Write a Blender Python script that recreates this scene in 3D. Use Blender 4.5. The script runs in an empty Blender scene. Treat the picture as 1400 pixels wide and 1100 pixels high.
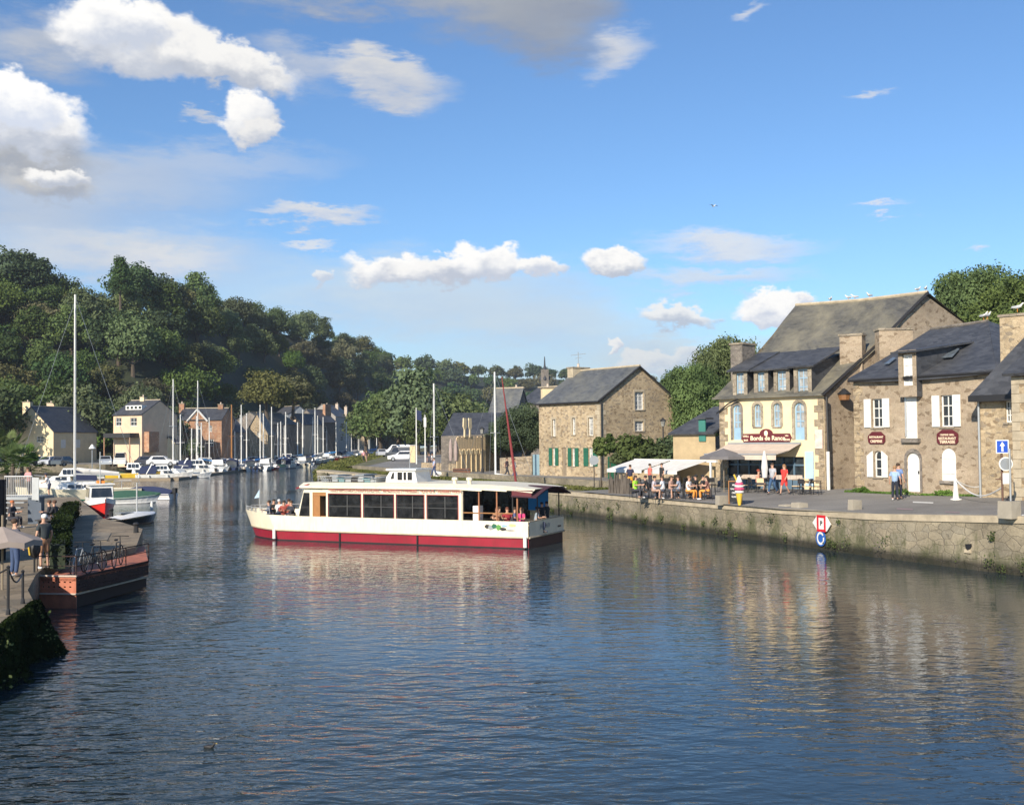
import bpy, math, random
from mathutils import Vector, Matrix
from mathutils.geometry import tessellate_polygon
import numpy as np
S = bpy.context.scene
COL = S.collection
RNG = random.Random(7)
PI = math.pi
# ------------------------------------------------------------------ camera
F = 1500.0
cd = bpy.data.cameras.new('camera'); cam = bpy.data.objects.new('camera', cd); COL.objects.link(cam)
cd.sensor_width = 36; cd.lens = 36 * F / 1400; cd.clip_end = 8000; cd.clip_start = .1
cam.rotation_euler = (Matrix.Rotation(PI / 2 + math.atan(48 / F), 4, 'X') @ Matrix.Rotation(-0.010, 4, 'Z')).to_euler()
cam.location = (0, 0, 5.2)
S.camera = cam
CM = cam.rotation_euler.to_matrix()

def ray(px, py):
    return CM @ Vector(((px - 700) / F, (550 - py) / F, -1))
def P(px, py, z=0.0):            # point of the horizontal plane z seen at that pixel of the photograph
    r = ray(px, py); t = (z - 5.2) / r.z
    return Vector((r.x * t, r.y * t, z))
def V(px, py, d):                # point at distance d (world y)
    r = ray(px, py); t = d / r.y
    return Vector((r.x * t, d, 5.2 + r.z * t))
def HZ(px): return 598 - .01 * (px - 700)

# ------------------------------------------------------------------ objects
ROOT = {}
def tag(o, label=None, cat=None, group=None, kind=None):
    if label: o['label'] = label
    if cat: o['category'] = cat
    if group: o['group'] = group
    if kind: o['kind'] = kind
    return o
def thing(name, label, cat, loc=(0, 0, 0), rz=0.0, group=None):
    o = bpy.data.objects.new(name, None); COL.objects.link(o)
    o.empty_display_size = .3
    o.location = loc; o.rotation_euler = (0, 0, rz)
    ROOT[o.name] = (Matrix.Translation(Vector(loc)) @ Matrix.Rotation(rz, 4, 'Z')).inverted()
    return tag(o, label, cat, group)
def inv(parent):
    while parent is not None:
        if parent.name in ROOT: return ROOT[parent.name]
        parent = parent.parent
    return None
def dup(o, parent=None):
    c = o.copy(); COL.objects.link(c)
    if parent is not None: c.parent = parent
    for ch in list(o.children): dup(ch, c)
    return c
def place(proto, used, loc, rz=0, label=None, group=None, scale=1.0, color=None, cat=None):
    o = proto if not used.get(proto.name) else dup(proto)
    used[proto.name] = True
    o.location = loc; o.rotation_euler = (0, 0, rz); o.scale = (scale,) * 3 if not isinstance(scale, tuple) else scale
    if label: o['label'] = label
    if group: o['group'] = group
    if cat: o['category'] = cat
    if color:
        def rec(q):
            q.color = color
            for k in q.children: rec(k)
        rec(o)
    return o
USED = {}

class MB:
    def __init__(s): s.v = []; s.f = []; s.m = []; s.k = 0
    def add(s, vs, fs, m=None):
        b = len(s.v); s.v += [tuple(p) for p in vs]
        for f in fs: s.f.append(tuple(b + i for i in f)); s.m.append(s.k if m is None else m)
    def face(s, *ps): s.add(ps, [tuple(range(len(ps)))])
    def box(s, c, d, rz=0, M=None):
        x, y, z = d[0] / 2, d[1] / 2, d[2] / 2
        vs = [Vector((i * x, j * y, k * z)) for k in (-1, 1) for j in (-1, 1) for i in (-1, 1)]
        R = M if M is not None else Matrix.Rotation(rz, 3, 'Z')
        vs = [R @ v + Vector(c) for v in vs]
        s.add(vs, [(0, 2, 3, 1), (4, 5, 7, 6), (0, 1, 5, 4), (2, 6, 7, 3), (0, 4, 6, 2), (1, 3, 7, 5)])
    def prism(s, poly, z0, z1):
        n = len(poly)
        zz0 = z0 if isinstance(z0, (list, tuple)) else [z0] * n
        zz1 = z1 if isinstance(z1, (list, tuple)) else [z1] * n
        vs = [(p[0], p[1], a) for p, a in zip(poly, zz0)] + [(p[0], p[1], a) for p, a in zip(poly, zz1)]
        s.add(vs, [tuple(range(n))[::-1], tuple(range(n, 2 * n))] + [(i, (i + 1) % n, n + (i + 1) % n, n + i) for i in range(n)])
    def slab(s, pts, th, nrm=None):          # polygon with thickness along its normal
        pts = [Vector(p) for p in pts]
        n = nrm if nrm is not None else (pts[1] - pts[0]).cross(pts[2] - pts[0]).normalized()
        q = [p - n * th for p in pts]; k = len(pts)
        s.add(pts + q, [tuple(range(k)), tuple(range(k, 2 * k))[::-1]] + [(i, k + i, k + (i + 1) % k, (i + 1) % k) for i in range(k)])
    def tube(s, path, r, n=6, cap=True):
        path = [Vector(p) for p in path]; k = len(path)
        rr = r if isinstance(r, (list, tuple)) else [r] * k
        vs = []; up = None
        for i, p in enumerate(path):
            d = (path[min(i + 1, k - 1)] - path[max(i - 1, 0)]).normalized()
            if up is None: up = Vector((0, 0, 1)) if abs(d.z) < .9 else Vector((1, 0, 0))
            a = d.cross(up).normalized(); b = a.cross(d).normalized(); up = b
            for j in range(n):
                t = 2 * PI * j / n
                vs.append(p + (a * math.cos(t) + b * math.sin(t)) * rr[i])
        fs = [(i * n + j, i * n + (j + 1) % n, (i + 1) * n + (j + 1) % n, (i + 1) * n + j) for i in range(k - 1) for j in range(n)]
        if cap: fs += [tuple(range(n))[::-1], tuple(range((k - 1) * n, k * n))]
        s.add(vs, fs)
    def ball(s, c, r, n=10, m=6):
        r = r if isinstance(r, (tuple, list)) else (r, r, r)
        vs = []; 
        for i in range(m + 1):
            th = PI * i / m
            for j in range(n):
                ph = 2 * PI * j / n
                vs.append((c[0] + r[0] * math.sin(th) * math.cos(ph), c[1] + r[1] * math.sin(th) * math.sin(ph), c[2] + r[2] * math.cos(th)))
        s.add(vs, [(i * n + j, (i + 1) * n + j, (i + 1) * n + (j + 1) % n, i * n + (j + 1) % n) for i in range(m) for j in range(n)])
    def lathe(s, c, prof, n=12):
        vs = [(c[0] + r * math.cos(2 * PI * j / n), c[1] + r * math.sin(2 * PI * j / n), c[2] + z) for r, z in prof for j in range(n)]
        s.add(vs, [(i * n + j, i * n + (j + 1) % n, (i + 1) * n + (j + 1) % n, (i + 1) * n + j) for i in range(len(prof) - 1) for j in range(n)])
    def build(s, name, mats, parent=None, smooth=False):
        I = inv(parent)
        v = s.v if I is None else [tuple(I @ Vector(p)) for p in s.v]
        me = bpy.data.meshes.new(name); me.from_pydata(v, [], s.f)
        if not isinstance(mats, (list, tuple)): mats = [mats]
        for m in mats: me.materials.append(m)
        me.polygons.foreach_set('material_index', s.m)
        if smooth: me.polygons.foreach_set('use_smooth', [True] * len(s.f))
        me.update()
        o = bpy.data.objects.new(name, me); COL.objects.link(o)
        if parent is not None: o.parent = parent
        return o

# ------------------------------------------------------------------ materials
def nt(name):
    m = bpy.data.materials.new(name); m.use_nodes = True
    n = m.node_tree; b = n.nodes['Principled BSDF']
    return m, n, b
def N(n, t, **k):
    x = n.nodes.new(t)
    for a, v in k.items():
        if a.startswith('i_'): x.inputs[a[2:].replace('_', ' ')].default_value = v
        elif a.startswith('n') and a[1:].isdigit(): x.inputs[int(a[1:])].default_value = v
        else: setattr(x, a, v)
    return x
def rgb(c): return (c[0], c[1], c[2], 1)
def ramp(n, stops, interp='LINEAR'):
    r = n.nodes.new('ShaderNodeValToRGB'); r.color_ramp.interpolation = interp
    e = r.color_ramp.elements
    while len(e) < len(stops): e.new(.5)
    for q, (p, c) in zip(e, stops): q.position = p; q.color = rgb(c) if len(c) == 3 else c
    return r
MATS = {}
def plain(name, c, rough=.6, metal=0, var=.18, scale=1.5, bump=0, objcol=False, coat=0, dirt=0):
    if name in MATS: return MATS[name]
    m, n, b = nt(name); L = n.links.new
    tc = N(n, 'ShaderNodeTexCoord'); no = N(n, 'ShaderNodeTexNoise', i_Scale=scale, i_Detail=6.0, i_Roughness=.65)
    L(tc.outputs['Object'], no.inputs['Vector'])
    mr = N(n, 'ShaderNodeMapRange', n1=.25, n2=.75, n3=1 - var, n4=1 + var * .6); L(no.outputs['Fac'], mr.inputs[0])
    mx = N(n, 'ShaderNodeMix', data_type='RGBA', blend_type='MULTIPLY', n0=1.0)
    if objcol:
        oi = N(n, 'ShaderNodeObjectInfo'); L(oi.outputs['Color'], mx.inputs[6])
    else: mx.inputs[6].default_value = rgb(c)
    L(mr.outputs[0], mx.inputs[7])
    out_ = mx.outputs[2]
    if dirt:
        g_ = N(n, 'ShaderNodeNewGeometry'); mp = N(n, 'ShaderNodeMapping'); mp.inputs['Scale'].default_value = (5, 5, .7); L(g_.outputs['Position'], mp.inputs[0])
        n2 = N(n, 'ShaderNodeTexNoise', i_Scale=1.6, i_Detail=7.0, i_Roughness=.7); L(mp.outputs[0], n2.inputs[0]); r2 = N(n, 'ShaderNodeMapRange', n1=.48, n2=.78, n3=0.0, n4=dirt); L(n2.outputs[0], r2.inputs[0])
        m2 = N(n, 'ShaderNodeMix', data_type='RGBA'); L(r2.outputs[0], m2.inputs[0]); L(out_, m2.inputs[6]); m2.inputs[7].default_value = (c[0] * .5 + .03, c[1] * .42 + .03, c[2] * .32 + .02, 1); out_ = m2.outputs[2]
    L(out_, b.inputs['Base Color'])
    b.inputs['Roughness'].default_value = rough; b.inputs['Metallic'].default_value = metal
    if coat: b.inputs['Coat Weight'].default_value = coat
    if bump:
        bp = N(n, 'ShaderNodeBump', i_Strength=bump, i_Distance=.02); L(no.outputs['Fac'], bp.inputs['Height']); L(bp.outputs[0], b.inputs['Normal'])
    MATS[name] = m; return m

def stone(name, cols, mortar, sc=2.6, flat=1.7, mw=.035, stain=.35, bump=.5, moss=None, lo=0):
    m, n, b = nt(name); L = n.links.new
    tc = N(n, 'ShaderNodeTexCoord'); ge = N(n, 'ShaderNodeNewGeometry')
    mp = N(n, 'ShaderNodeMapping'); mp.inputs['Scale'].default_value = (sc, sc, sc * flat)
    nd = N(n, 'ShaderNodeTexNoise', i_Scale=3.0, i_Detail=3.0); L(ge.outputs['Position'], nd.inputs['Vector'])
    ms = N(n, 'ShaderNodeVectorMath', operation='MULTIPLY_ADD'); L(nd.outputs['Color'], ms.inputs[0]); ms.inputs[1].default_value = (.18,) * 3
    L(ge.outputs['Position'], ms.inputs[2]); L(ms.outputs[0], mp.inputs['Vector'])
    v1 = N(n, 'ShaderNodeTexVoronoi', i_Scale=1.0, i_Randomness=.85); L(mp.outputs[0], v1.inputs['Vector'])
    v2 = N(n, 'ShaderNodeTexVoronoi', feature='DISTANCE_TO_EDGE', i_Scale=1.0, i_Randomness=.85); L(mp.outputs[0], v2.inputs['Vector'])
    sp = N(n, 'ShaderNodeSeparateColor'); L(v1.outputs['Color'], sp.inputs[0])
    k = len(cols); cr = ramp(n, [((i + .5) / k, c) for i, c in enumerate(cols)]); L(sp.outputs[0], cr.inputs[0])
    n2 = N(n, 'ShaderNodeTexNoise', i_Scale=14.0, i_Detail=6.0, i_Roughness=.7); L(ge.outputs['Position'], n2.inputs['Vector'])
    n3 = N(n, 'ShaderNodeTexNoise', i_Scale=.35, i_Detail=5.0, i_Roughness=.6); L(ge.outputs['Position'], n3.inputs['Vector'])
    e = N(n, 'ShaderNodeMapRange', n1=mw * .4, n2=mw * 1.6); L(v2.outputs['Distance'], e.inputs[0])
    mx = N(n, 'ShaderNodeMix', data_type='RGBA'); L(e.outputs[0], mx.inputs[0]); mx.inputs[6].default_value = rgb(mortar); L(cr.outputs[0], mx.inputs[7])
    r2 = N(n, 'ShaderNodeMapRange', n1=.3, n2=.7, n3=.72, n4=1.18); L(n2.outputs[0], r2.inputs[0])
    r3 = N(n, 'ShaderNodeMapRange', n1=.35, n2=.65, n3=1 - stain, n4=1.1); L(n3.outputs[0], r3.inputs[0])
    mm = N(n, 'ShaderNodeMath', operation='MULTIPLY'); L(r2.outputs[0], mm.inputs[0]); L(r3.outputs[0], mm.inputs[1])
    m2 = N(n, 'ShaderNodeMix', data_type='RGBA', blend_type='MULTIPLY', n0=1.0); L(mx.outputs[2], m2.inputs[6]); L(mm.outputs[0], m2.inputs[7])
    out = m2.outputs[2]
    if moss:
        n4 = N(n, 'ShaderNodeTexNoise', i_Scale=.9, i_Detail=7.0, i_Roughness=.75); 
        mp2 = N(n, 'ShaderNodeMapping'); mp2.inputs['Scale'].default_value = (1, 1, .5); L(ge.outputs['Position'], mp2.inputs[0]); L(mp2.outputs[0], n4.inputs['Vector'])
        sx = N(n, 'ShaderNodeSeparateXYZ'); L(ge.outputs['Position'], sx.inputs[0])
        hz = N(n, 'ShaderNodeMapRange', n1=0.0, n2=1.6, n3=.16, n4=-.06); L(sx.outputs[2], hz.inputs[0])
        ad = N(n, 'ShaderNodeMath', operation='ADD'); L(n4.outputs[0], ad.inputs[0]); L(hz.outputs[0], ad.inputs[1])
        mr = N(n, 'ShaderNodeMapRange', n1=.53, n2=.68, n3=0.0, n4=.85); L(ad.outputs[0], mr.inputs[0])
        m3 = N(n, 'ShaderNodeMix', data_type='RGBA'); L(mr.outputs[0], m3.inputs[0]); L(out, m3.inputs[6]); m3.inputs[7].default_value = rgb(moss)
        wl = N(n, 'ShaderNodeMapRange', n1=.06, n2=.34, n3=.20, n4=1.0)
        a2 = N(n, 'ShaderNodeMath', operation='MULTIPLY_ADD', n1=.25); L(n2.outputs[0], a2.inputs[0]); a2.inputs[1].default_value = -.3; L(sx.outputs[2], a2.inputs[2]); L(a2.outputs[0], wl.inputs[0])
        m4 = N(n, 'ShaderNodeMix', data_type='RGBA', blend_type='MULTIPLY', n0=1.0); L(m3.outputs[2], m4.inputs[6]); L(wl.outputs[0], m4.inputs[7]); out = m4.outputs[2]
    L(out, b.inputs['Base Color']); b.inputs['Roughness'].default_value = .9
    ad = N(n, 'ShaderNodeMath', operation='MULTIPLY_ADD'); L(n2.outputs[0], ad.inputs[0]); ad.inputs[1].default_value = .5; L(e.outputs[0], ad.inputs[2])
    bp = N(n, 'ShaderNodeBump', i_Strength=bump, i_Distance=.04); L(ad.outputs[0], bp.inputs['Height']); L(bp.outputs[0], b.inputs['Normal'])
    MATS[name] = m; return m

def slate(name, c1, c2, lichen=None, rows=3.2, stair=0):
    m, n, b = nt(name); L = n.links.new
    ge = N(n, 'ShaderNodeNewGeometry'); sx = N(n, 'ShaderNodeSeparateXYZ'); L(ge.outputs['Position'], sx.inputs[0])
    mp = N(n, 'ShaderNodeMapping'); mp.inputs['Scale'].default_value = (2.8, 2.8, 6.5); L(ge.outputs['Position'], mp.inputs[0])
    v = N(n, 'ShaderNodeTexVoronoi', i_Scale=1.0, i_Randomness=.5); L(mp.outputs[0], v.inputs['Vector'])
    sp = N(n, 'ShaderNodeSeparateColor'); L(v.outputs['Color'], sp.inputs[0])
    no = N(n, 'ShaderNodeTexNoise', i_Scale=.5, i_Detail=7.0, i_Roughness=.7)
    m2 = N(n, 'ShaderNodeMapping'); m2.inputs['Scale'].default_value = (1, 1, .45); L(ge.outputs['Position'], m2.inputs[0]); L(m2.outputs[0], no.inputs['Vector'])
    a = N(n, 'ShaderNodeMath', operation='MULTIPLY_ADD'); L(sp.outputs[0], a.inputs[0]); a.inputs[1].default_value = .35; L(no.outputs[0], a.inputs[2])
    cr = ramp(n, [(.4, c1), (.95, c2)]); L(a.outputs[0], cr.inputs[0]); out = cr.outputs[0]
    if lichen:
        n3 = N(n, 'ShaderNodeTexNoise', i_Scale=.4, i_Detail=8.0, i_Roughness=.72, i_Distortion=.4)
        m3 = N(n, 'ShaderNodeMapping'); m3.inputs['Scale'].default_value = (1.0, .8, .35); L(ge.outputs['Position'], m3.inputs[0]); L(m3.outputs[0], n3.inputs['Vector'])
        mr = N(n, 'ShaderNodeMapRange', n1=.42, n2=.72, n3=0.0, n4=.9); L(n3.outputs[0], mr.inputs[0])
        mx = N(n, 'ShaderNodeMix', data_type='RGBA'); L(mr.outputs[0], mx.inputs[0]); L(out, mx.inputs[6]); mx.inputs[7].default_value = rgb(lichen); out = mx.outputs[2]
    L(out, b.inputs['Base Color']); b.inputs['Roughness'].default_value = .55
    w = N(n, 'ShaderNodeMath', operation='MULTIPLY', n1=rows * 2); L(sx.outputs[2], w.inputs[0])
    fr = N(n, 'ShaderNodeMath', operation='FRACT'); L(w.outputs[0], fr.inputs[0])
    bp = N(n, 'ShaderNodeBump', i_Strength=.5, i_Distance=.02); 
    ad = N(n, 'ShaderNodeMath', operation='MULTIPLY_ADD', n1=.6); L(sp.outputs[1], ad.inputs[0]); L(fr.outputs[0], ad.inputs[2]); L(ad.outputs[0], bp.inputs['Height']); L(bp.outputs[0], b.inputs['Normal'])
    MATS[name] = m; return m

def leafmat(name, c1, c2, trans=.25, objvar=True, sc=.35):
    m = bpy.data.materials.new(name); m.use_nodes = True; n = m.node_tree; L = n.links.new
    n.nodes.clear(); out = N(n, 'ShaderNodeOutputMaterial')
    ge = N(n, 'ShaderNodeNewGeometry'); oi = N(n, 'ShaderNodeObjectInfo')
    no = N(n, 'ShaderNodeTexNoise', i_Scale=sc, i_Detail=4.0); L(ge.outputs['Position'], no.inputs['Vector'])
    wn = N(n, 'ShaderNodeTexWhiteNoise', noise_dimensions='3D')
    sn = N(n, 'ShaderNodeVectorMath', operation='SNAP'); L(ge.outputs['Position'], sn.inputs[0]); sn.inputs[1].default_value = (.6,) * 3; L(sn.outputs[0], wn.inputs['Vector'])
    a = N(n, 'ShaderNodeMath', operation='MULTIPLY_ADD'); L(wn.outputs[0], a.inputs[0]); a.inputs[1].default_value = .3; L(no.outputs[0], a.inputs[2])
    cr = ramp(n, [(.35, c1), (.9, c2)]); L(a.outputs[0], cr.inputs[0])
    col = cr.outputs[0]
    hs = N(n, 'ShaderNodeHueSaturation'); L(col, hs.inputs['Color'])
    mr = N(n, 'ShaderNodeMapRange', n3=.475, n4=.515); L(oi.outputs['Random'], mr.inputs[0]); L(mr.outputs[0], hs.inputs['Hue'])
    f = N(n, 'ShaderNodeMath', operation='MULTIPLY', n1=7.31); L(oi.outputs['Random'], f.inputs[0]); f2 = N(n, 'ShaderNodeMath', operation='FRACT'); L(f.outputs[0], f2.inputs[0])
    m2 = N(n, 'ShaderNodeMapRange', n3=.75, n4=1.35); L(f2.outputs[0], m2.inputs[0]); L(m2.outputs[0], hs.inputs['Value'])
    f3 = N(n, 'ShaderNodeMath', operation='MULTIPLY', n1=3.17); L(oi.outputs['Random'], f3.inputs[0]); f4 = N(n, 'ShaderNodeMath', operation='FRACT'); L(f3.outputs[0], f4.inputs[0])
    m4 = N(n, 'ShaderNodeMapRange', n3=.7, n4=1.1); L(f4.outputs[0], m4.inputs[0]); L(m4.outputs[0], hs.inputs['Saturation'])
    if objvar: col = hs.outputs[0]
    d = N(n, 'ShaderNodeBsdfDiffuse'); t = N(n, 'ShaderNodeBsdfTranslucent'); g = N(n, 'ShaderNodeMixShader', n0=trans)
    mc = N(n, 'ShaderNodeMix', data_type='RGBA', blend_type='MULTIPLY', n0=1.0); mc.inputs[7].default_value = (1.1, 1.2, .5, 1); L(col, mc.inputs[6])
    L(col, d.inputs[0]); L(mc.outputs[2], t.inputs[0]); L(d.outputs[0], g.inputs[1]); L(t.outputs[0], g.inputs[2]); L(g.outputs[0], out.inputs[0])
    MATS[name] = m; return m

def glass(name, c=(.02, .025, .03), rough=.06, spec=.5):
    if name in MATS: return MATS[name]
    m, n, b = nt(name); L = n.links.new
    ge = N(n, 'ShaderNodeNewGeometry'); no = N(n, 'ShaderNodeTexNoise', i_Scale=2.5, i_Detail=3.0); L(ge.outputs['Position'], no.inputs[0])
    cr = ramp(n, [(.4, c), (.62, tuple(min(1, x * 1.7 + .006) for x in c))]); L(no.outputs[0], cr.inputs[0]); L(cr.outputs[0], b.inputs['Base Color'])
    b.inputs['Roughness'].default_value = rough; b.inputs['Specular IOR Level'].default_value = spec
    bp = N(n, 'ShaderNodeBump', i_Strength=.06, i_Distance=.02); n2 = N(n, 'ShaderNodeTexNoise', i_Scale=1.2); L(ge.outputs['Position'], n2.inputs[0]); L(n2.outputs[0], bp.inputs['Height']); L(bp.outputs[0], b.inputs['Normal'])
    MATS[name] = m; return m

RUB = stone('rubble_stone', [(.20, .155, .10), (.35, .27, .18), (.44, .35, .235), (.30, .235, .155), (.40, .32, .215), (.27, .22, .165)], (.38, .305, .21), sc=3.6, stain=.3, mw=.03)
RUB2 = stone('ochre_stone', [(.26, .19, .115), (.45, .345, .21), (.52, .41, .26), (.40, .305, .19), (.48, .375, .24), (.28, .225, .16)], (.50, .40, .26), sc=3.8, stain=.22, mw=.03)
RUBS = stone('smooth_rubble', [(.23, .17, .11), (.385, .305, .21), (.42, .335, .235), (.39, .31, .22), (.355, .275, .19), (.41, .325, .23)], (.40, .32, .225), sc=3.2, stain=.25, mw=.03, bump=.3)
QUAY = stone('quay_stone', [(.27, .23, .16), (.32, .27, .185), (.34, .29, .20), (.29, .25, .175), (.27, .235, .17)], (.235, .20, .14), sc=1.7, flat=1.8, stain=.4, mw=.03, moss=(.075, .08, .032), bump=.5)
ASH = stone('ashlar', [(.34, .29, .21), (.40, .34, .25), (.30, .25, .19)], (.26, .22, .16), sc=1.6, stain=.3)
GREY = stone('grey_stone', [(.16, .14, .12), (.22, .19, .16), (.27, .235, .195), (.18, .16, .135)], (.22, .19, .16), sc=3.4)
BRK = stone('red_brick', [(.40, .19, .10), (.47, .25, .14), (.36, .20, .13), (.50, .31, .19)], (.42, .30, .21), sc=3.0)
SLATE = slate('slate', (.035, .037, .042), (.085, .088, .095))
SLATEL = slate('lichen_slate', (.055, .055, .052), (.12, .115, .10), lichen=(.25, .225, .155))
SLATEM = slate('mossy_slate', (.06, .065, .07), (.13, .135, .135), lichen=(.19, .185, .15))
def render_mat(name, c, var=.15): return plain(name, c, .85, var=var, scale=.9, bump=.3)
CREAM = render_mat('cream_render', (.74, .60, .37)); CREAM2 = render_mat('beige_render', (.68, .50, .34)); GREYSH = render_mat('shade_grey_render', (.25, .24, .23))
OCHR = render_mat('ochre_render', (.46, .35, .20), .3)
WHITE = plain('white_paint', (.76, .75, .70), .55, var=.12, dirt=.3); WHITEG = plain('white_gelcoat', (.80, .79, .75), .25, var=.08, coat=.3)
BOATC = plain('hull_paint', (1, 1, 1), .3, var=.12, objcol=True, coat=.3)
CAR = plain('car_paint', (1, 1, 1), .3, var=.05, objcol=True, coat=.6)
CLOTH = plain('cloth', (1, 1, 1), .9, var=.25, scale=9, objcol=True)
SKIN = plain('skin', (.52, .30, .20), .6, var=.1, scale=6); HAIR = plain('hair', (1, 1, 1), .8, objcol=True, scale=30)
DARK = plain('dark_metal', (.025, .024, .024), .5); BLACK = plain('black_rubber', (.012, .012, .013), .7)
GREYM = plain('grey_metal', (.32, .34, .35), .45, metal=.3); ALU = plain('aluminium', (.62, .62, .60), .4, metal=.4)
WOOD = plain('varnished_wood', (.36, .17, .06), .4, scale=5); WOODG = plain('weathered_wood', (.24, .19, .13), .8, scale=4); WOODC = plain('pale_timber', (.72, .54, .32), .8, scale=3)
MAROON = plain('maroon_paint', (.12, .018, .022), .45); REDP = plain('red_paint', (.29, .014, .030), .4, var=.25, scale=.8, dirt=.6); CREAMP = plain('cream_paint', (.80, .72, .54), .45, var=.12, dirt=.35)
GREENP = plain('green_paint', (.02, .12, .07), .5); BLUEP = plain('pale_blue_paint', (.28, .43, .56), .5); SBLUE = plain('sign_blue', (.02, .08, .45), .4)
NAVY = plain('navy_canvas', (.02, .03, .08), .85); TARPG = plain('green_tarp', (.035, .10, .065), .8, scale=3, bump=.5); BLUET = plain('blue_tarp', (.02, .24, .62), .7)
CANV = plain('beige_canvas', (.55, .45, .36), .9, scale=2); CANW = plain('white_canvas', (.66, .64, .60), .9, scale=2); CANG = plain('grey_canvas', (.16, .15, .15), .9)
RUST = plain('rusty_red_steel', (.44, .15, .085), .75, var=.45, scale=2.5, bump=.3); RUSTSH = plain('shade_dark_rust', (.04, .018, .014), .8, var=.4, scale=3)  # dark rust: platform side's shade put into the colour; railing shares it
CONC = plain('concrete', (.36, .32, .25), .9, var=.3, scale=1.2, bump=.4); PALE = plain('pale_stone', (.44, .37, .26), .9, var=.35, scale=2, bump=.5)
GLASS = glass('window_glass'); GLASSB = glass('boat_window', (.012, .013, .014), .03, .9); CURT = glass('curtained_glass', (.25, .25, .24), .15)
ORANGE = plain('orange_plastic', (.75, .25, .03), .5); PINK = plain('pink_paint', (.65, .09, .20), .5); YEL = plain('yellow_paint', (.75, .50, .06), .4)
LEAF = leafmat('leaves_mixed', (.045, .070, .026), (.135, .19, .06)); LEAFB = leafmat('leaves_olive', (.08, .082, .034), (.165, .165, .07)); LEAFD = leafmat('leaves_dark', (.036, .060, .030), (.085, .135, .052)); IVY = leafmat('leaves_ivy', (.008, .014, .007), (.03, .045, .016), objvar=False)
LEAFL = leafmat('leaves_light', (.05, .085, .022), (.13, .19, .055)); GRASSM = leafmat('grass_blades', (.07, .09, .025), (.17, .17, .06), objvar=False); BARK = plain('bark', (.09, .07, .05), .95, scale=4, bump=.5)

# ------------------------------------------------------------------ facades
class Fac:
    def __init__(s, p0, p1):
        s.p = Vector((p0[0], p0[1])); q = Vector((p1[0], p1[1])); s.w = (q - s.p).length
        s.u = (q - s.p).normalized(); s.n = Vector((s.u.y, -s.u.x))
    def sz(s, px, py):
        r = ray(px, py); o = s.p
        # camera at (0,0): t*r = p + u*k
        det = r.x * (-s.u.y) - r.y * (-s.u.x)
        t = (o.x * (-s.u.y) - o.y * (-s.u.x)) / det
        k = (r.x * o.y - r.y * o.x) / -det
        k = (Vector((r.x * t, r.y * t)) - o).dot(s.u)
        return k, 5.2 + r.z * t
    def pt(s, a, z, o=0.0):
        q = s.p + s.u * a + s.n * o
        return Vector((q.x, q.y, z))
    def rz(s): return math.atan2(s.u.y, s.u.x)
    def rect(s, px0, py0, px1, py1):
        xm = (px0 + px1) / 2; ym = (py0 + py1) / 2
        return s.sz(px0, ym)[0], s.sz(px1, ym)[0], s.sz(xm, py1)[1], s.sz(xm, py0)[1]   # s0,s1,z0,z1
def outline(s0, s1, z0, z1, arch=0):
    if not arch: return [(s0, z0), (s1, z0), (s1, z1), (s0, z1)]
    r = (s1 - s0) / 2; c = (s0 + s1) / 2; h = min(r * (1 if arch == 1 else arch), (z1 - z0) * .6); zc = z1 - h
    return [(s0, z0), (s1, z0)] + [(c + r * math.cos(PI * i / 8), zc + h * math.sin(PI * i / 8)) for i in range(9)]
def wallpoly(mb, fac, outer, holes=(), rev=.22, o=0.0):
    loops = [outer] + list(holes)
    flat = [p for l in loops for p in l]
    tris = tessellate_polygon([[Vector((a, b, 0)) for a, b in l] for l in loops])
    b = [fac.pt(a, z, o) for a, z in flat]
    fs = []
    for t in tris:
        A, B, C = (flat[i] for i in t)
        cr = (B[0] - A[0]) * (C[1] - A[1]) - (B[1] - A[1]) * (C[0] - A[0])
        if abs(cr) > 1e-9: fs.append(tuple(t) if cr > 0 else tuple(t)[::-1])
    mb.add(b, fs)
    for h in holes:
        k = len(h)
        for i in range(k):
            p, q = h[i], h[(i + 1) % k]
            mb.face(fac.pt(p[0], p[1], o), fac.pt(p[0], p[1], o - rev), fac.pt(q[0], q[1], o - rev), fac.pt(q[0], q[1], o))
def plate(mb, fac, poly, o0, o1):
    k = len(poly)
    vs = [fac.pt(a, z, o0) for a, z in poly] + [fac.pt(a, z, o1) for a, z in poly]
    mb.add(vs, [tuple(range(k))[::-1], tuple(range(k, 2 * k))] + [(i, (i + 1) % k, k + (i + 1) % k, k + i) for i in range(k)])
def fbox(mb, fac, s0, s1, z0, z1, o0, o1): plate(mb, fac, [(s0, z0), (s1, z0), (s1, z1), (s0, z1)], o0, o1)
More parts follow.
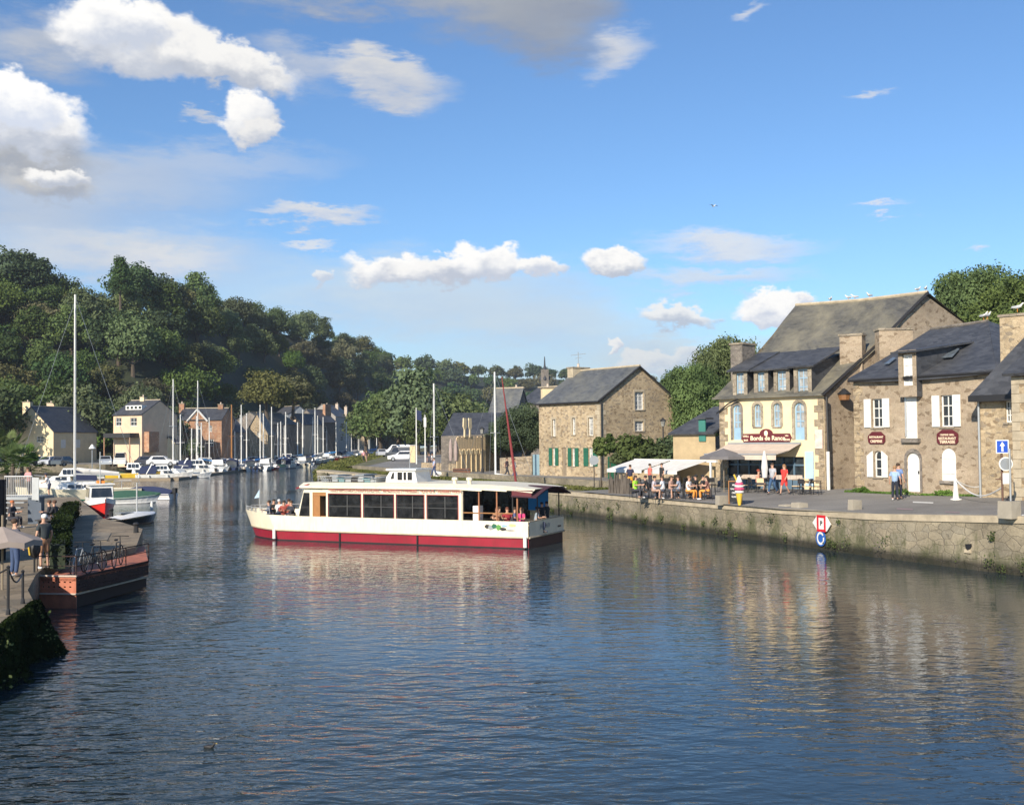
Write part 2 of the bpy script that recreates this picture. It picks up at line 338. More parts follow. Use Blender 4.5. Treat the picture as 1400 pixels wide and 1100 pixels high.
def window(parent, fac, r, arch=0, frame=None, pane=None, rows=2, cols=2, o=-.12, fw=.06, sill=True, name='window', lintel=None, sh=None, shc=None, shclosed=False):
    s0, s1, z0, z1 = r; frame = frame or WHITE; pane = pane or GLASS
    out = outline(s0, s1, z0, z1, arch); cx, cz = (s0 + s1) / 2, (z0 + z1) / 2
    inn = [(cx + (a - cx) * (1 - 2 * fw / (s1 - s0)), cz + (b - cz) * (1 - 2 * fw / (z1 - z0))) for a, b in out]
    mb = MB(); k = len(out)
    for i in range(k):
        j = (i + 1) % k
        mb.face(fac.pt(*out[i], o), fac.pt(*out[j], o), fac.pt(*inn[j], o), fac.pt(*inn[i], o))
        mb.face(fac.pt(*inn[i], o), fac.pt(*inn[j], o), fac.pt(*inn[j], o - .05), fac.pt(*inn[i], o - .05))
    bw = fw * .4
    for c in range(1, cols):
        a = s0 + (s1 - s0) * c / cols; fbox(mb, fac, a - bw, a + bw, z0 + fw, z1 - fw, o - .045, o - .01)
    for c in range(1, rows):
        z = z0 + (z1 - z0) * c / rows; fbox(mb, fac, s0 + fw, s1 - fw, z - bw, z + bw, o - .044, o - .012)
    w = mb.build(name, frame, parent)
    p = MB(); p.face(*[fac.pt(a, b, o - .05) for a, b in out]); p.build('pane', pane, w)
    if sill:
        m = MB(); fbox(m, fac, s0 - .08, s1 + .08, z0 - .09, z0 - .003, -.1, .07); m.build('sill', sill if sill is not True else ASH, w)
    if lintel:
        m = MB(); big = outline(s0 - .16, s1 + .16, z0, z1 + .2, arch)
        plate_ring(m, fac, out, big, -.0, .03); m.build('surround', lintel, w)
    if sh:
        for sd in (-1, 1):
            m = MB(); wd = (s1 - s0) * (.5 if not shc else shc)
            a, b = (s0 - wd - .02, s0 - .02) if sd < 0 else (s1 + .02, s1 + wd + .02)
            if arch: 
                zc = z1 - (s1 - s0) / 2
                pts = [(a, z0), (b, z0), (b, z1), ((a + b) / 2 + .1, z1 - .06), (a, zc)] if sd < 0 else [(a, z0), (b, z0), (b, zc), ((a + b) / 2 - .1, z1 - .06), (a, z1)]
                plate(m, fac, pts, .04, .08)
            else: fbox(m, fac, a, b, z0, z1, .04, .08)
            for q in (.2, .8): fbox(m, fac, a + .04, b - .04, z0 + (z1 - z0) * q - .04, z0 + (z1 - z0) * q + .04, .08, .1)
            m.build('shutter', sh, w)
    return w
def plate_ring(mb, fac, inn, out, o0, o1):
    k = len(inn)
    for i in range(k):
        j = (i + 1) % k
        if i == 0: continue
        mb.face(fac.pt(*inn[i], o1), fac.pt(*inn[j], o1), fac.pt(*out[j], o1), fac.pt(*out[i], o1))
        mb.face(fac.pt(*out[i], o1), fac.pt(*out[j], o1), fac.pt(*out[j], o0 - .01), fac.pt(*out[i], o0 - .01))
        mb.face(fac.pt(*inn[i], o0 - .01), fac.pt(*inn[j], o0 - .01), fac.pt(*inn[j], o1), fac.pt(*inn[i], o1))
def door(parent, fac, r, mat, arch=0, o=-.08, name='door'):
    mb = MB(); plate(mb, fac, outline(*r, arch), o - .05, o)
    s0, s1, z0, z1 = r
    for q in (.35, .65): fbox(mb, fac, s0 + (s1 - s0) * q - .01, s0 + (s1 - s0) * q + .01, z0 + .1, z1 - .3, o, o + .012)
    d = mb.build(name, mat, parent)
    h = MB(); fbox(h, fac, s1 - .16, s1 - .12, z0 + .95, z0 + 1.1, o, o + .06); h.build('handle', DARK, d)
    return d
def chimney(parent, c, d, z0, z1, rz, mat, pots=1, cap=None):
    m = MB(); m.box((c[0], c[1], (z0 + z1) / 2), (d[0], d[1], z1 - z0), rz); o = m.build('chimney', mat, parent)
    m = MB(); m.box((c[0], c[1], z1 + .06), (d[0] + .14, d[1] + .14, .12), rz); m.build('cap', cap or ASH, o)
    if pots:
        m = MB(); R = Matrix.Rotation(rz, 3, 'Z')
        for i in range(pots):
            q = R @ Vector(((i - (pots - 1) / 2) * .4, 0, 0)); m.lathe((c[0] + q.x, c[1] + q.y, z1 + .12), [(.13, 0), (.1, .3), (.12, .34), (0, .34)], 8)
        m.build('chimney_pot', CANV, o)
    return o
def roofslab(mb, a, b, c, d, th=.14): mb.slab([a, b, c, d], th)
def house(name, label, p0, p1, depth, zb, ze, zr, mat, roofmat, ridge='side', holes=(), sideholes=(), over=.25, cat='house', doors=(), off=0.0, trim=None, hipr=0, mats=None, gable_right=True):
    """p0,p1 front base corners (left,right in the picture); ridge 'side' = parallel to front, 'front' = gable to the front"""
    t = thing(name, label, cat, (p0[0], p0[1], zb)); fac = Fac(p0, p1); W = fac.w
    back = lambda a, o: fac.pt(a, 0, -o)
    right = Fac(fac.pt(W, 0), fac.pt(W, 0, -depth)); left = Fac(fac.pt(0, 0, -depth), fac.pt(0, 0)); rear = Fac(fac.pt(W, 0, -depth), fac.pt(0, 0, -depth))
    m = MB(); zf = zb - .6
    hs = [outline(*h[:4], h[4] if len(h) > 4 else 0) for h in holes]; sh = [outline(*h[:4], h[4] if len(h) > 4 else 0) for h in sideholes]
    if ridge == 'side':
        wallpoly(m, fac, [(0, zf), (W, zf), (W, ze), (0, ze)], hs)
        wallpoly(m, right, [(0, zf), (depth, zf), (depth, ze), (depth / 2, zr), (0, ze)], sh)
        wallpoly(m, left, [(0, zf), (depth, zf), (depth, ze), (depth / 2, zr), (0, ze)])
        wallpoly(m, rear, [(0, zf), (W, zf), (W, ze), (0, ze)])
    else:
        wallpoly(m, fac, [(0, zf), (W, zf), (W, ze), (W / 2, zr), (0, ze)], hs)
        wallpoly(m, rear, [(0, zf), (W, zf), (W, ze), (W / 2, zr), (0, ze)])
        wallpoly(m, right, [(0, zf), (depth, zf), (depth, ze), (0, ze)], sh); wallpoly(m, left, [(0, zf), (depth, zf), (depth, ze), (0, ze)])
    m.build('wall', mat, t)
    r = MB(); e = .14
    if ridge == 'side':
        sl = (zr - ze) / (depth / 2); dz = over * sl; g = .12
        r.slab([fac.pt(-g, ze - dz + e, over), fac.pt(W + g, ze - dz + e, over), fac.pt(W + g, zr + e, -depth / 2), fac.pt(-g, zr + e, -depth / 2)], .13)
        r.slab([fac.pt(W + g, ze - dz + e, -depth - over), fac.pt(-g, ze - dz + e, -depth - over), fac.pt(-g, zr + e, -depth / 2), fac.pt(W + g, zr + e, -depth / 2)], .13)
        rd = MB(); rd.tube([fac.pt(-g, zr + e + .02, -depth / 2), fac.pt(W + g, zr + e + .02, -depth / 2)], .1, 6)
    else:
        sl = (zr - ze) / (W / 2); dz = over * sl; g = .15
        r.slab([fac.pt(-over, ze - dz + e, g), fac.pt(W / 2, zr + e, g), fac.pt(W / 2, zr + e, -depth - g), fac.pt(-over, ze - dz + e, -depth - g)], .13)
        r.slab([fac.pt(W / 2, zr + e, g), fac.pt(W + over, ze - dz + e, g), fac.pt(W + over, ze - dz + e, -depth - g), fac.pt(W / 2, zr + e, -depth - g)], .13)
        rd = MB(); rd.tube([fac.pt(W / 2, zr + e + .02, g), fac.pt(W / 2, zr + e + .02, -depth - g)], .1, 6)
    ro = r.build('roof', roofmat, t); rd.build('ridge_tiles', PALE, ro)
    return t, fac, right, ro
WA1, WA2, WA3 = .030, .0125, .0042
# ------------------------------------------------------------------ sun and sky
SUN = Vector((-.45, -.89, 0)).normalized(); EL = math.radians(27)
sl = bpy.data.lights.new('sun', 'SUN'); sl.energy = 4.6; sl.angle = math.radians(.5); sl.color = (1, .90, .76)
so = bpy.data.objects.new('sun', sl); COL.objects.link(so)
sv = Vector((SUN.x * math.cos(EL), SUN.y * math.cos(EL), math.sin(EL))); so.rotation_euler = sv.to_track_quat('Z', 'Y').to_euler(); so.location = (-30, -60, 60)
w = bpy.data.worlds.new('World'); S.world = w; w.use_nodes = True; n = w.node_tree; L = n.links.new
bg = n.nodes['Background']; sky = N(n, 'ShaderNodeTexSky', sky_type='NISHITA'); sky.sun_disc = False
sky.sun_elevation = EL; sky.sun_rotation = math.atan2(SUN.x, SUN.y); sky.altitude = 0; sky.air_density = 1.0; sky.dust_density = .25; sky.ozone_density = 3.2
geo = N(n, 'ShaderNodeTexCoord'); sx = N(n, 'ShaderNodeSeparateXYZ'); L(geo.outputs['Generated'], sx.inputs[0])
az = N(n, 'ShaderNodeMath', operation='ARCTAN2'); L(sx.outputs[0], az.inputs[0]); L(sx.outputs[1], az.inputs[1])
el = N(n, 'ShaderNodeMath', operation='ARCSINE'); L(sx.outputs[2], el.inputs[0])
ae = N(n, 'ShaderNodeCombineXYZ'); L(az.outputs[0], ae.inputs[0]); L(el.outputs[0], ae.inputs[1])
def skynoise(sc, sx_, sy_, det, rough, amp, off=0):
    mp = N(n, 'ShaderNodeMapping'); mp.inputs['Scale'].default_value = (sx_, sy_, 1); mp.inputs['Location'].default_value = (off, off * .7, 0)
    L(ae.outputs[0], mp.inputs[0]); no = N(n, 'ShaderNodeTexNoise', i_Scale=sc, i_Detail=det, i_Roughness=rough); L(mp.outputs[0], no.inputs[0])
    v = N(n, 'ShaderNodeVectorMath', operation='MULTIPLY_ADD'); L(no.outputs['Color'], v.inputs[0]); v.inputs[1].default_value = (amp,) * 3; v.inputs[2].default_value = (-amp / 2,) * 3
    return no, v
nC, vC = skynoise(32, 1, 1.5, 7.0, .60, .050)      # billows
nW, vW = skynoise(16, .8, 2.8, 9.0, .66, .075, 3)    # wisps
pC = N(n, 'ShaderNodeVectorMath', operation='ADD'); L(ae.outputs[0], pC.inputs[0]); L(vC.outputs[0], pC.inputs[1])
pW = N(n, 'ShaderNodeVectorMath', operation='ADD'); L(ae.outputs[0], pW.inputs[0]); L(vW.outputs[0], pW.inputs[1])
tint = N(n, 'ShaderNodeMix', data_type='RGBA', blend_type='MULTIPLY', n0=1.0); L(sky.outputs[0], tint.inputs[6]); tint.inputs[7].default_value = (.76, .945, 1.12, 1)
cur = tint.outputs[2]
SKYK = 7.6                                            # cloud radiance in sky-texture units
def aeof(px, py):
    r = ray(px, py).normalized(); return math.atan2(r.x, r.y), math.asin(r.z)
def cloud(px, py, rx, ry, kind='c', op=1.0, rot=0.0, base=.55, top=1.0, col=(1, 1, 1), soft=None):
    global cur
    a, e = aeof(px, py); k = 1 / F; rx *= k * math.cos(a); ry *= k
    mp = N(n, 'ShaderNodeMapping', vector_type='TEXTURE'); mp.inputs['Location'].default_value = (a, e, 0); mp.inputs['Rotation'].default_value = (0, 0, rot); mp.inputs['Scale'].default_value = (rx, ry, 1)
    L((pC if kind == 'c' else pW).outputs[0], mp.inputs[0])
    ln = N(n, 'ShaderNodeVectorMath', operation='LENGTH'); L(mp.outputs[0], ln.inputs[0])
    mr = N(n, 'ShaderNodeMapRange', interpolation_type='SMOOTHSTEP', n1=1.0, n2=(soft if soft is not None else (.66 if kind == 'c' else .1)), n3=0.0, n4=op); L(ln.outputs['Value'], mr.inputs[0])
    s = N(n, 'ShaderNodeSeparateXYZ'); L(mp.outputs[0], s.inputs[0])
    sh = N(n, 'ShaderNodeMath', operation='MULTIPLY_ADD'); L((nC if kind == 'c' else nW).outputs[0], sh.inputs[0]); sh.inputs[1].default_value = 1.4; L(s.outputs[1], sh.inputs[2])
    s2 = N(n, 'ShaderNodeMath', operation='MULTIPLY_ADD'); L(s.outputs[0], s2.inputs[0]); s2.inputs[1].default_value = -.25; L(sh.outputs[0], s2.inputs[2])
    cr = N(n, 'ShaderNodeMapRange', interpolation_type='SMOOTHSTEP', n1=.0, n2=1.15, n3=0.0, n4=1.0); L(s2.outputs[0], cr.inputs[0])
    cm = N(n, 'ShaderNodeMix', data_type='RGBA'); L(cr.outputs[0], cm.inputs[0])
    b = base * SKYK; t = top * SKYK
    cm.inputs[6].default_value = (b * .86 * col[0], b * .93 * col[1], b * 1.08 * col[2], 1); cm.inputs[7].default_value = (t * col[0], t * .985 * col[1], t * .96 * col[2], 1)
    mx = N(n, 'ShaderNodeMix', data_type='RGBA'); L(mr.outputs[0], mx.inputs[0]); L(cur, mx.inputs[6]); L(cm.outputs[2], mx.inputs[7]); cur = mx.outputs[2]
# thin veils first, bright cumulus last
cloud(700, 525, 1500, 70, 'w', .55, 0, .66, .70, col=(.90, 1, 1.07), soft=.2); cloud(120, 250, 330, 70, 'w', .6, 0, .62, .70); cloud(330, 225, 190, 32, 'w', .35, .03, .7, .75); cloud(160, 345, 300, 60, 'w', .8, .0, .68, .76)
cloud(560, 410, 430, 80, 'w', .75, 0, .68, .76, col=(.90, 1, 1.07)); cloud(760, 450, 320, 65, 'w', .7, 0, .68, .74, col=(.90, 1, 1.07)); cloud(1000, 340, 160, 26, 'w', .8, -.10, .75, .85); cloud(980, 382, 170, 22, 'w', .7, -.06, .75, .8)
cloud(900, 480, 150, 30, 'w', .5, 0, .62, .7); cloud(30, 290, 150, 45, 'w', .5, 0, .6, .68); cloud(1240, 470, 400, 30, 'w', .3, 0, .7, .75)
cloud(60, 60, 110, 60, 'w', .7, 0, .52, .66); cloud(430, 292, 115, 17, 'w', .85, .07, .72, .80, soft=.3); cloud(425, 331, 60, 9, 'w', .8, .06, .8, .85); cloud(240, 350, 110, 22, 'w', .55, 0, .78, .84)
cloud(520, 105, 125, 36, 'w', .9, -.22, .62, .74, soft=.35); cloud(400, 90, 80, 45, 'w', .6, -.2, .6, .7)
cloud(845, 75, 65, 36, 'w', .8, .35, .68, .78); cloud(1020, 18, 32, 14, 'w', .7, .2, .75, .8); cloud(1187, 131, 36, 9, 'w', .7, .12, .75, .8); cloud(1200, 290, 45, 8, 'w', .75, .14, .8, .86); cloud(1330, 343, 22, 8, 'w', .7, 0, .8, .85)
cloud(560, -12, 330, 46, 'w', .9, -.03, .42, .50, col=(.88, .96, 1.10), soft=.3); cloud(690, 15, 190, 60, 'w', .85, -.05, .38, .46, col=(.88, .96, 1.10), soft=.2); cloud(740, 38, 130, 66, 'w', .88, -.2, .36, .42, col=(.88, .96, 1.10), soft=.2); cloud(770, 0, 110, 50, 'w', .9, 0, .36, .42, col=(.88, .96, 1.10), soft=.2)
cloud(30, 215, 130, 45, 'c', .9, 0, .42, .5, soft=.3); cloud(70, 255, 80, 28, 'c', .9, 0, .45, .62, soft=.4)
cloud(195, 55, 135, 55, 'c', 1, -.1, .62, 1.0); cloud(300, 82, 130, 36, 'c', 1, -.22, .58, .95); cloud(160, 35, 80, 38, 'c', 1, 0, .7, 1.04)
cloud(28, 165, 110, 46, 'c', 1, -.12, .62, 1.06); cloud(15, 140, 70, 38, 'c', 1, -.1, .8, 1.08); cloud(80, 240, 48, 18, 'c', 1, 0, .6, .98)
cloud(340, 160, 44, 38, 'c', 1, .2, .66, 1.02); cloud(285, 163, 45, 10, 'w', .7, 0, .65, .7); cloud(355, 180, 35, 22, 'c', .9, 0, .62, .9)
cloud(540, 368, 80, 28, 'c', 1, 0, .66, 1.04); cloud(605, 372, 90, 24, 'c', 1, 0, .64, 1.0); cloud(670, 360, 62, 28, 'c', 1, 0, .68, 1.05); cloud(735, 366, 36, 18, 'c', 1, 0, .72, 1.02); cloud(440, 380, 20, 15, 'c', .8, 0, .7, .92)
cloud(843, 357, 56, 20, 'c', 1, -.05, .62, 1.03); cloud(930, 432, 62, 18, 'c', .9, -.1, .62, .95); cloud(845, 470, 20, 9, 'c', .9, 0, .72, .95); cloud(900, 495, 70, 18, 'c', .7, 0, .7, .88)
cloud(1062, 421, 66, 23, 'c', 1, .06, .75, 1.06); cloud(1100, 414, 22, 11, 'c', .9, 0, .8, 1.0)
cloud(-260, 120, 160, 70, 'c', 1, 0, .55, 1.0); cloud(1650, 160, 200, 60, 'c', 1, 0, .55, 1.0); cloud(-500, 330, 200, 60, 'c', 1, 0, .55, 1.0)
L(cur, bg.inputs[0]); bg.inputs[1].default_value = .091
w.cycles.sampling_method = 'MANUAL'; w.cycles.sample_map_resolution = 256
S.view_settings.view_transform = 'Standard'; S.view_settings.look = 'None'; S.view_settings.exposure = 0.56; S.view_settings.gamma = 1

# ------------------------------------------------------------------ ground heights, right bank
Q_ = [0, 29.3, 37.6, 45.1, 69.9, 70, 81.8, 112, 143.7, 152, 206, 255, 365, 640, 1500]
XQ = [31, 18.6, 15.4, 12.9, 4.3, 6.5, 2.2, -9.3, -19, -20.5, -24, -26.5, -31, -36, -40]
QZ = [0, 29.3, 37.6, 45.1, 66, 80, 1500]; EZ = [2.6, 2.14, 1.83, 1.66, 1.6, 1.75, 1.75]
def zR(x, y):
    q = y - .563 * x; t = max(0, (x - float(np.interp(q, Q_, XQ))) / .87)
    r = .33 * min(1, t / 9) * max(0, 1 - max(0, (q - 56) / 22))
    return float(np.interp(q, QZ, EZ)) + r + (max(0, t - 45) * .10 if q < 110 else 0)
def G(px, py):
    z = 1.9
    for _ in range(6): p = P(px, py, z); z = zR(p.x, p.y)
    return Vector((p.x, p.y, z))
def struct(o): o['kind'] = 'structure'; return o

def ground_mat(name, a, b_, patch=None, sc=.25, fine=30, bump=.3, c3=None):
    m, n, b = nt(name); L = n.links.new
    ge = N(n, 'ShaderNodeNewGeometry')
    n1 = N(n, 'ShaderNodeTexNoise', i_Scale=sc, i_Detail=8.0, i_Roughness=.65); L(ge.outputs['Position'], n1.inputs[0])
    n2 = N(n, 'ShaderNodeTexNoise', i_Scale=float(fine), i_Detail=3.0); L(ge.outputs['Position'], n2.inputs[0])
    st = [(.36, a), (.6, b_)] + ([(.72, c3)] if c3 else []); cr = ramp(n, st); L(n1.outputs[0], cr.inputs[0])
    mr = N(n, 'ShaderNodeMapRange', n1=.3, n2=.7, n3=.75, n4=1.2); L(n2.outputs[0], mr.inputs[0])
    mx = N(n, 'ShaderNodeMix', data_type='RGBA', blend_type='MULTIPLY', n0=1.0); L(cr.outputs[0], mx.inputs[6]); L(mr.outputs[0], mx.inputs[7]); L(mx.outputs[2], b.inputs['Base Color'])
    b.inputs['Roughness'].default_value = .9; bp = N(n, 'ShaderNodeBump', i_Strength=bump, i_Distance=.02); L(n2.outputs[0], bp.inputs['Height']); L(bp.outputs[0], b.inputs['Normal']); return m
ASPH = ground_mat('asphalt', (.18, .168, .15), (.25, .235, .21)); EARTH = ground_mat('earth', (.10, .08, .05), (.16, .13, .08)); GRND = ground_mat('grass_ground', (.09, .10, .035), (.17, .15, .07), c3=(.24, .20, .12), sc=.5, fine=12)
PATHM = ground_mat('pale_path', (.34, .30, .20), (.44, .38, .27), sc=.6, fine=8)
PAVE = stone('paving_slabs', [(.25, .195, .125), (.32, .25, .165), (.285, .225, .15), (.225, .185, .125)], (.17, .135, .09), sc=1.15, flat=1, mw=.022, stain=.3, bump=.3)
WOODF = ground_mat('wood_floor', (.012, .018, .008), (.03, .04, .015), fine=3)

m = MB(); TS = [0, 2, 4, 6, 9, 13, 20, 35, 60, 100, 200, 700]; qs = sorted(set([-30, -15] + [i * 5 for i in range(0, 33)] + Q_[1:]))
rows = []
for q in qs:
    xq = float(np.interp(q, Q_, XQ)) if q > 0 else 31 - q * .45
    rows.append([(xq + .87 * t, q + .563 * (xq + .87 * t)) for t in TS])
vs = [(x, y, zR(x, y)) for r in rows for x, y in r]; k = len(TS)
m.add(vs, [(i * k + j, i * k + j + 1, (i + 1) * k + j + 1, (i + 1) * k + j) for i in range(len(qs) - 1) for j in range(k - 1)])
struct(m.build('road', ASPH))
# quay face
W0 = [P(1400, 787), P(1200, 761.6), P(1070, 742.6), P(770, 702)]
d0 = (W0[0] - W0[1]).normalized()
QL = [W0[0] + d0 * 45, W0[0] + d0 * 20] + W0 + [Vector((-10.3, 106, 0)), Vector((-24.4, 137, 0))]
QT = [2.9, 2.45, 2.14, 1.81, 1.65, 1.5, 1.42, 1.35]
def offs(line, d):
    out = []
    for i, p in enumerate(line):
        t = (line[min(i + 1, len(line) - 1)] - line[max(i - 1, 0)]); t.z = 0; t.normalize(); out.append(Vector((p[0] + t.y * d, p[1] - t.x * d, 0)))
    return out
def ribbon(mb, A, B, za, zb): 
    for i in range(len(A) - 1): mb.face((A[i].x, A[i].y, za[i]), (A[i + 1].x, A[i + 1].y, za[i + 1]), (B[i + 1].x, B[i + 1].y, zb[i + 1]), (B[i].x, B[i].y, zb[i]))
qw = thing('quay_wall', 'long ochre stone quay wall with moss and tufts along the right bank', 'quay wall', tuple(W0[1]))
def dens(line, zz, step=3.0):
    a, b = [], []
    for i in range(len(line) - 1):
        k = max(1, int((line[i + 1] - line[i]).length / step))
        for j in range(k): a.append(line[i].lerp(line[i + 1], j / k)); b.append(zz[i] + (zz[i + 1] - zz[i]) * j / k)
    return a + [line[-1]], b + [zz[-1]]
QD, QDZ = dens(QL, QT)
inn = offs(QD, .9)
m = MB(); rr = random.Random(3)
base = offs(QD, -.12)
ribbon(m, base, QD, [-1.0] * len(QD), [z - .22 for z in QDZ])
m.build('stone_face', QUAY, qw)
m = MB(); o1 = offs(QD, -.06)
ribbon(m, o1, o1, [z - .24 for z in QDZ], [z + .02 for z in QDZ]); ribbon(m, o1, inn, [z + .02 for z in QDZ], [z + .02 for z in QDZ]); ribbon(m, inn, inn, [z + .02 for z in QDZ], [z - .4 for z in QDZ])
m.build('coping', PALE, qw)
QF = Fac(W0[2], W0[0])      # near part of the quay, for fixing things on it
# lower strip between quay and retaining wall
RL = [Vector((8.2, 72.5, 0)), Vector((6.5, 74.0, 0)), Vector((2.2, 83, 0)), Vector((-9.3, 107, 0)), Vector((-19, 133, 0)), Vector((-21, 142, 0))]
strip = [Vector((3.3, 74.2, 0)), Vector((2.6, 75.7, 0)), Vector((-1, 83.4, 0)), Vector((-10.6, 106, 0)), Vector((-24.2, 137, 0)), Vector((-25.2, 141, 0))]
m = MB(); A, za = dens(strip, [1.52, 1.5, 1.49, 1.43, 1.37, 1.3], 4); 
B = []; 
for i in range(len(strip) - 1):
    k = max(1, int((strip[i + 1] - strip[i]).length / 4)); B += [RL[i].lerp(RL[i + 1], j / k) for j in range(k)]
B += [RL[-1]]
Mid = [a.lerp(b, .35) for a, b in zip(A, B)]
ribbon(m, A, Mid, [z + .03 for z in za], [z + .05 for z in za]); struct(m.build('quay_path', PATHM))
m = MB(); ribbon(m, Mid, B, [z + .05 for z in za], [z + .12 for z in za]); struct(m.build('grass_verge', GRND)); VERGE = (Mid, B, za)
rw = thing('retaining_wall', 'low grey stone retaining wall between the waterside grass and the road', 'wall', (2.2, 83, 1.4))
m = MB(); R2 = offs(RL[1:], .4)
ribbon(m, RL[1:], RL[1:], [1.3] * 5, [2.2, 2.18, 2.12, 2.02, 1.75]); ribbon(m, RL[1:], R2, [2.2, 2.18, 2.12, 2.02, 1.75], [2.2, 2.18, 2.12, 2.02, 1.75]); ribbon(m, R2, R2, [2.2, 2.18, 2.12, 2.02, 1.75], [1.3] * 5)
m.face((6.5, 74, 1.3), (6.5, 74, 2.2), (R2[0].x, R2[0].y, 2.2), (R2[0].x, R2[0].y, 1.3))
m.build('stone_face', QUAY, rw)
# grassy bank beyond the quay end
be = [(-24.6, 136), (-26.5, 146), (-32, 176), (-37, 214), (-39, 260), (-42, 365), (-46, 640)]; bt = [(-20.8, 138), (-21, 146), (-23, 178), (-25.2, 218), (-27, 260), (-31, 365), (-36, 640)]
m = MB(); be_, _ = dens([Vector((a, b, 0)) for a, b in be], [0] * 7, 6)
bt_ = []
for i in range(6):
    k = max(1, int((Vector(be[i + 1]) - Vector(be[i])).length / 6)); bt_ += [Vector((*bt[i], 0)).lerp(Vector((*bt[i + 1], 0)), j / k) for j in range(k)]
bt_.append(Vector((*bt[-1], 0)))
prev = None
for s0, z0, s1, z1 in ((0, -.3, .15, .5), (.15, .5, .5, 1.25), (.5, 1.25, 1, 1.76), (1, 1.76, 1.4, 1.78)):
    ribbon(m, [a.lerp(b, s0) for a, b in zip(be_, bt_)], [a.lerp(b, s1) for a, b in zip(be_, bt_)], [z0] * len(be_), [z1] * len(be_))
struct(m.build('river_bank', GRND))

# left quay
LQ = [(-11, -10), (-11.3, 12)] + [tuple(P(*a, 1.15)[:2]) for a in [(2, 852), (46, 822), (38, 806), (49, 785), (62, 774), (120, 763), (186, 747), (195, 722.7), (168, 714), (142, 708.5), (129, 698), (104, 679)]] + [(-70, 83), (-70, -10)]
m = MB(); m.face(*[(a, b, 1.15) for a, b in LQ]); struct(m.build('left_pavement', PAVE))
lw = thing('left_quay_wall', 'dark weedy stone wall of the left quay rising from shaded water', 'quay wall', (LQ[3][0], LQ[3][1], 0))
m = MB()
for i in range(len(LQ) - 2): m.face((*LQ[i], -1), (*LQ[i], 1.149), (*LQ[i + 1], 1.149), (*LQ[i + 1], -1))
m.build('stone_face', QUAY, lw)
# far left bank
FB = [(-400, 172), (-110, 172), (-80, 174), (-66, 178), (-56, 190), (-54, 208), (-48.5, 250), (-48.5, 335), (-56, 450), (-62, 640), (-500, 1500), (-900, 900)]
m = MB(); m.face(*[(a, b, 1.6) for a, b in FB]); struct(m.build('harbour_road', ASPH))
m = MB()
for i in range(len(FB) - 3): m.face((*FB[i], -1), (*FB[i + 1], -1), (*FB[i + 1], 1.598), (*FB[i], 1.598))
tag(m.build('harbour_wall', QUAY), 'low stone harbour wall behind the moored boats on the far bank', 'quay wall')
m = MB(); m.face((-1400, -150, -3), (1400, -150, -3), (1400, 1700, -3), (-1400, 1700, -3)); struct(m.build('terrain', EARTH))

# hills
HS_OLD = [(-700, 150, 250, 330), (-300, 170, 265, 338), (0, 215, 300, 362), (60, 222, 305, 372), (110, 225, 305, 392), (140, 228, 310, 398), (180, 228, 310, 388), (230, 240, 320, 402), (290, 262, 365, 415), (350, 300, 415, 440), (420, 345, 470, 466), (480, 400, 545, 485), (515, 450, 640, 503), (560, 500, 760, 508), (600, 560, 850, 511), (700, 640, 880, 519), (760, 650, 900, 515), (850, 660, 900, 525), (930, 680, 900, 533), (1050, 700, 900, 540), (1300, 700, 900, 560), (1900, 700, 950, 575)]
HS = [(-700, 150, 250, 360), (-300, 170, 265, 370), (0, 215, 300, 392), (60, 222, 305, 396), (110, 225, 305, 412), (140, 228, 310, 418), (180, 228, 310, 408), (230, 240, 320, 414), (290, 262, 365, 412), (350, 300, 415, 430), (420, 345, 470, 451), (480, 400, 545, 469), (515, 450, 640, 488), (560, 500, 760, 496), (600, 560, 850, 500), (700, 640, 880, 507), (760, 650, 900, 507), (850, 660, 900, 514), (930, 680, 900, 522), (1050, 700, 900, 535), (1300, 700, 900, 555), (1900, 700, 950, 570)]
def hill_at(px):
    a = [h[0] for h in HS]; df, dr, py = (float(np.interp(px, a, [h[i] for h in HS])) for i in (1, 2, 3))
    return df, dr, V(px, py, dr).z
HU = [0, .12, .3, .5, .7, .88, 1.0, 1.3]
def hill_pt(px, u):
    df, dr, zt = hill_at(px); zt -= 4.5 + (2 if px > 500 else 0); d = df + (dr - df) * min(u, 2.2)
    s = min(1, u); z = 1.6 + (zt - 1.6) * (.75 * s + .25 * s * s * (3 - 2 * s))
    if u > 1: z = zt + 2 * (u - 1)
    r = ray(px, HZ(px)); return Vector((r.x / r.y * d, d, z))
m = MB(); px_ = list(range(-700, 1901, 40)); vs = [hill_pt(p, u) for p in px_ for u in HU]; k = len(HU)
m.add(vs, [(i * k + j, (i + 1) * k + j, (i + 1) * k + j + 1, i * k + j + 1) for i in range(len(px_) - 1) for j in range(k - 1)])
struct(m.build('hills', WOODF, smooth=True))

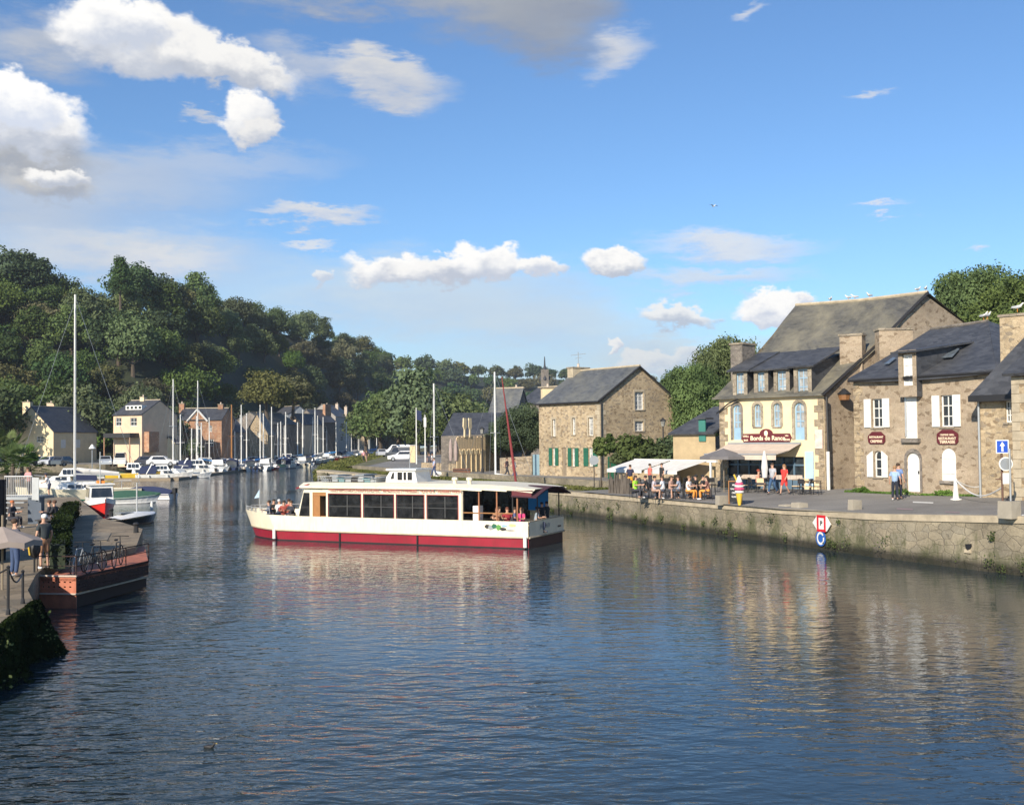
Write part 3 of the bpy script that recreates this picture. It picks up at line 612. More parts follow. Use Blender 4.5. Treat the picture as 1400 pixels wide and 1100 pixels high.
# water
mw_, n, b = nt('river_water'); L = n.links.new
ge = N(n, 'ShaderNodeNewGeometry')
def wn(sc, sx_, sy_, rot, det, ro, dist=0.0):
    mp = N(n, 'ShaderNodeMapping'); mp.inputs['Scale'].default_value = (sx_, sy_, 1); mp.inputs['Rotation'].default_value = (0, 0, rot); L(ge.outputs['Position'], mp.inputs[0])
    x = N(n, 'ShaderNodeTexNoise', i_Scale=sc, i_Detail=det, i_Roughness=ro, i_Distortion=dist); L(mp.outputs[0], x.inputs[0]); return x.outputs[0]
a1 = wn(1.55, .72, 1.45, .24, 1.5, .45, .6); a2 = wn(3.6, .7, 1.4, .05, 2.0, .5, .5); a3 = wn(7.0, .8, 1.3, -.2, 2.0, .5); big = wn(.07, .7, .9, .5, 4.0, .6)
def mad(a, k, c=None):
    x = N(n, 'ShaderNodeMath', operation='MULTIPLY_ADD'); L(a, x.inputs[0]); x.inputs[1].default_value = k
    if c is None: x.inputs[2].default_value = 0
    else: L(c, x.inputs[2])
    return x.outputs[0]
h = mad(a1, WA1, mad(a2, WA2, mad(a3, WA3)))
gust = N(n, 'ShaderNodeMapRange', n1=.38, n2=.62, n3=.35, n4=1.35); L(big, gust.inputs[0])
sxy = N(n, 'ShaderNodeSeparateXYZ'); L(ge.outputs['Position'], sxy.inputs[0])
rip = N(n, 'ShaderNodeMapRange', n1=-11.0, n2=3.0, n3=3.0, n4=1.0); L(sxy.outputs[0], rip.inputs[0])
far = N(n, 'ShaderNodeMapRange', n1=12.0, n2=48.0, n3=1.25, n4=.5); L(sxy.outputs[1], far.inputs[0])
g2 = N(n, 'ShaderNodeMath', operation='MULTIPLY'); L(gust.outputs[0], g2.inputs[0]); L(rip.outputs[0], g2.inputs[1])
g3 = N(n, 'ShaderNodeMath', operation='MULTIPLY'); L(g2.outputs[0], g3.inputs[0]); L(far.outputs[0], g3.inputs[1])
bp = N(n, 'ShaderNodeBump', i_Distance=1.0); L(g3.outputs[0], bp.inputs['Strength']); L(h, bp.inputs['Height']); L(bp.outputs[0], b.inputs['Normal'])
b.inputs['Base Color'].default_value = (.022, .036, .042, 1); b.inputs['Roughness'].default_value = .05; b.inputs['IOR'].default_value = 1.33
m = MB(); m.face((-400, -60, 0), (200, -60, 0), (200, 900, 0), (-400, 900, 0)); struct(m.build('water', mw_))
# ================================================================== buildings
def text_part(s, size, fac, a, z, o, mat, parent, name='lettering', ext=.004, font=None, align='CENTER', rz=None):
    cu = bpy.data.curves.new(name, 'FONT'); cu.body = s; cu.size = size; cu.extrude = ext; cu.align_x = align; cu.align_y = 'CENTER'; cu.resolution_u = 3; cu.offset = size * .02
    ob = bpy.data.objects.new('tmp_text', cu); COL.objects.link(ob); bpy.context.view_layer.update()
    me = bpy.data.meshes.new_from_object(ob.evaluated_get(bpy.context.evaluated_depsgraph_get())); bpy.data.objects.remove(ob); bpy.data.curves.remove(cu)
    mb = MB(); X, Y, Z = fac.u, Vector((0, 0, 1)), fac.n
    mb.add([fac.pt(a + v.co.x, z + v.co.y, o + v.co.z) for v in me.vertices], [tuple(p.vertices) for p in me.polygons]); bpy.data.meshes.remove(me)
    return mb.build(name, mat, parent)
def quoins(mb, fac, s, z0, z1, side=1, o=.03):
    z = z0; i = 0
    while z < z1 - .1:
        h = min(.42, z1 - z); w_ = .62 if i % 2 else .38
        a, b = (s, s + w_) if side > 0 else (s - w_, s)
        fbox(mb, fac, a, b, z + .01, z + h - .01, -.02, o + .004 * (i % 3)); z += h; i += 1

# ---- tall yellow restaurant with the big lichen roof
EL_, ER_, RR_, RL_ = Vector((13.2, 69.9)), Vector((18.4, 64.7)), Vector((26.4, 69.7)), Vector((19.9, 76.4))
BR_, BL_ = Vector((32.6, 74.0)), Vector((26.6, 83.0))
yh = thing('restaurant', 'cream painted restaurant with blue windows, red name board and a big lichen covered roof', 'restaurant', (ER_.x, ER_.y, 1.95))
f = Fac(EL_, ER_); zb = 1.95; ze = f.sz(1050, 541)[1]
def H(px0, py0, px1, py1, arch=0): return (*f.rect(px0, py0, px1, py1), arch)
tall = [H(1002, 553, 1013, 601, 1), H(1086, 550, 1100, 601, 1)]; small = [H(1031, 552, 1040.5, 583, 1), H(1057.5, 551, 1067, 583, 1)]
gs = (f.rect(992, 622, 1110, 668)[0], f.rect(992, 622, 1118, 668)[1] - .9, 1.9, f.sz(1040, 624)[1])
m = MB(); wallpoly(m, f, [(0, 1.2), (f.w, 1.2), (f.w, ze), (0, ze)], [outline(*h) for h in tall + small] + [outline(gs[0], gs[1], gs[2], gs[3])], rev=.3)
m.build('front_wall', CREAM, yh)
g1 = Fac(ER_, RR_); zr = V(1268, 403, RR_.y).z; zl = V(1090, 420, RL_.y).z
m = MB(); 
def tri_wall(mb, pts): mb.face(*pts)
m.face((ER_.x, ER_.y, 1), (RR_.x, RR_.y, 1), (RR_.x, RR_.y, zr), (ER_.x, ER_.y, ze)); zbk = zr - 2.9
m.face((RR_.x, RR_.y, 1), (BR_.x, BR_.y, 1), (BR_.x, BR_.y, zbk), (RR_.x, RR_.y, zr))
m.build('gable_wall', RUBS, yh)
m = MB(); m.face((RL_.x, RL_.y, 1), (EL_.x, EL_.y, 1), (EL_.x, EL_.y, ze), (RL_.x, RL_.y, zl)); m.face((BL_.x, BL_.y, 1), (RL_.x, RL_.y, 1), (RL_.x, RL_.y, zl), (BL_.x, BL_.y, zbk))
m.face((BR_.x, BR_.y, 1), (BL_.x, BL_.y, 1), (BL_.x, BL_.y, zbk), (BR_.x, BR_.y, zbk)); m.build('rear_wall', RUB, yh)
# roof: front slope with a slight kick near the eaves, divided so it follows the skewed plan
def v3(p, z): return Vector((p.x, p.y, z))
fo = f.n * .35; e = .15
eL, eR = v3(EL_, ze - .12) + Vector((*fo, 0)) - Vector((f.u.x, f.u.y, 0)) * .3, v3(ER_, ze - .12) + Vector((*fo, 0)) + Vector((f.u.x, f.u.y, 0)) * .12
rL, rR = v3(RL_, zl + e), v3(RR_, zr + e); rR += (rR - rL).normalized() * .2
m = MB(); K = 8
for i in range(K):
    for j in range(6):
        def q(a, b):
            p = (eL.lerp(eR, a)).lerp(rL.lerp(rR, a), b); p.z -= .35 * math.sin(PI * b) ** 2 + .12 * math.sin(PI * a) * b; return p
        m.face(q(i / K, j / 6), q((i + 1) / K, j / 6), q((i + 1) / K, (j + 1) / 6), q(i / K, (j + 1) / 6))
bR, bL = v3(BR_, zbk), v3(BL_, zbk)
m.face(rL, rR, bR, bL)
m.slab([eL, eR, eR + Vector((0, 0, .12)), eL + Vector((0, 0, .12))], .03)
ro = m.build('roof', SLATEL, yh)
m = MB(); m.tube([rL, rL.lerp(rR, .5) - Vector((0, 0, .1)), rR], .13, 6); m.build('ridge_tiles', PALE, ro)
m = MB(); m.tube([eR + Vector((0, 0, .03)), v3(ER_.lerp(RR_, .5), (ze + zr) / 2 - .17), rR - Vector((0, 0, .02))], .11, 5); m.build('verge', DARK, ro)
# quoins
m = MB(); quoins(m, f, f.w - .02, 1.9, ze - .15, -1); m.build('corner_stones', RUB, yh); m = MB(); quoins(m, f, 0.02, 1.9, ze - .15, 1); m.build('corner_stones', RUB, yh)
for i, h in enumerate(tall):
    w_ = window(yh, f, h[:4], 1, BLUEP, CURT, rows=4, cols=2, sill=None, lintel=ASH if i else GREY, fw=.09)
    mm = MB(); fbox(mm, f, h[0] + .05, h[1] - .05, h[2], h[2] + .75, -.09, -.05); mm.build('door_panel', BLUEP, w_)
for h in small: window(yh, f, h[:4], 1, BLUEP, CURT, rows=3, cols=2, lintel=ASH)
# ground floor front: recessed glazed shopfront
m = MB(); fbox(m, f, gs[0], gs[1], gs[2], gs[3], -.34, -.30); m.build('shop_glass', GLASS, yh)
m = MB(); kk = 7
for i in range(kk + 1):
    s = gs[0] + (gs[1] - gs[0]) * i / kk; fbox(m, f, s - .05, s + .05, gs[2], gs[3], -.3, -.2)
fbox(m, f, gs[0], gs[1], gs[2], gs[2] + .75, -.298, -.21); fbox(m, f, gs[0], gs[1], gs[3] - .55, gs[3] - .45, -.298, -.19)
m.build('shop_frame', plain('slate_blue_paint', (.10, .16, .22), .5), yh)
s0, s1, z0, z1 = f.rect(1102, 617, 1111, 664)
m = MB(); fbox(m, f, s0, s1 + .1, z0, z1, .02, .09); sh_ = m.build('door', plain('sky_blue_paint', (.42, .58, .74), .5), yh); tag(sh_, 'pale blue shutter door folded open')
# roller awning
aw = thing('awning', 'beige canvas awning stretched over the terrace in front of the restaurant', 'awning', (f.pt(2, 4.3).x, f.pt(2, 4.3).y, 4.0))
a0, _ = f.sz(997, 606); a1, za = f.sz(1096, 606)
out = 2.3; zf = za - .62; b0, b1 = a0 - .25, a1 - .3
m = MB(); nn = 9
for i in range(nn):
    p, q = i / nn, (i + 1) / nn
    L0, L1 = (a0 + (a1 - a0) * p, a0 + (a1 - a0) * q); M0, M1 = (b0 + (b1 - b0) * p, b0 + (b1 - b0) * q)
    for t0, t1 in ((0, .5), (.5, 1)):
        sag = lambda t: -.10 * math.sin(PI * t)
        z = lambda t: za + (zf - za) * t + sag(t)
        m.face(f.pt(L0 + (M0 - L0) * t0, z(t0), .1 + out * t0), f.pt(L0 + (M0 - L0) * t1, z(t1), .1 + out * t1), f.pt(L1 + (M1 - L1) * t1, z(t1), .1 + out * t1), f.pt(L1 + (M1 - L1) * t0, z(t0), .1 + out * t0))
    m.face(f.pt(M0, zf, out + .1), f.pt(M0, zf - .32, out + .12), f.pt(M1, zf - .32, out + .12), f.pt(M1, zf, out + .1))
m.build('canopy', CANV, aw)
m = MB(); m.tube([f.pt(a0, za, .1), f.pt(a1, za, .1)], .08, 6); m.tube([f.pt(b0, zf, out + .08), f.pt(b1, zf, out + .08)], .05, 6)
for s in (a0 + .4, a1 - .5): m.tube([f.pt(s, za - .25, 0), f.pt(s, za - .55, 1.1), f.pt(s, zf, out)], .03, 5)
m.build('frame', GREYM, aw)
# name board
sb = thing('name_board', 'dark red restaurant name board with an arched top above the awning', 'sign', f.pt(3, 5.2))
c0, c1, cz0, cz1 = f.rect(1015, 592.5, 1083, 604); cm_ = (c0 + c1) / 2; hw = (c1 - c0) * .13; top = f.sz(1048, 586)[1]
m = MB(); tp = [(cm_ + hw * math.cos(PI * i / 8), cz1 + (top - cz1) * math.sin(PI * i / 8)) for i in range(9)]
plate(m, f, [(c0, (cz0 + cz1) / 2), (c0 + .12, cz0), (c1 - .12, cz0), (c1, (cz0 + cz1) / 2), (c1 - .12, cz1)] + tp + [(c0 + .12, cz1)], .03, .09)
m.build('board', MAROON, sb)
zc = (cz0 + cz1) / 2 - .03; LETT = plain('cream_letters', (.85, .72, .50), .5)
text_part('Bords de Rance', .385, f, c0 + (c1 - c0) * .53, zc, .094, LETT, sb)
text_part('GRILL', .17, f, c0 + (c1 - c0) * .09, zc + .13, .094, LETT, sb); text_part('BAR', .17, f, c0 + (c1 - c0) * .09, zc - .12, .094, LETT, sb)
text_part('VIN', .14, f, c0 + (c1 - c0) * .91, zc + .14, .094, LETT, sb); text_part('CIDRE', .16, f, c0 + (c1 - c0) * .91, zc - .10, .094, LETT, sb)
m = MB(); q = [(cm_ + .13 * math.cos(i * PI / 6), cz1 + .02 + .17 * math.sin(i * PI / 6)) for i in range(12)]; plate(m, f, q, .09, .1); m.build('emblem', LETT, sb)
ms = thing('menu_board', 'pale pink and white menu board hanging on the cream corner wall', 'sign', f.pt(f.w - .6, 4.8))
r_ = f.rect(1115, 587, 1125, 613); m = MB(); fbox(m, f, *r_, .03, .07); m.build('board', plain('pale_pink', (.72, .55, .48), .7, var=.3, scale=4), ms)
# dormers with the long shared slate roof
dz0 = ze + .05
def dormer(parent, f, s0, s1, z0, z1, depth, o, arch=0, zin=None, roofmat=SLATE, dback=3.0, fr=BLUEP, pane=CURT, slope=.5, cheek=SLATE, wallm=ASH):
    m = MB(); so_ = .26
    hole = [(s0 + so_, z0 + .15), (s1 - so_, z0 + .15), (s1 - so_, z1 - .22), (s0 + so_, z1 - .22)] if zin is None else [(s0 + so_, zin), (s1 - so_, zin), (s1 - so_, z1 - .22), (s0 + so_, z1 - .22)]
    wallpoly(m, f, [(s0, z0), (s1, z0), (s1, z1), (s0, z1)], [hole], rev=.2, o=o)
    d = m.build('dormer', wallm, parent)
    m = MB()
    for s in (s0, s1): m.face(f.pt(s, z0, o), f.pt(s, z0, o - dback), f.pt(s, z1 + slope * .6, o - dback), f.pt(s, z1, o))
    m.build('cheek', cheek, d)
    m = MB(); n_ = 4; ov = .28
    m.slab([f.pt(s0 - ov, z1 - .06, o + ov), f.pt(s1 + ov, z1 - .06, o + ov), f.pt(s1 + ov, z1 + slope, o - dback), f.pt(s0 - ov, z1 + slope, o - dback)], .1)
    m.build('dormer_roof', roofmat, d)
    hx = (hole[0][0], hole[1][0], hole[0][1], hole[2][1])
    g = Fac(f.pt(0, 0, o), f.pt(f.w, 0, o))
    window(d, g, hx, 0, fr, pane, rows=3, cols=2, sill=None)
    return d
for i, (a, b, py0, py1, n_) in enumerate([(1001, 1021, 543, 505, 0), (1028, 1047.5, 530, 504, 1), (1055, 1077, 530, 502, 1), (1084.5, 1109, 541, 499, 0)]):
    s0, s1 = f.sz(a, 520)[0], f.sz(b, 520)[0]; z0, z1 = ze + (.03 if not n_ else .18), f.sz((a + b) / 2, py1)[1]
    dormer(yh, f, s0, s1, z0 - .25, z1, 3, -.05 if not n_ else -.22, dback=3.4, slope=1.25)
# chimneys
rzf = f.rz()
cp = V(1003, 478, 71.5); chimney(yh, (cp.x + .6, cp.y), (.9, 1.5), 7.4, V(1003, 472, 71.5).z, rzf, GREY, 0)
cp = V(1168, 478, 67.0); chimney(yh, (cp.x - .1, cp.y), (1.35, .8), 8.5, V(1168, 459.5, 67).z, rzf + .2, RUBS, 0)
cp = V(1222, 470, 66.2); chimney(yh, (cp.x, cp.y), (2.0, .9), 8.5, V(1222, 452, 66.2).z, rzf + .75, RUBS, 0)
# rain pipe and low pale box at the corner
m = MB(); m.tube([f.pt(f.w + .35, ze - .2, .3), f.pt(f.w + .4, 4.2, .3)], .07, 6); m.build('downpipe', DARK, yh)
m = MB(); m.tube([f.pt(f.w + .38, 4.2, .32), f.pt(f.w + .38, 1.95, .32)], .1, 8); pp = m.build('pipe_casing', WHITE, yh)
m = MB(); m.tube([f.pt(-.1, ze - 1.0, .15), f.pt(.8, ze - .42, .2), f.pt(1.6, ze - .15, .3)], .05, 5); m.build('gutter_pipe', DARK, yh)
lp = thing('wall_lantern', 'dark lantern with an orange glow plate on the stone gable beside the restaurant', 'lantern', V(1152, 548, 65.2))
c = V(1152, 548, 65.4); m = MB(); m.lathe((c.x, c.y - .35, c.z), [(0, .75), (.1, .7), (.42, .42), (.40, .36), (0, .36)], 8); m.tube([(c.x, c.y + 1.0, c.z + .6), (c.x, c.y - .35, c.z + .72)], .03); m.build('shade', DARK, lp)
m = MB(); m.lathe((c.x, c.y - .35, c.z), [(.36, .36), (.3, .05), (0, 0)], 8); m.build('lamp_glass', plain('amber_glass', (.25, .12, .05), .3), lp)

# ---- stone house with white shutters
fs = Fac((19.1, 61.3), (23.55, 53.4)); ss = thing('stone_house', 'long stone house with white shutters, slate roof and a tall dormer on the right quay', 'house', (19.1, 61.3, 1.98))
def R(px0, py0, px1, py1): return fs.rect(px0, py0, px1, py1)
ze = fs.sz(1165, 515)[1]; dp = 12.6
wins = [R(1192, 545, 1207, 584), R(1286, 540, 1303, 583)]; mid = R(1238.5, 542, 1254, 599)
lw_ = R(1195, 616, 1206, 652); dr = R(1240, 618, 1258, 672); rw_ = R(1288, 613, 1307, 657)
holes = [outline(*q) for q in wins] + [outline(*mid), outline(*lw_, 1), outline(*dr, 1), outline(*rw_, 1)]
m = MB(); wallpoly(m, fs, [(0, 1.2), (fs.w, 1.2), (fs.w, ze - .25), (0, ze - .25)], holes, rev=.25)
ap = Vector((19.1, 61.3)) - fs.n * 6.4; zr1 = V(1275, 450, ap.y).z
m.face((19.1, 61.3, 1), (ap.x, ap.y, 1), (ap.x, ap.y, zr1), (19.1, 61.3, ze))
rt = Fac(fs.pt(fs.w, 0), fs.pt(fs.w, 0, -dp)); wallpoly(m, rt, [(0, 1.2), (dp, 1.2), (dp, ze), (0, ze)])
m.build('wall', RUBS, ss)
rl = Vector((ap.x, ap.y, zr1)); rr_ = V(1351, 438.5, 61.4)
o3 = lambda a, z, o: fs.pt(a, z, o)
el_, er_ = o3(-.05, ze - .1, .35), o3(fs.w + .35, ze - .12, .35)
m = MB(); K = 8
for i in range(K):
    for j in range(4):
        def q(a, b):
            p = el_.lerp(er_, a).lerp(rl.lerp(rr_, a), b); p.z -= .12 * math.sin(PI * a) * (1 - b * .5) + .06 * math.sin(PI * b); return p
        m.face(q(i / K, j / 4), q((i + 1) / K, j / 4), q((i + 1) / K, (j + 1) / 4), q(i / K, (j + 1) / 4))
er2 = o3(fs.w + .35, ze - .1, -dp)
m.face(er_, er2, rr_); m.face(rl, rr_, er2, o3(-.05, ze, -dp))
for i in range(K): 
    a, b = el_.lerp(er_, i / K), el_.lerp(er_, (i + 1) / K); a.z -= .12 * math.sin(PI * i / K); b.z -= .12 * math.sin(PI * (i + 1) / K)
    m.face(a, b, b - Vector((0, 0, .2)), a - Vector((0, 0, .2))); 
    m.face(a - Vector((0, 0, .2)), b - Vector((0, 0, .2)), b - Vector((0, 0, .2)) - Vector((*fs.n, 0)) * .36, a - Vector((0, 0, .2)) - Vector((*fs.n, 0)) * .36)
ro = m.build('roof', SLATE, ss)
m = MB(); m.tube([rl, rr_], .09, 6); m.build('ridge_tiles', GREY, ro)
m = MB(); m.tube([el_ + Vector((0, 0, -.15)), er_ + Vector((0, 0, -.15))], .07, 6); m.build('gutter', DARK, ro)
def skylight(px0, py0, px1, py1):
    m = MB(); pts = []
    for (x, y) in ((px0, py1), (px1 - 10, py1 - 1), (px1, py0), (px0 + 12, py0)):
        # intersection of the ray with the roof plane
        nrm = (er_ - el_).cross(rl - el_).normalized(); r = ray(x, y); o = Vector((0, 0, 5.2)); t = (el_ - o).dot(nrm) / r.dot(nrm); pts.append(o + r * t + nrm * .08 * (1 if nrm.z > 0 else -1))
    m.slab(pts, .05, nrm if nrm.z > 0 else -nrm); m.build('skylight', glass('sky_glass', (.10, .12, .14), .1), ro)
skylight(1288, 478, 1312, 490); skylight(1209, 490, 1226, 499)
for q in wins: window(ss, fs, q, 0, WHITE, GLASS, rows=3, cols=2, sh=WHITE, shc=.62)
w_ = window(ss, fs, lw_, 1, WHITE, GLASS, rows=3, cols=1, sh=WHITE, shc=.75)
m = MB(); fbox(m, fs, *mid, -.03, .03)
for z in (.2, .5, .8): fbox(m, fs, mid[0] + .05, mid[1] - .05, mid[2] + (mid[3] - mid[2]) * z - .04, mid[2] + (mid[3] - mid[2]) * z + .04, .03, .05)
sh = m.build('closed_shutter', WHITE, ss); m = MB(); fbox(m, fs, mid[0] - .2, mid[1] + .2, mid[2] - .22, mid[2] - .004, -.1, .2); m.build('sill', GREY, sh)
m = MB(); fbox(m, fs, mid[0] - .01, mid[0] + .12, mid[2] + .1, mid[3], .031, .07); m.build('shutter_leaf', ALU, sh)
m = MB(); plate(m, fs, outline(*rw_, 1), -.05, .0)
for z in (.25, .7): fbox(m, fs, rw_[0] + .05, rw_[1] - .05, rw_[2] + (rw_[3] - rw_[2]) * z - .05, rw_[2] + (rw_[3] - rw_[2]) * z + .05, .0, .03)
sh = m.build('closed_shutter', WHITE, ss); m = MB(); fbox(m, fs, rw_[0] - .1, rw_[1] + .1, rw_[2] - .15, rw_[2] - .004, -.1, .12); m.build('sill', GREY, sh)
door(ss, fs, dr, WHITE, 1)
m = MB(); big = outline(dr[0] - .14, dr[1] + .14, dr[2], dr[3] + .2, 1); plate_ring(m, fs, outline(*dr, 1), big, 0, .04); m.build('door_surround', GREY, ss)
m = MB(); fbox(m, fs, dr[0] - .2, dr[1] + .2, 1.7, 2.08, .02, .3); m.build('doorstep', PALE, ss)
q = R(1236, 480, 1263, 545); dd = dormer(ss, fs, q[0], q[1] - .1, q[2] + .1, q[3] + .05, 3, .43, dback=4.2, fr=WHITE, pane=WHITE, slope=.55, zin=fs.sz(1250, 527)[1], wallm=RUBS)
# two name boards
for (a, b, c, d, lab, lines) in ((1188, 590, 1211, 606.5, 'small dark red two line board between the left shutters of the stone house', ['RESTAURANT', 'CREPERIE']), (1282, 587, 1311, 607, 'larger dark red three line board under the right hand upper window of the stone house', ['CREPERIE GRILL', 'RESTAURANT', 'TERRASSE'])):
    r_ = fs.rect(a, b, c, d); t = thing('name_board', lab, 'sign', fs.pt(r_[0], r_[2], .03)); m = MB(); cx = (r_[0] + r_[1]) / 2; z0, z1 = r_[2], r_[3]; k_ = .12
    plate(m, fs, [(r_[0], z0 + k_), (r_[0] + k_, z0), (r_[1] - k_, z0), (r_[1], z0 + k_), (r_[1], z1 - .22), (cx + .3, z1), (cx - .3, z1), (r_[0], z1 - .22)], .03, .08); m.build('board', MAROON, t)
    nl = len(lines); hh = (z1 - .2 - z0) / nl
    for i, s in enumerate(lines): text_part(s, min(.24, (r_[1] - r_[0]) * 1.35 / len(s)), fs, cx, z1 - .18 - hh * (i + .5), .084, LETT, t)

# ---- right wing A (low roof) and bright building B
fa = Fac(fs.pt(8.85, 0, 1.0)[:2], fs.pt(12.5, 0, 1.0)[:2]); wa = thing('stone_annex', 'small stone annex with a steep low slate roof between the two taller houses at right', 'house', (23.3, 54.6, 2.1))
za = fa.sz(1345, 542)[1]; r_ = fa.rect(1374, 548, 1383, 577)
m = MB(); wallpoly(m, fa, [(0, 1.2), (fa.w, 1.2), (fa.w, za), (0, za)], [outline(*r_)]); m.build('wall', RUB2, wa)
window(wa, fa, r_, 0, WHITE, GLASS, rows=3, cols=2)
m = MB(); m.slab([fa.pt(-.25, za + .02, .4), fa.pt(fa.w, za + .02, .4), fa.pt(fa.w, za + 3.0, -1.75), fa.pt(1.5, za + 3.0, -1.75)], .16)
m.face(fa.pt(-.25, za + .02, .4), fa.pt(1.5, za + 3.0, -1.75), fa.pt(1.4, za - 1, -1.75), fa.pt(-.2, za - .1, -1.0))
rr2 = m.build('roof', SLATE, wa); m = MB(); m.box(fa.pt(fa.w / 2, za - .1, .3), (fa.w + .3, .5, .3), fa.rz()); m.build('eaves_board', DARK, wa)
m = MB(); m.tube([fa.pt(.1, za - .1, .12), fa.pt(.1, 2.0, .12)], .06, 6); m.build('downpipe', GREYM, wa)
fb = Fac((22.55, 49.5), (28.8, 39.5)); wb = thing('ochre_house', 'brightly lit ochre stone house cut by the right edge, with a big chimney', 'house', (23.2, 50.6, 2.1))
zb_ = fb.sz(1392, 509)[1]; m = MB(); wallpoly(m, fb, [(0, 1.2), (fb.w, 1.2), (fb.w, zb_), (0, zb_)])
m.face(fb.pt(0, 1.2, 0), fb.pt(0, 1.2, -7), fb.pt(0, zb_, -7), fb.pt(0, zb_ + 2.0, -3.5), fb.pt(0, zb_, 0)); m.build('wall', RUB2, wb)
m = MB(); m.slab([fb.pt(-.2, zb_ - .05, .4), fb.pt(fb.w, zb_ - .05, .4), fb.pt(fb.w, zb_ + 2.2, -3.5), fb.pt(-.2, zb_ + 2.2, -3.5)], .14); m.slab([fb.pt(fb.w, zb_, -7.2), fb.pt(-.2, zb_, -7.2), fb.pt(-.2, zb_ + 2.2, -3.5), fb.pt(fb.w, zb_ + 2.2, -3.5)], .14); m.build('roof', SLATE, wb)
cp = V(1393, 470, 53.5); m = MB(); quoins(m, fs, .02, 1.9, fs.sz(1165, 515)[1] - .4, 1); m.build('corner_stones', RUB2, ss)
m = MB(); quoins(m, fb, .02, 1.9, zb_ - .2, 1); m.build('corner_stones', PALE, wb)
chimney(wb, (cp.x, cp.y), (1.4, 1.0), 8.0, V(1393, 433, 53.5).z, fb.rz() + .2, RUB2, 0)

# ---- low building left of the restaurant
fl = Fac((11.2, 76.5), (13.6, 73.6)); lb = thing('lean_to', 'low tan rendered lean-to with slate roof and a green shutter beside the restaurant', 'outbuilding', (11.6, 76, 1.7))
zt = fl.sz(960, 592)[1]; m = MB(); wallpoly(m, fl, [(0, 1.2), (fl.w, 1.2), (fl.w, zt), (0, zt)]); m.face(fl.pt(0, 1.2, -4), fl.pt(0, 1.2), fl.pt(0, zt), fl.pt(0, zt + 1.2, -4)); m.build('wall', OCHR, lb)
m = MB(); m.slab([fl.pt(-.25, zt, .3), fl.pt(fl.w + .1, zt, .3), fl.pt(fl.w + .1, zt + 1.9, -3.4), fl.pt(.8, zt + 1.9, -3.4)], .12); m.slab([fl.pt(-.25, zt, .3), fl.pt(.8, zt + 1.9, -3.4), fl.pt(.8, zt, -6), fl.pt(-.25, zt, -6)], .04); m.build('roof', SLATE, lb)
r_ = fl.rect(956.5, 573, 965.5, 603); s0, s1 = r_[0], r_[1]; m = MB(); fbox(m, fl, s0, s1, r_[2], r_[3], .02, .1); m.build('shutter', plain('teal_paint', (.05, .20, .16), .5), lb)
m = MB(); fbox(m, fl, s0 - .15, s1 + .15, r_[3], r_[3] + .1, -.6, .25); m.build('dormer_roof', SLATE, lb)

# ---- central stone house
C0 = Vector((7.5, 93.5)); CL = Vector((2.45, 100.3)); CR = Vector((14.5, 98.7))
fc = Fac(CL, C0); fg = Fac(C0, CR); ch = thing('quayside_house', 'square stone house with green shutters and slate roof in the middle of the right bank', 'house', (7.5, 93.5, 1.7))
ze = fc.sz(780, 550)[1]; zr = fg.sz(873, 502)[1]; zer = fg.sz(921, 545)[1]
up = [fc.rect(755, 573, 759.5, 596), fc.rect(782, 571, 786.5, 594), fc.rect(804.5, 570.5, 811, 595)]
lo = [fc.rect(755.5, 612, 759.5, 636), fc.rect(782, 612, 786.5, 637), fc.rect(805, 612, 811, 637)]; drc = fc.rect(768.5, 612, 774.5, 650)
m = MB(); wallpoly(m, fc, [(0, 1.1), (fc.w, 1.1), (fc.w, ze), (0, ze)], [outline(*q) for q in up + lo + [drc]], rev=.2)
gw = [fg.rect(868, 535.5, 880, 560), fg.rect(868, 575.5, 880, 589)]; half = fg.sz(873, 502)[0]
wallpoly(m, fg, [(0, 1.1), (fg.w, 1.1), (fg.w, zer), (half, zr), (0, ze)], [outline(*q) for q in gw], rev=.25)
BLc = CL + (CR - C0); m.face((BLc.x, BLc.y, 1), (CL.x, CL.y, 1), (CL.x, CL.y, ze), ((CL.x + BLc.x) / 2, (CL.y + BLc.y) / 2, zr), (BLc.x, BLc.y, zer)); m.face((CR.x, CR.y, 1), (BLc.x, BLc.y, 1), (BLc.x, BLc.y, zer), (CR.x, CR.y, zer))
m.build('wall', RUB2, ch)
rp = fg.pt(half, zr + .14, .18); rq = rp + (v3(CL, 0) - v3(C0, 0)) * 1.03
ea = fc.pt(fc.w + .16, ze, .28); eb = fc.pt(-.2, ze, .28)
m = MB(); m.slab([eb, ea, rp, rq], .13); ec = fg.pt(fg.w + .25, zer - .05, .18); ed = ec + (v3(CL, 0) - v3(C0, 0)) * 1.03; m.slab([ec, ed, rq, rp], .13); ro = m.build('roof', SLATEM, ch)
m = MB(); m.tube([rp, rq], .12, 6); m.build('ridge_tiles', PALE, ro); m = MB(); m.tube([eb - Vector((0, 0, .05)), ea - Vector((0, 0, .05))], .08, 6); m.tube([ea, rp - Vector((0, 0, .08))], .09, 5); m.tube([ec, rp - Vector((0, 0, .08))], .09, 5); m.build('gutter', DARK, ro)
m = MB(); m.tube([fg.pt(.06, ze - .1, .1), fg.pt(.06, 1.6, .1)], .06, 6); m.build('downpipe', DARK, ch)
m = MB(); quoins(m, fc, fc.w - .02, 1.6, ze - .2, -1, .025); m.build('corner_stones', PALE, ch); m = MB(); quoins(m, fg, .02, 1.6, ze - .2, 1, .025); m.build('corner_stones', PALE, ch)
for q in up: window(ch, fc, q, 0, WHITE, CURT, rows=3, cols=1, fw=.05, lintel=PALE)
for q in lo: window(ch, fc, q, 0, WHITE, CURT, rows=3, cols=2, fw=.05, sh=GREENP, shc=1.05)
for q in gw: window(ch, fg, q, 0, WHITE, CURT, rows=4 if q is gw[0] else 3, cols=2, fw=.07, lintel=PALE)
door(ch, fc, drc, WOODG)
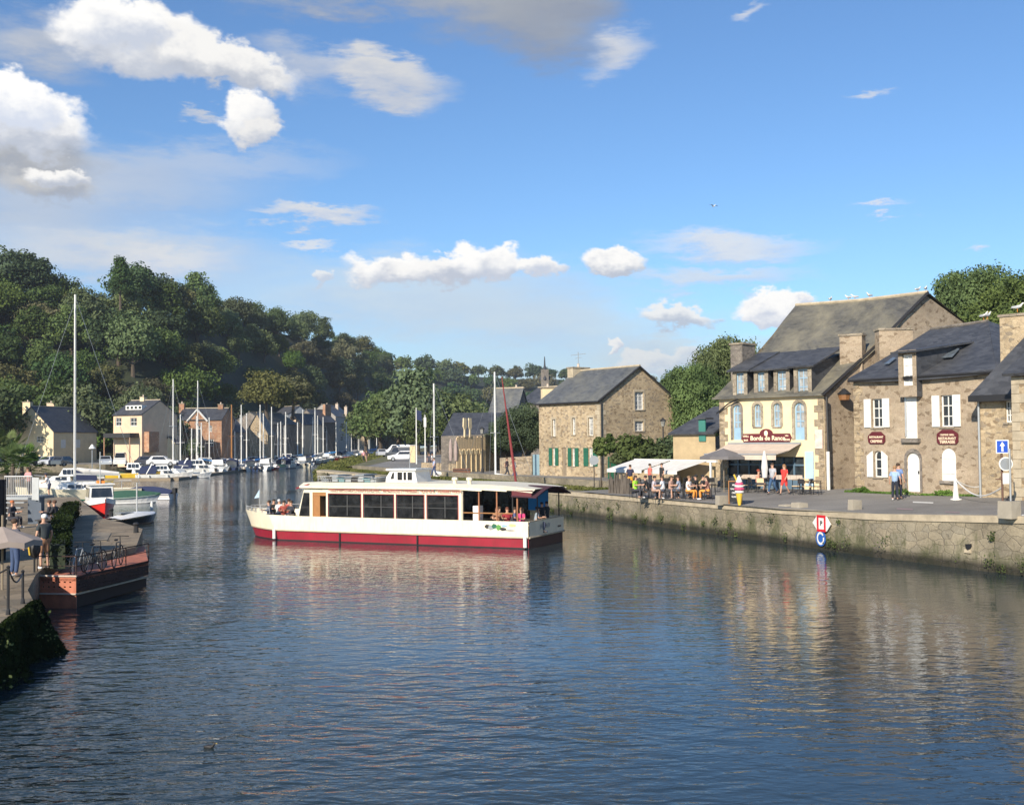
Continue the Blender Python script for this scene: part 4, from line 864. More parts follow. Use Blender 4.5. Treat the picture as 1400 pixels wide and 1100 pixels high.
cp = rq.lerp(rp, .04); chimney(ch, (cp.x, cp.y), (2.0, .8), zr - 1.6, zr + .35, fc.rz() + PI / 2, PALE, 1)
ant = thing('roof_aerial', 'thin television aerial above the chimney of the square stone house', 'aerial', (cp.x, cp.y, zr)); m = MB(); m.tube([(cp.x, cp.y, zr + .3), (cp.x, cp.y, zr + 1.9)], .035); m.tube([(cp.x - .7, cp.y, zr + 1.6), (cp.x + .7, cp.y, zr + 1.75)], .025); m.tube([(cp.x - .3, cp.y, zr + 1.3), (cp.x + .3, cp.y, zr + 1.4)], .02); m.build('mast', GREYM, ant)
cp = V(749, 540, 103.5); chimney(ch, (cp.x, cp.y), (1.2, .7), 8.0, V(749, 531, 103.5).z, .2, CREAM, 1)
# green gate + garden wall + ivy wall behind the terrace
fw1 = Fac((9.3, 90.6), (10.35, 91.0)); gg = thing('garden_gate', 'dark green plank gate at the foot of the square stone house', 'gate', (9.3, 90.6, 1.7)); r_ = fw1.rect(831, 624, 842.5, 653.5)
m = MB(); fbox(m, fw1, r_[0], r_[1], 1.6, r_[3], 0, .1); m.build('leaf', GREENP, gg)
fw2 = Fac(fw1.pt(r_[1] + .05, 0, -.1), (16.0, 84.5)); wv = thing('terrace_wall', 'rubble wall behind the café terrace, overgrown at its top', 'wall', (12, 86, 1.7))
m = MB(); pts = [(0, 1.2), (fw2.w, 1.2)]; nn = 14; rr = random.Random(5); zt0 = fw2.sz(860, 620)[1]
pts += [(fw2.w * (1 - i / nn), zt0 + rr.uniform(-.25, .25)) for i in range(nn + 1)]; plate(m, fw2, pts, -.5, 0); m.build('stone_face', RUB2, wv)
# wall left of the central house with a grey-blue gate
f3 = Fac((-1.2, 103.5), (2.5, 100.2)); gw3 = thing('boundary_wall', 'rough stone boundary wall left of the square house', 'wall', (0, 102, 1.7)); m = MB(); plate(m, f3, [(0, 1.1), (f3.w - 1.0, 1.1), (f3.w - 1.0, 3.5), (0, 3.3)], -.4, 0); m.build('stone_face', RUB, gw3)
g3 = thing('wooden_gate', 'grey blue wooden gate in the boundary wall', 'gate', f3.pt(f3.w - .5, 1.7)); r_ = f3.rect(728, 621, 737, 651); m = MB(); fbox(m, f3, r_[0], r_[1], 1.6, r_[3], -.2, -.05); m.build('leaf', plain('grey_blue_paint', (.20, .30, .34), .7), g3)

# ---- timber bar front, its slate building and the house behind
ft = Fac(P(625, 646, 1.75)[:2], P(664, 644, 1.75)[:2]); tb = thing('timber_bar', 'tall pale timber bar front with cut out bottle shapes along the top', 'bar', ft.pt(0, 1.75))
zt = ft.sz(645, 597)[1]; m = MB(); nb = 22
for i in range(nb): fbox(m, ft, ft.w * i / nb, ft.w * (i + .985) / nb, 1.6, zt + (.06 if i % 3 else -.04), -.1, .004 * (i % 2))
m.build('planks', WOODC, tb); m = MB()
for i in range(5):
    s = ft.w * (.14 + i * .17); fbox(m, ft, s - .05, s + .05, 1.8, zt - 1.7, .03, .1); plate(m, ft, [(s - .2, zt - 1.75), (s + .2, zt - 1.75), (s + .3, zt - 1.2), (s, zt - 1.45), (s - .3, zt - 1.2)], .03, .09)
m.build('cut_out', plain('light_timber', (.75, .60, .36), .8), tb)
for i, dx in enumerate((635.5, 642.5)):
    s, z = ft.sz(dx, 595); m = MB(); plate(m, ft, [(s - .12, z - .2), (s + .12, z - .2), (s + .1, z + .55), (s + .28, z + .9), (s + .22, z + 1.75), (s - .22, z + 1.75), (s - .28, z + .9), (s - .1, z + .55)], -.06, .06); m.build('bottle_shape', CREAM, tb)
ft2 = Fac(ft.pt(ft.w, 0)[:2], P(697, 641, 1.75)[:2]); bs = thing('slate_barn', 'low slate roofed stone barn behind the timber bar front', 'barn', ft.pt(0, 1.7, -1)); z2 = ft2.sz(680, 594)[1]
m = MB(); wallpoly(m, ft2, [(0, 1.1), (ft2.w, 1.1), (ft2.w, z2), (0, z2)]); m.build('wall', RUB2, bs)
d_ = ft.pt(0, 0).y; A1, A2 = V(603, 596, d_ + 7), V(700, 592, d_ + 7); A3, A4 = V(688, 564, d_ + 14), V(620, 564, d_ + 14)
m = MB(); m.slab([A1, A2, A3, A4], .15); m.slab([A2, V(712, 598, d_ + 9), A3], .05); rb = m.build('roof', SLATE, bs); m = MB(); m.face((A1.x, A1.y, 1.1), (A2.x, A2.y, 1.1), A2, A1); m.build('side_wall', GREY, bs)
d_ = 128
t, fx, _, _ = house('stone_cottage', 'stone cottage with a steep roof and square chimney behind the timber bar front', V(668, 600, d_)[:2], V(705, 600, d_ - 1)[:2], 6, 1.8, V(680, 568, d_).z, V(680, 531, d_).z, GREY, SLATEM, 'side')
cp = V(706, 540, d_ + 5); chimney(t, (cp.x, cp.y), (1.7, .9), 9, V(706, 531, d_ + 5).z, .1, BRK, 1)
t, fx, _, _ = house('slate_house', 'dark slate roofed house between the chimney and the square stone house', V(708, 600, 150)[:2], V(745, 600, 146)[:2], 8, 1.8, V(725, 552, 150).z, V(725, 530, 150).z, GREY, SLATE, 'side')
t, fx, _, _ = house('roof_behind', 'dark slate roof showing behind the square stone house on its right', V(905, 600, 125)[:2], V(962, 600, 120)[:2], 8, 1.8, V(925, 575, 125).z, V(925, 545, 125).z, GREY, SLATE, 'side')
sp = thing('church_spire', 'small dark church spire rising from the far wood', 'spire', V(745, 560, 420)); c = V(745, 530, 420); m = MB()
k = 420 / F; m.box((c.x, c.y, c.z - 6), (6.5 * k * 1.6, 6.5 * k * 1.6, 26)); m.build('tower', GREY, sp); m = MB(); m.lathe((c.x, c.y, c.z + 3), [(7.5 * k, 0), (7.5 * k, .8), (5.5 * k, 1.6), (1.2 * k, 20 * k), (.15, 32 * k), (0, 32 * k)], 4); m.build('roof', SLATE, sp)

# ---- far bank houses under the wooded hill
def fhouse(name, label, px0, px1, d0, d1, pybase, pye, pyr, mat, roofm, ridge='side', depth=8, wins=(), sw=(), chim=(), frame=WHITE, pane=GLASS):
    a, b = V(px0, 600, d0), V(px1, 600, d1); xm = (px0 + px1) / 2; dm = (d0 + d1) / 2; f_ = Fac(a[:2], b[:2]); zb = max(1.65, V(xm, pybase, dm).z)
    hh = [f_.rect(*q) for q in wins]
    t, f_, rt_, ro = house(name, label, a[:2], b[:2], depth, zb, V(xm, pye, dm).z, V(xm, pyr, dm).z, mat, roofm, ridge, holes=hh)
    for h_ in hh: window(t, f_, h_, 0, frame, pane, rows=2, cols=2, fw=.08, sill=None)
    for (cx, cy, cw, cm) in chim: p = V(cx, cy, dm + depth / 2); chimney(t, (p.x, p.y), (cw, .8), p.z - 3.2, p.z, f_.rz(), cm, 1)
    return t, f_, rt_, ro
t, f_, rt_, ro = fhouse('gabled_cottage', 'cream gabled cottage with slate roof behind the palms on the far left', 13, 73, 186, 184, 640, 590, 556, CREAM, SLATE, 'front', 12, wins=[(50, 596, 60, 604)], chim=[(38, 550, 1.5, CREAM)])
cp = V(70, 551, 196); chimney(t, (cp.x, cp.y), (1.3, .8), 7, cp.z, 0, CREAM2, 1)
for q_ in (2, 6): m = MB(); fbox(m, rt_, q_, q_ + 1.2, 4.2, 5.6, -.0, .05); m.build('window', WHITE, t)
m = MB(); sk = V(82, 575, 187)
t, f_, rt_, ro = fhouse('villa', 'tall cream and brick villa with mansard roof and white dormer below the hill', 155, 194, 180, 178, 640, 567, 547, CREAM2, SLATE, 'side', 9, wins=[(158, 571, 166, 582), (178, 571, 187, 582)], chim=[(196, 543, .8, CREAM)])
m = MB(); s0, s1, z0, z1 = f_.rect(165, 555, 187, 559); fbox(m, f_, s0, s1, z0 - .1, z1 + .15, -2.6, -1.2); dm_ = m.build('dormer', WHITE, t); m = MB()
for i in range(4): fbox(m, f_, s0 + .2 + i * (s1 - s0) / 4, s0 + (i + .85) * (s1 - s0) / 4, z0 + .05, z1, -1.199, -1.17)
m.build('pane', GLASSB, dm_)
m = MB(); s0, s1, z0, z1 = f_.rect(154, 592, 190, 598); fbox(m, f_, s0, s1, z0, z1, .0, 2.2); m.build('porch_roof', DARK, t)
for s in (s0 + .1, s1 - .1): m = MB(); m.tube([f_.pt(s, 1.7, 2.1), f_.pt(s, z0, 2.1)], .1); m.build('porch_post', BRK, t)
m = MB(); s0, s1, z0, z1 = f_.rect(190, 590, 201, 618); fbox(m, f_, s0, s1, z0, z1, -3, -.5); m.build('brick_bay', BRK, t)
fhouse('grey_annex', 'slate roofed house wing with shade painted into its grey walls, right of the villa', 195, 216, 184, 184, 640, 572, 553, GREYSH, SLATE, 'side', 7, wins=[(200, 570.5, 204, 578), (207, 590, 211, 604)])  # wall faces front; its shade is put into the grey render colour
t, f_, rt_, ro = fhouse('cream_shed', 'low cream gabled shed between the villa and the brick house', 222, 240, 184, 184, 640, 606, 597, CREAM, SLATE, 'front', 5)
t, f_, rt_, ro = fhouse('brick_house', 'orange brick house with a central gable and two chimneys behind the masts', 241, 303, 195, 195, 640, 574, 558, BRK, SLATE, 'side', 9, wins=[(252.5, 582, 257, 590.5), (269, 582, 274, 590.5), (285.5, 581.5, 290, 590), (285, 600, 292, 610), (254, 603, 259, 610)], chim=[(249, 552, .9, BRK), (302, 553, .9, BRK)])
m = MB(); s0, s1, z0, z1 = f_.rect(259, 561.5, 281, 574); plate(m, f_, [(s0, z0), (s1, z0), ((s0 + s1) / 2, z1)], -3, .05); gb = m.build('front_gable', BRK, t)
m = MB(); A, B, Cc = f_.pt(s0 - .4, z0 - .25, .2), f_.pt((s0 + s1) / 2, z1 + .2, .2), f_.pt(s1 + .4, z0 - .25, .2); m.tube([A, B], .16, 4); m.tube([B, Cc], .16, 4); m.build('barge_board', WHITE, gb)
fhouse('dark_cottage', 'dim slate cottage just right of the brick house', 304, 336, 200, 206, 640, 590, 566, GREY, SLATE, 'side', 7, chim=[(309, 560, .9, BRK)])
fhouse('striped_house', 'stone gabled house with a sunlit diagonal strip of wall behind the masts', 336, 366, 212, 212, 640, 592, 565, RUB2, SLATE, 'front', 6, wins=[(352, 590, 355, 597)])
fhouse('long_house', 'long low house with a dark roof and pale gable in the harbour row', 366, 408, 246, 262, 640, 580, 564, GREY, SLATEM, 'side', 9, chim=[(362, 563, 1.2, CANV)])
fhouse('ochre_gable', 'ochre gable end in the middle of the harbour row', 390, 413, 268, 266, 640, 580, 566, CREAM2, SLATE, 'front', 9, wins=[(400, 585, 403, 592)])
fhouse('blue_gable_house', 'grey blue gabled house standing higher behind the harbour row', 394, 424, 300, 304, 600, 566, 555, plain('blue_grey_render', (.26, .29, .32), .9), SLATE, 'front', 9, wins=[(401, 561, 405, 566)])
fhouse('tall_brick_house', 'tall narrow house with a big brick chimney in the harbour row', 436, 460, 296, 304, 640, 577, 560, GREY, SLATE, 'side', 8, wins=[(441, 583, 447, 590)], chim=[(447, 553, 3.0, BRK)])
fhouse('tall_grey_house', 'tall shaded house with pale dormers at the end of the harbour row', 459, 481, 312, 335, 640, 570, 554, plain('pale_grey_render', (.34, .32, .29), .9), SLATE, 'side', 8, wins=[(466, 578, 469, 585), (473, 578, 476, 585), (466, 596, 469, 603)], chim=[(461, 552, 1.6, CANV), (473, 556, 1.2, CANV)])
fhouse('small_pale_house', 'small pale cottage half hidden by the big trees at the end of the port', 489, 503, 395, 395, 640, 583, 574, RUB2, SLATE, 'side', 8, wins=[(493, 588, 495, 593)], chim=[(494, 569, 1.2, CANV)])
m = MB()
# ================================================================== people
def skin_mesh(joints, edges, radii, sub=1):
    me = bpy.data.meshes.new('t'); me.from_pydata([tuple(j) for j in joints], edges, []); o = bpy.data.objects.new('t', me); COL.objects.link(o)
    md = o.modifiers.new('s', 'SKIN'); md.use_smooth_shade = True
    sv_ = me.skin_vertices[0].data
    for i, r in enumerate(radii): sv_[i].radius = (r, r) if not isinstance(r, tuple) else r
    sv_[0].use_root = True
    s = o.modifiers.new('u', 'SUBSURF'); s.levels = sub; s.render_levels = sub
    bpy.context.view_layer.update()
    ev = o.evaluated_get(bpy.context.evaluated_depsgraph_get()); out = bpy.data.meshes.new_from_object(ev); bpy.data.objects.remove(o); bpy.data.meshes.remove(me); return out
def mesh_into(mb, me, mat=0):
    mb.add([v.co[:] for v in me.vertices], [tuple(p.vertices) for p in me.polygons], mat); bpy.data.meshes.remove(me)
POSE = {
 'stand': dict(pel=(0, 0, .92), hip=.09, kn=[(-.11, -.02, .49), (.11, -.01, .49)], an=[(-.12, .03, .08), (.12, .03, .08)], el=[(-.26, .03, 1.13), (.26, .03, 1.13)], wr=[(-.27, -.08, .90), (.27, -.07, .90)], lean=0),
 'walk': dict(pel=(0, 0, .91), hip=.09, kn=[(-.09, -.18, .50), (.09, .04, .48)], an=[(-.09, -.26, .09), (.09, .30, .13)], el=[(-.26, .12, 1.14), (.26, -.06, 1.13)], wr=[(-.24, .10, .90), (.25, -.24, .95)], lean=-.03),
 'sit': dict(pel=(0, 0, .50), hip=.10, kn=[(-.13, -.42, .52), (.13, -.43, .52)], an=[(-.13, -.36, .09), (.14, -.40, .09)], el=[(-.27, -.10, .76), (.27, -.10, .76)], wr=[(-.18, -.36, .78), (.17, -.36, .79)], lean=-.06),
 'lean': dict(pel=(0, .05, .90), hip=.09, kn=[(-.11, 0, .49), (.13, 0, .49)], an=[(-.13, .05, .08), (.15, .03, .08)], el=[(-.25, -.18, 1.12), (.25, -.18, 1.12)], wr=[(-.15, -.42, 1.05), (.15, -.42, 1.05)], lean=-.22),
 'photo': dict(pel=(0, 0, .92), hip=.09, kn=[(-.11, -.02, .49), (.11, -.01, .49)], an=[(-.12, .03, .08), (.12, .03, .08)], el=[(-.30, -.12, 1.22), (.27, -.14, 1.22)], wr=[(-.12, -.30, 1.42), (.12, -.30, 1.42)], lean=0)}
def person(label, pose, top, bottom, hair=(.06, .035, .02), long_legs=True, sleeves=False, hat=None, dress=False, h=1.0, longhair=False, name='person'):
    p = POSE[pose]; t = thing(name, label, 'person'); ROOT.pop(t.name, None)
    pel = Vector(p['pel']); L_ = p['lean']; up = lambda z, k=1: Vector((pel.x, pel.y + L_ * k, pel.z + z))
    spine, chest, neck, head, crown = up(.22, .4), up(.40, .8), up(.555, 1), up(.68, 1.1) + Vector((0, -.015, 0)), up(.80, 1.1)
    J = [pel, spine, chest, neck, head, crown]; E = [(0, 1), (1, 2), (2, 3), (3, 4), (4, 5)]; Rr = [.125, .115, .13, .05, .088, .065]
    ex = {}
    for s, k in ((-1, 0), (1, 1)):
        b = len(J); shd = chest + Vector((s * .17, 0, .08)); el_ = Vector(p['el'][k]); wr = Vector(p['wr'][k]); hd = wr + (wr - el_).normalized() * .075
        el_ += Vector((0, 0, 0)); J += [shd, el_, wr, hd]; E += [(2, b), (b, b + 1), (b + 1, b + 2), (b + 2, b + 3)]; Rr += [.058, .042, .028, .034]; ex[('sh', k)] = shd; ex[('hd', k)] = (wr, hd)
        b = len(J); hp = pel + Vector((s * p['hip'], 0, -.06)); kn = Vector(p['kn'][k]); an = Vector(p['an'][k]); toe = an + Vector((0, -.16, -.045))
        J += [hp, kn, an, toe]; E += [(0, b), (b, b + 1), (b + 1, b + 2), (b + 2, b + 3)]; Rr += [.085, .056, .038, .034]; ex[('leg', k)] = (hp, kn, an, toe)
    mb = MB(); mesh_into(mb, skin_mesh(J, E, Rr))
    # five fingers per hand, nose
    for k in (0, 1):
        wr, hd = ex[('hd', k)]; d = (hd - wr).normalized(); sd = d.cross(Vector((0, 1, 0)))
        sd = sd.normalized() if sd.length > .1 else Vector((1, 0, 0)); pn = d.cross(sd).normalized()
        for i in range(4):
            a = hd + sd * (i - 1.5) * .018; ln = (.06, .07, .065, .05)[i]; mb.tube([a, a + d * ln * .6, a + d * ln * .85 + pn * ln * .45], [.009, .008, .006], 5)
        a = wr + d * .03 + sd * .03; mb.tube([a, a + sd * .025 + d * .03, a + sd * .028 + d * .06 + pn * .02], [.011, .009, .007], 5)
    nz = head + Vector((0, -.10, .0)); mb.tube([nz + Vector((0, .02, .03)), nz + Vector((0, -.012, -.01)), nz + Vector((0, .02, -.02))], [.008, .015, .01], 5)
    for s in (-1, 1): mb.ball(head + Vector((s * .088, .005, .005)), (.012, .02, .03), 6, 4); mb.k = 1; mb.ball(head + Vector((s * .032, -.083, .035)), (.012, .008, .008), 6, 4); mb.k = 0
    mb.k = 2; mb.ball(head + Vector((0, -.082, -.035)), (.022, .008, .006), 6, 4); mb.k = 0
    body = mb.build('body', [SKIN, DARK, MAROON], t, True)
    # shirt
    J = [spine + Vector((0, 0, -.30)), spine, chest, neck + Vector((0, 0, -.05))]; E = [(0, 1), (1, 2), (2, 3)]; Rr = [.185, .16, .165, .07]
    for k in (0, 1):
        shd = ex[('sh', k)]; el_ = Vector(p['el'][k]); wr = Vector(p['wr'][k]); b = len(J); end = shd.lerp(el_, .75)
        J += [shd, end]; E += [(2, b), (b, b + 1)]; Rr += [.078, .066]
        if sleeves: J += [el_, el_.lerp(wr, .9)]; E += [(b + 1, b + 2), (b + 2, b + 3)]; Rr += [.056, .045]
    mb = MB(); mesh_into(mb, skin_mesh(J, E, Rr)); o = mb.build('shirt' if not dress else 'dress', CLOTH, t, True); o.color = rgb(top)
    J = [pel + Vector((0, 0, .14)), pel]; E = [(0, 1)]; Rr = [.155, .155]
    for k in (0, 1):
        hp, kn, an, toe = ex[('leg', k)]; b = len(J); J += [hp, kn]; E += [(1, b), (b, b + 1)]; Rr += [.105, .078]
        if long_legs: J += [kn.lerp(an, .93)]; E += [(b + 1, b + 2)]; Rr += [.06]
    mb = MB(); mesh_into(mb, skin_mesh(J, E, Rr)); o = mb.build('trousers' if long_legs else 'shorts', CLOTH, t, True); o.color = rgb(bottom)
    for k in (0, 1):
        hp, kn, an, toe = ex[('leg', k)]; mb = MB(); mb.ball((an.x, an.y - .07, an.z - .035), (.048, .14, .045), 8, 5); o = mb.build('shoe', CLOTH, t, True); o.color = (.12, .1, .09, 1) if k + len(label) % 2 < 2 else (.7, .7, .7, 1)
    mb = MB(); mb.ball(crown + Vector((0, .015, -.045)), (.095, .108, .085), 10, 6)
    if longhair: mb.tube([crown + Vector((0, .05, -.06)), head + Vector((0, .09, -.05)), neck + Vector((0, .12, -.12))], [.09, .085, .05], 8)
    o = mb.build('hair', HAIR, t, True); o.color = rgb(hair)
    if hat: mb = MB(); mb.lathe(crown + Vector((0, 0, -.03)), [(.17, 0), (.17, .015), (.1, .02), (.09, .09), (0, .1)], 12); o = mb.build('hat', CLOTH, t, True); o.color = rgb(hat)
    return t
def put(t, loc, rz=0, s=1.0): t.location = loc; t.rotation_euler = (0, 0, rz); t.scale = (s, s, s); return t
def face_to(a, b): return math.atan2(b[1] - a[1], b[0] - a[0]) + PI / 2

# ================================================================== boats
def hull_mb(Ln, B, D, draft=.25, bowrise=.35, sternrise=.0, tw=.8, n=12, rake=.10, flat=.0):
    """bow at +x; returns vertices rows (keel, chine, gunwale) both sides as a closed shell with deck"""
    m = MB(); rows = []
    for i in range(n + 1):
        t = i / n; x = Ln * (t - .5)
        if t > .45: k = ((t - .45) / .55); b = 1 - k ** (2.2 + flat * 3)
        else: b = tw + (1 - tw) * (1 - ((.45 - t) / .45) ** 2)
        b = max(b, .012) * B / 2; sh = D + bowrise * max(0, (t - .3) / .7) ** 2 + sternrise * max(0, (.3 - t) / .3)
        xr = x + rake * Ln * max(0, t - .55) * 1.2
        rows.append([(x, 0, -draft * (1 - max(0, t - .8) * 4)), (x, b * .78, .02 if t < .9 else .08), (xr, b, sh)])
    m.rows = rows; vs = []
    for r in rows: vs += [r[0], r[1], (r[1][0], r[1][1], r[1][2] + .10), r[2], (r[0][0], 0, r[0][2]), (r[1][0], -r[1][1], r[1][2]), (r[1][0], -r[1][1], r[1][2] + .10), (r[2][0], -r[2][1], r[2][2])]
    return m, rows, vs
def hull(name, parent, Ln, B, D, mats, **k):
    m, rows, vs = hull_mb(Ln, B, D, **k); n = len(rows) - 1; f0 = []; f1 = []
    for i in range(n):
        a, b = i * 8, (i + 1) * 8
        for o_, fl in ((0, 0), (4, 1)):
            q = [(a + o_ + j, b + o_ + j, b + o_ + j + 1, a + o_ + j + 1) for j in range(3)]
            if not fl: q = [x[::-1] for x in q]
            f1 += q[:2]; f0 += q[2:]
    m.add(vs, f0, 0); b0 = 0
    for f in f1: m.f.append(f); m.m.append(1)
    m.f.append((0, 1, 2, 3, 7, 6, 5, 4)); m.m.append(0)
    m.f.append(tuple(n * 8 + j for j in (3, 2, 1, 0, 5, 6, 7)));  m.m.append(0)
    h_ = m.build('hull', mats, parent)
    d = MB(); 
    for i in range(n):
        A, B_ = rows[i], rows[i + 1]; z = .04
        d.face((A[2][0], A[2][1] * .95, A[2][2] - z), (A[2][0], -A[2][1] * .95, A[2][2] - z), (B_[2][0], -B_[2][1] * .95, B_[2][2] - z), (B_[2][0], B_[2][1] * .95, B_[2][2] - z))
    return h_, rows, d
def cabin_mb(x0, x1, w0, w1, z0, z1, fr=.25, tp=.85):
    m = MB(); a = [(x0, -w0 / 2, z0), (x1, -w1 / 2, z0), (x1, w1 / 2, z0), (x0, w0 / 2, z0)]; b = [(x0 + .05, -w0 / 2 * tp, z1), (x1 - fr, -w1 / 2 * tp, z1), (x1 - fr, w1 / 2 * tp, z1), (x0 + .05, w0 / 2 * tp, z1)]
    m.add(a + b, [(0, 1, 5, 4), (1, 2, 6, 5), (2, 3, 7, 6), (3, 0, 4, 7), (4, 5, 6, 7)]); return m
def side_windows(parent, x0, x1, w, z0, z1, n, tp=.93, name='window', mat=None, front=None):
    for s in (-1, 1):
        m = MB()
        for i in range(n):
            a = x0 + (x1 - x0) * (i + .1) / n; b = x0 + (x1 - x0) * (i + .9) / n
            ps = [(a, s * (w / 2 + .012), z0), (b, s * (w / 2 + .012), z0), (b, s * (w / 2 * tp + .03), z1), (a, s * (w / 2 * tp + .03), z1)]
            m.face(*(ps if s < 0 else ps[::-1]))
        m.build(name, mat or GLASSB, parent)
def sailboat(name='sailing_yacht', Ln=8.0, mast=11.0, cover=NAVY, trim=None):
    t = thing(name, 'x', 'sailing boat'); ROOT.pop(t.name, None)
    h_, rows, d = hull('hull', t, Ln, Ln * .33, .75, [BOATC, trim or NAVY], bowrise=.25, tw=.72); d.build('deck', WHITEG, t)
    c = cabin_mb(-Ln * .12, Ln * .24, 1.7, 1.0, .72, 1.22, .5).build('cabin', WHITEG, t); side_windows(c, -Ln * .08, Ln * .12, 1.62, .86, 1.08, 3)
    m = MB(); x = Ln * .06; m.tube([(x, 0, .7), (x, 0, mast)], [.085, .06], 6); m.tube([(x - .02, -.75, mast * .52), (x - .02, .75, mast * .52)], .03, 4); m.build('mast', ALU, t)
    m = MB(); m.tube([(x, 0, 1.75), (x - Ln * .38, 0, 1.65)], .06, 6); b = m.build('boom', ALU, t)
    m = MB(); m.tube([(x - .1, 0, 2.1), (x - .6, 0, 1.95), (x - Ln * .2, 0, 1.88), (x - Ln * .37, 0, 1.75)], [.1, .17, .15, .09], 8); m.build('sail_cover', cover, b)
    m = MB(); r = .014
    for p, q in (((Ln * .56, 0, 1.0), (x, 0, mast * .97)), ((-Ln * .49, 0, .8), (x, 0, mast * .99)), ((x, -Ln * .15, .8), (x, -.75, mast * .52)), ((x, Ln * .15, .8), (x, .75, mast * .52)), ((x, -.75, mast * .52), (x, 0, mast * .97)), ((x, .75, mast * .52), (x, 0, mast * .97))): m.tube([p, q], r, 3, False)
    m.build('rigging', GREYM, t)
    m = MB()
    for s in (-1, 1):
        for i in range(2, 12, 2): p = rows[i][2]; m.tube([(p[0], s * p[1] * .95, p[2]), (p[0], s * p[1] * .95, p[2] + .5)], .015, 4)
        m.tube([(rows[i][2][0], s * rows[i][2][1] * .95, rows[i][2][2] + .5) for i in range(1, 12)], .012, 3, False)
    m.build('guard_rail', ALU, t)
    return t
def cruiser(name='motor_cruiser', Ln=7.5, arch=False, canopy=None, high=False):
    t = thing(name, 'x', 'motor boat'); ROOT.pop(t.name, None)
    h_, rows, d = hull('hull', t, Ln, Ln * .35, .85, [BOATC, NAVY], bowrise=.35, tw=.88); d.build('deck', WHITEG, t)
    z1 = 1.45 if not high else 1.2
    c = cabin_mb(-Ln * .05, Ln * .34, 2.0, 1.0, .85, z1, .9).build('cabin', WHITEG, t); side_windows(c, 0, Ln * .18, 1.86, 1.0, z1 - .12, 2)
    c2 = cabin_mb(-Ln * .14, Ln * .13, 1.95, 1.8, z1 - .02, z1 + .85, .5, .86).build('wheelhouse', WHITEG, t); side_windows(c2, -Ln * .12, Ln * .07, 1.93, z1 + .2, z1 + .7, 3, .9)
    m = MB(); m.face((Ln * .13 - .08, -.78, z1 + .12), (Ln * .13 - .08, .78, z1 + .12), (Ln * .13 - .42, .68, z1 + .75), (Ln * .13 - .42, -.68, z1 + .75)); m.build('windscreen', GLASSB, c2)
    if arch:
        m = MB(); m.tube([(-Ln * .30, -1.15, .9), (-Ln * .2, -1.1, 2.5), (-Ln * .2, 1.1, 2.5), (-Ln * .3, 1.15, .9)], .09, 6); m.build('radar_arch', WHITEG, t)
    if canopy:
        m = MB(); 
        for i in range(6):
            a, b = -1.15 + 2.3 * i / 6, -1.15 + 2.3 * (i + 1) / 6; za, zb_ = [2.0 + .35 * (1 - (v / 1.15) ** 2) for v in (a, b)]
            m.face((-Ln * .12, a, za), (-Ln * .42, a, za - .25), (-Ln * .42, b, zb_ - .25), (-Ln * .12, b, zb_))
        for s in (-1, 1): m.face((-Ln * .12, s * 1.15, 2.0), (-Ln * .42, s * 1.15, 1.75), (-Ln * .45, s * 1.2, .9), (-Ln * .12, s * 1.2, .95))
        m.build('canopy', canopy, t)
    m = MB()
    for s in (-1, 1): m.tube([(rows[i][2][0], s * rows[i][2][1] * .93, rows[i][2][2] + .45) for i in range(6, 12)] + [(rows[12][2][0] - .1, 0, rows[12][2][2] + .5)], .018, 4)
    for i in range(6, 13, 2):
        for s in (-1, 1): m.tube([(rows[i][2][0], s * rows[i][2][1] * .93, rows[i][2][2]), (rows[i][2][0], s * rows[i][2][1] * .93, rows[i][2][2] + .45)], .016, 4)
    m.build('bow_rail', ALU, t)
    m = MB(); m.box((-Ln * .52, 0, .75), (.4, .4, .5)); m.box((-Ln * .53, 0, .2), (.14, .12, .9)); m.build('outboard_motor', BLACK, t)
    for i in (3, 7):
        for s in (-1, 1): m = MB(); p = rows[i][2]; m.tube([(p[0], s * (p[1] + .1), p[2] - .1), (p[0], s * (p[1] + .1), p[2] - .6)], [.1, .1], 6); m.build('fender', WHITE, t)
    return t
def dinghy(name='open_boat', Ln=4.2, tarp=None, motor=True):
    t = thing(name, 'x', 'small boat'); ROOT.pop(t.name, None)
    h_, rows, d = hull('hull', t, Ln, 1.65, .48, [BOATC, BOATC], bowrise=.22, tw=.8)
    if tarp:
        m = MB(); k = len(rows)
        for i in range(k - 1):
            for s in (-1, 1):
                A, B_ = rows[i][2], rows[i + 1][2]; r_ = lambda q: q[2] + .55 * math.sin(PI * (.15 + .75 * (q[0] / Ln + .5)))
                ps = [(A[0], s * A[1] * 1.04, A[2] - .08), (B_[0], s * B_[1] * 1.04, B_[2] - .08), (B_[0], 0, r_(B_)), (A[0], 0, r_(A))]; m.face(*(ps if s < 0 else ps[::-1]))
        m.build('tarpaulin', tarp, t)
    else:
        d.build('deck', WHITEG, t); m = MB(); m.box((-.1, 0, .62), (.5, .7, .5)); m.box((.12, 0, .98), (.06, .65, .3)); m.build('console', WHITEG, t)
        m = MB(); m.box((-1.2, 0, .52), (.4, 1.2, .12)); m.build('bench', WOODG, t)
    if motor: m = MB(); m.box((-Ln * .53, 0, .72), (.32, .3, .42)); m.box((-Ln * .53, 0, .2), (.1, .1, .8)); m.build('outboard_motor', BLACK, t)
    return t
YA = sailboat('sailing_yacht', 8, 11, NAVY); YB = sailboat('sailing_yacht', 8.6, 11, BLUET, REDP); YC = sailboat('sailing_yacht', 7.4, 11, CANW, GREENP)
MA = cruiser('motor_cruiser', 7.6); MBt = cruiser('motor_cruiser', 8.4, True, NAVY); MC = cruiser('motor_cruiser', 7.0, False, NAVY)
DA = dinghy('open_boat'); DB = dinghy('covered_boat', 4.6, NAVY); DC = dinghy('covered_boat', 5.0, TARPG, False)
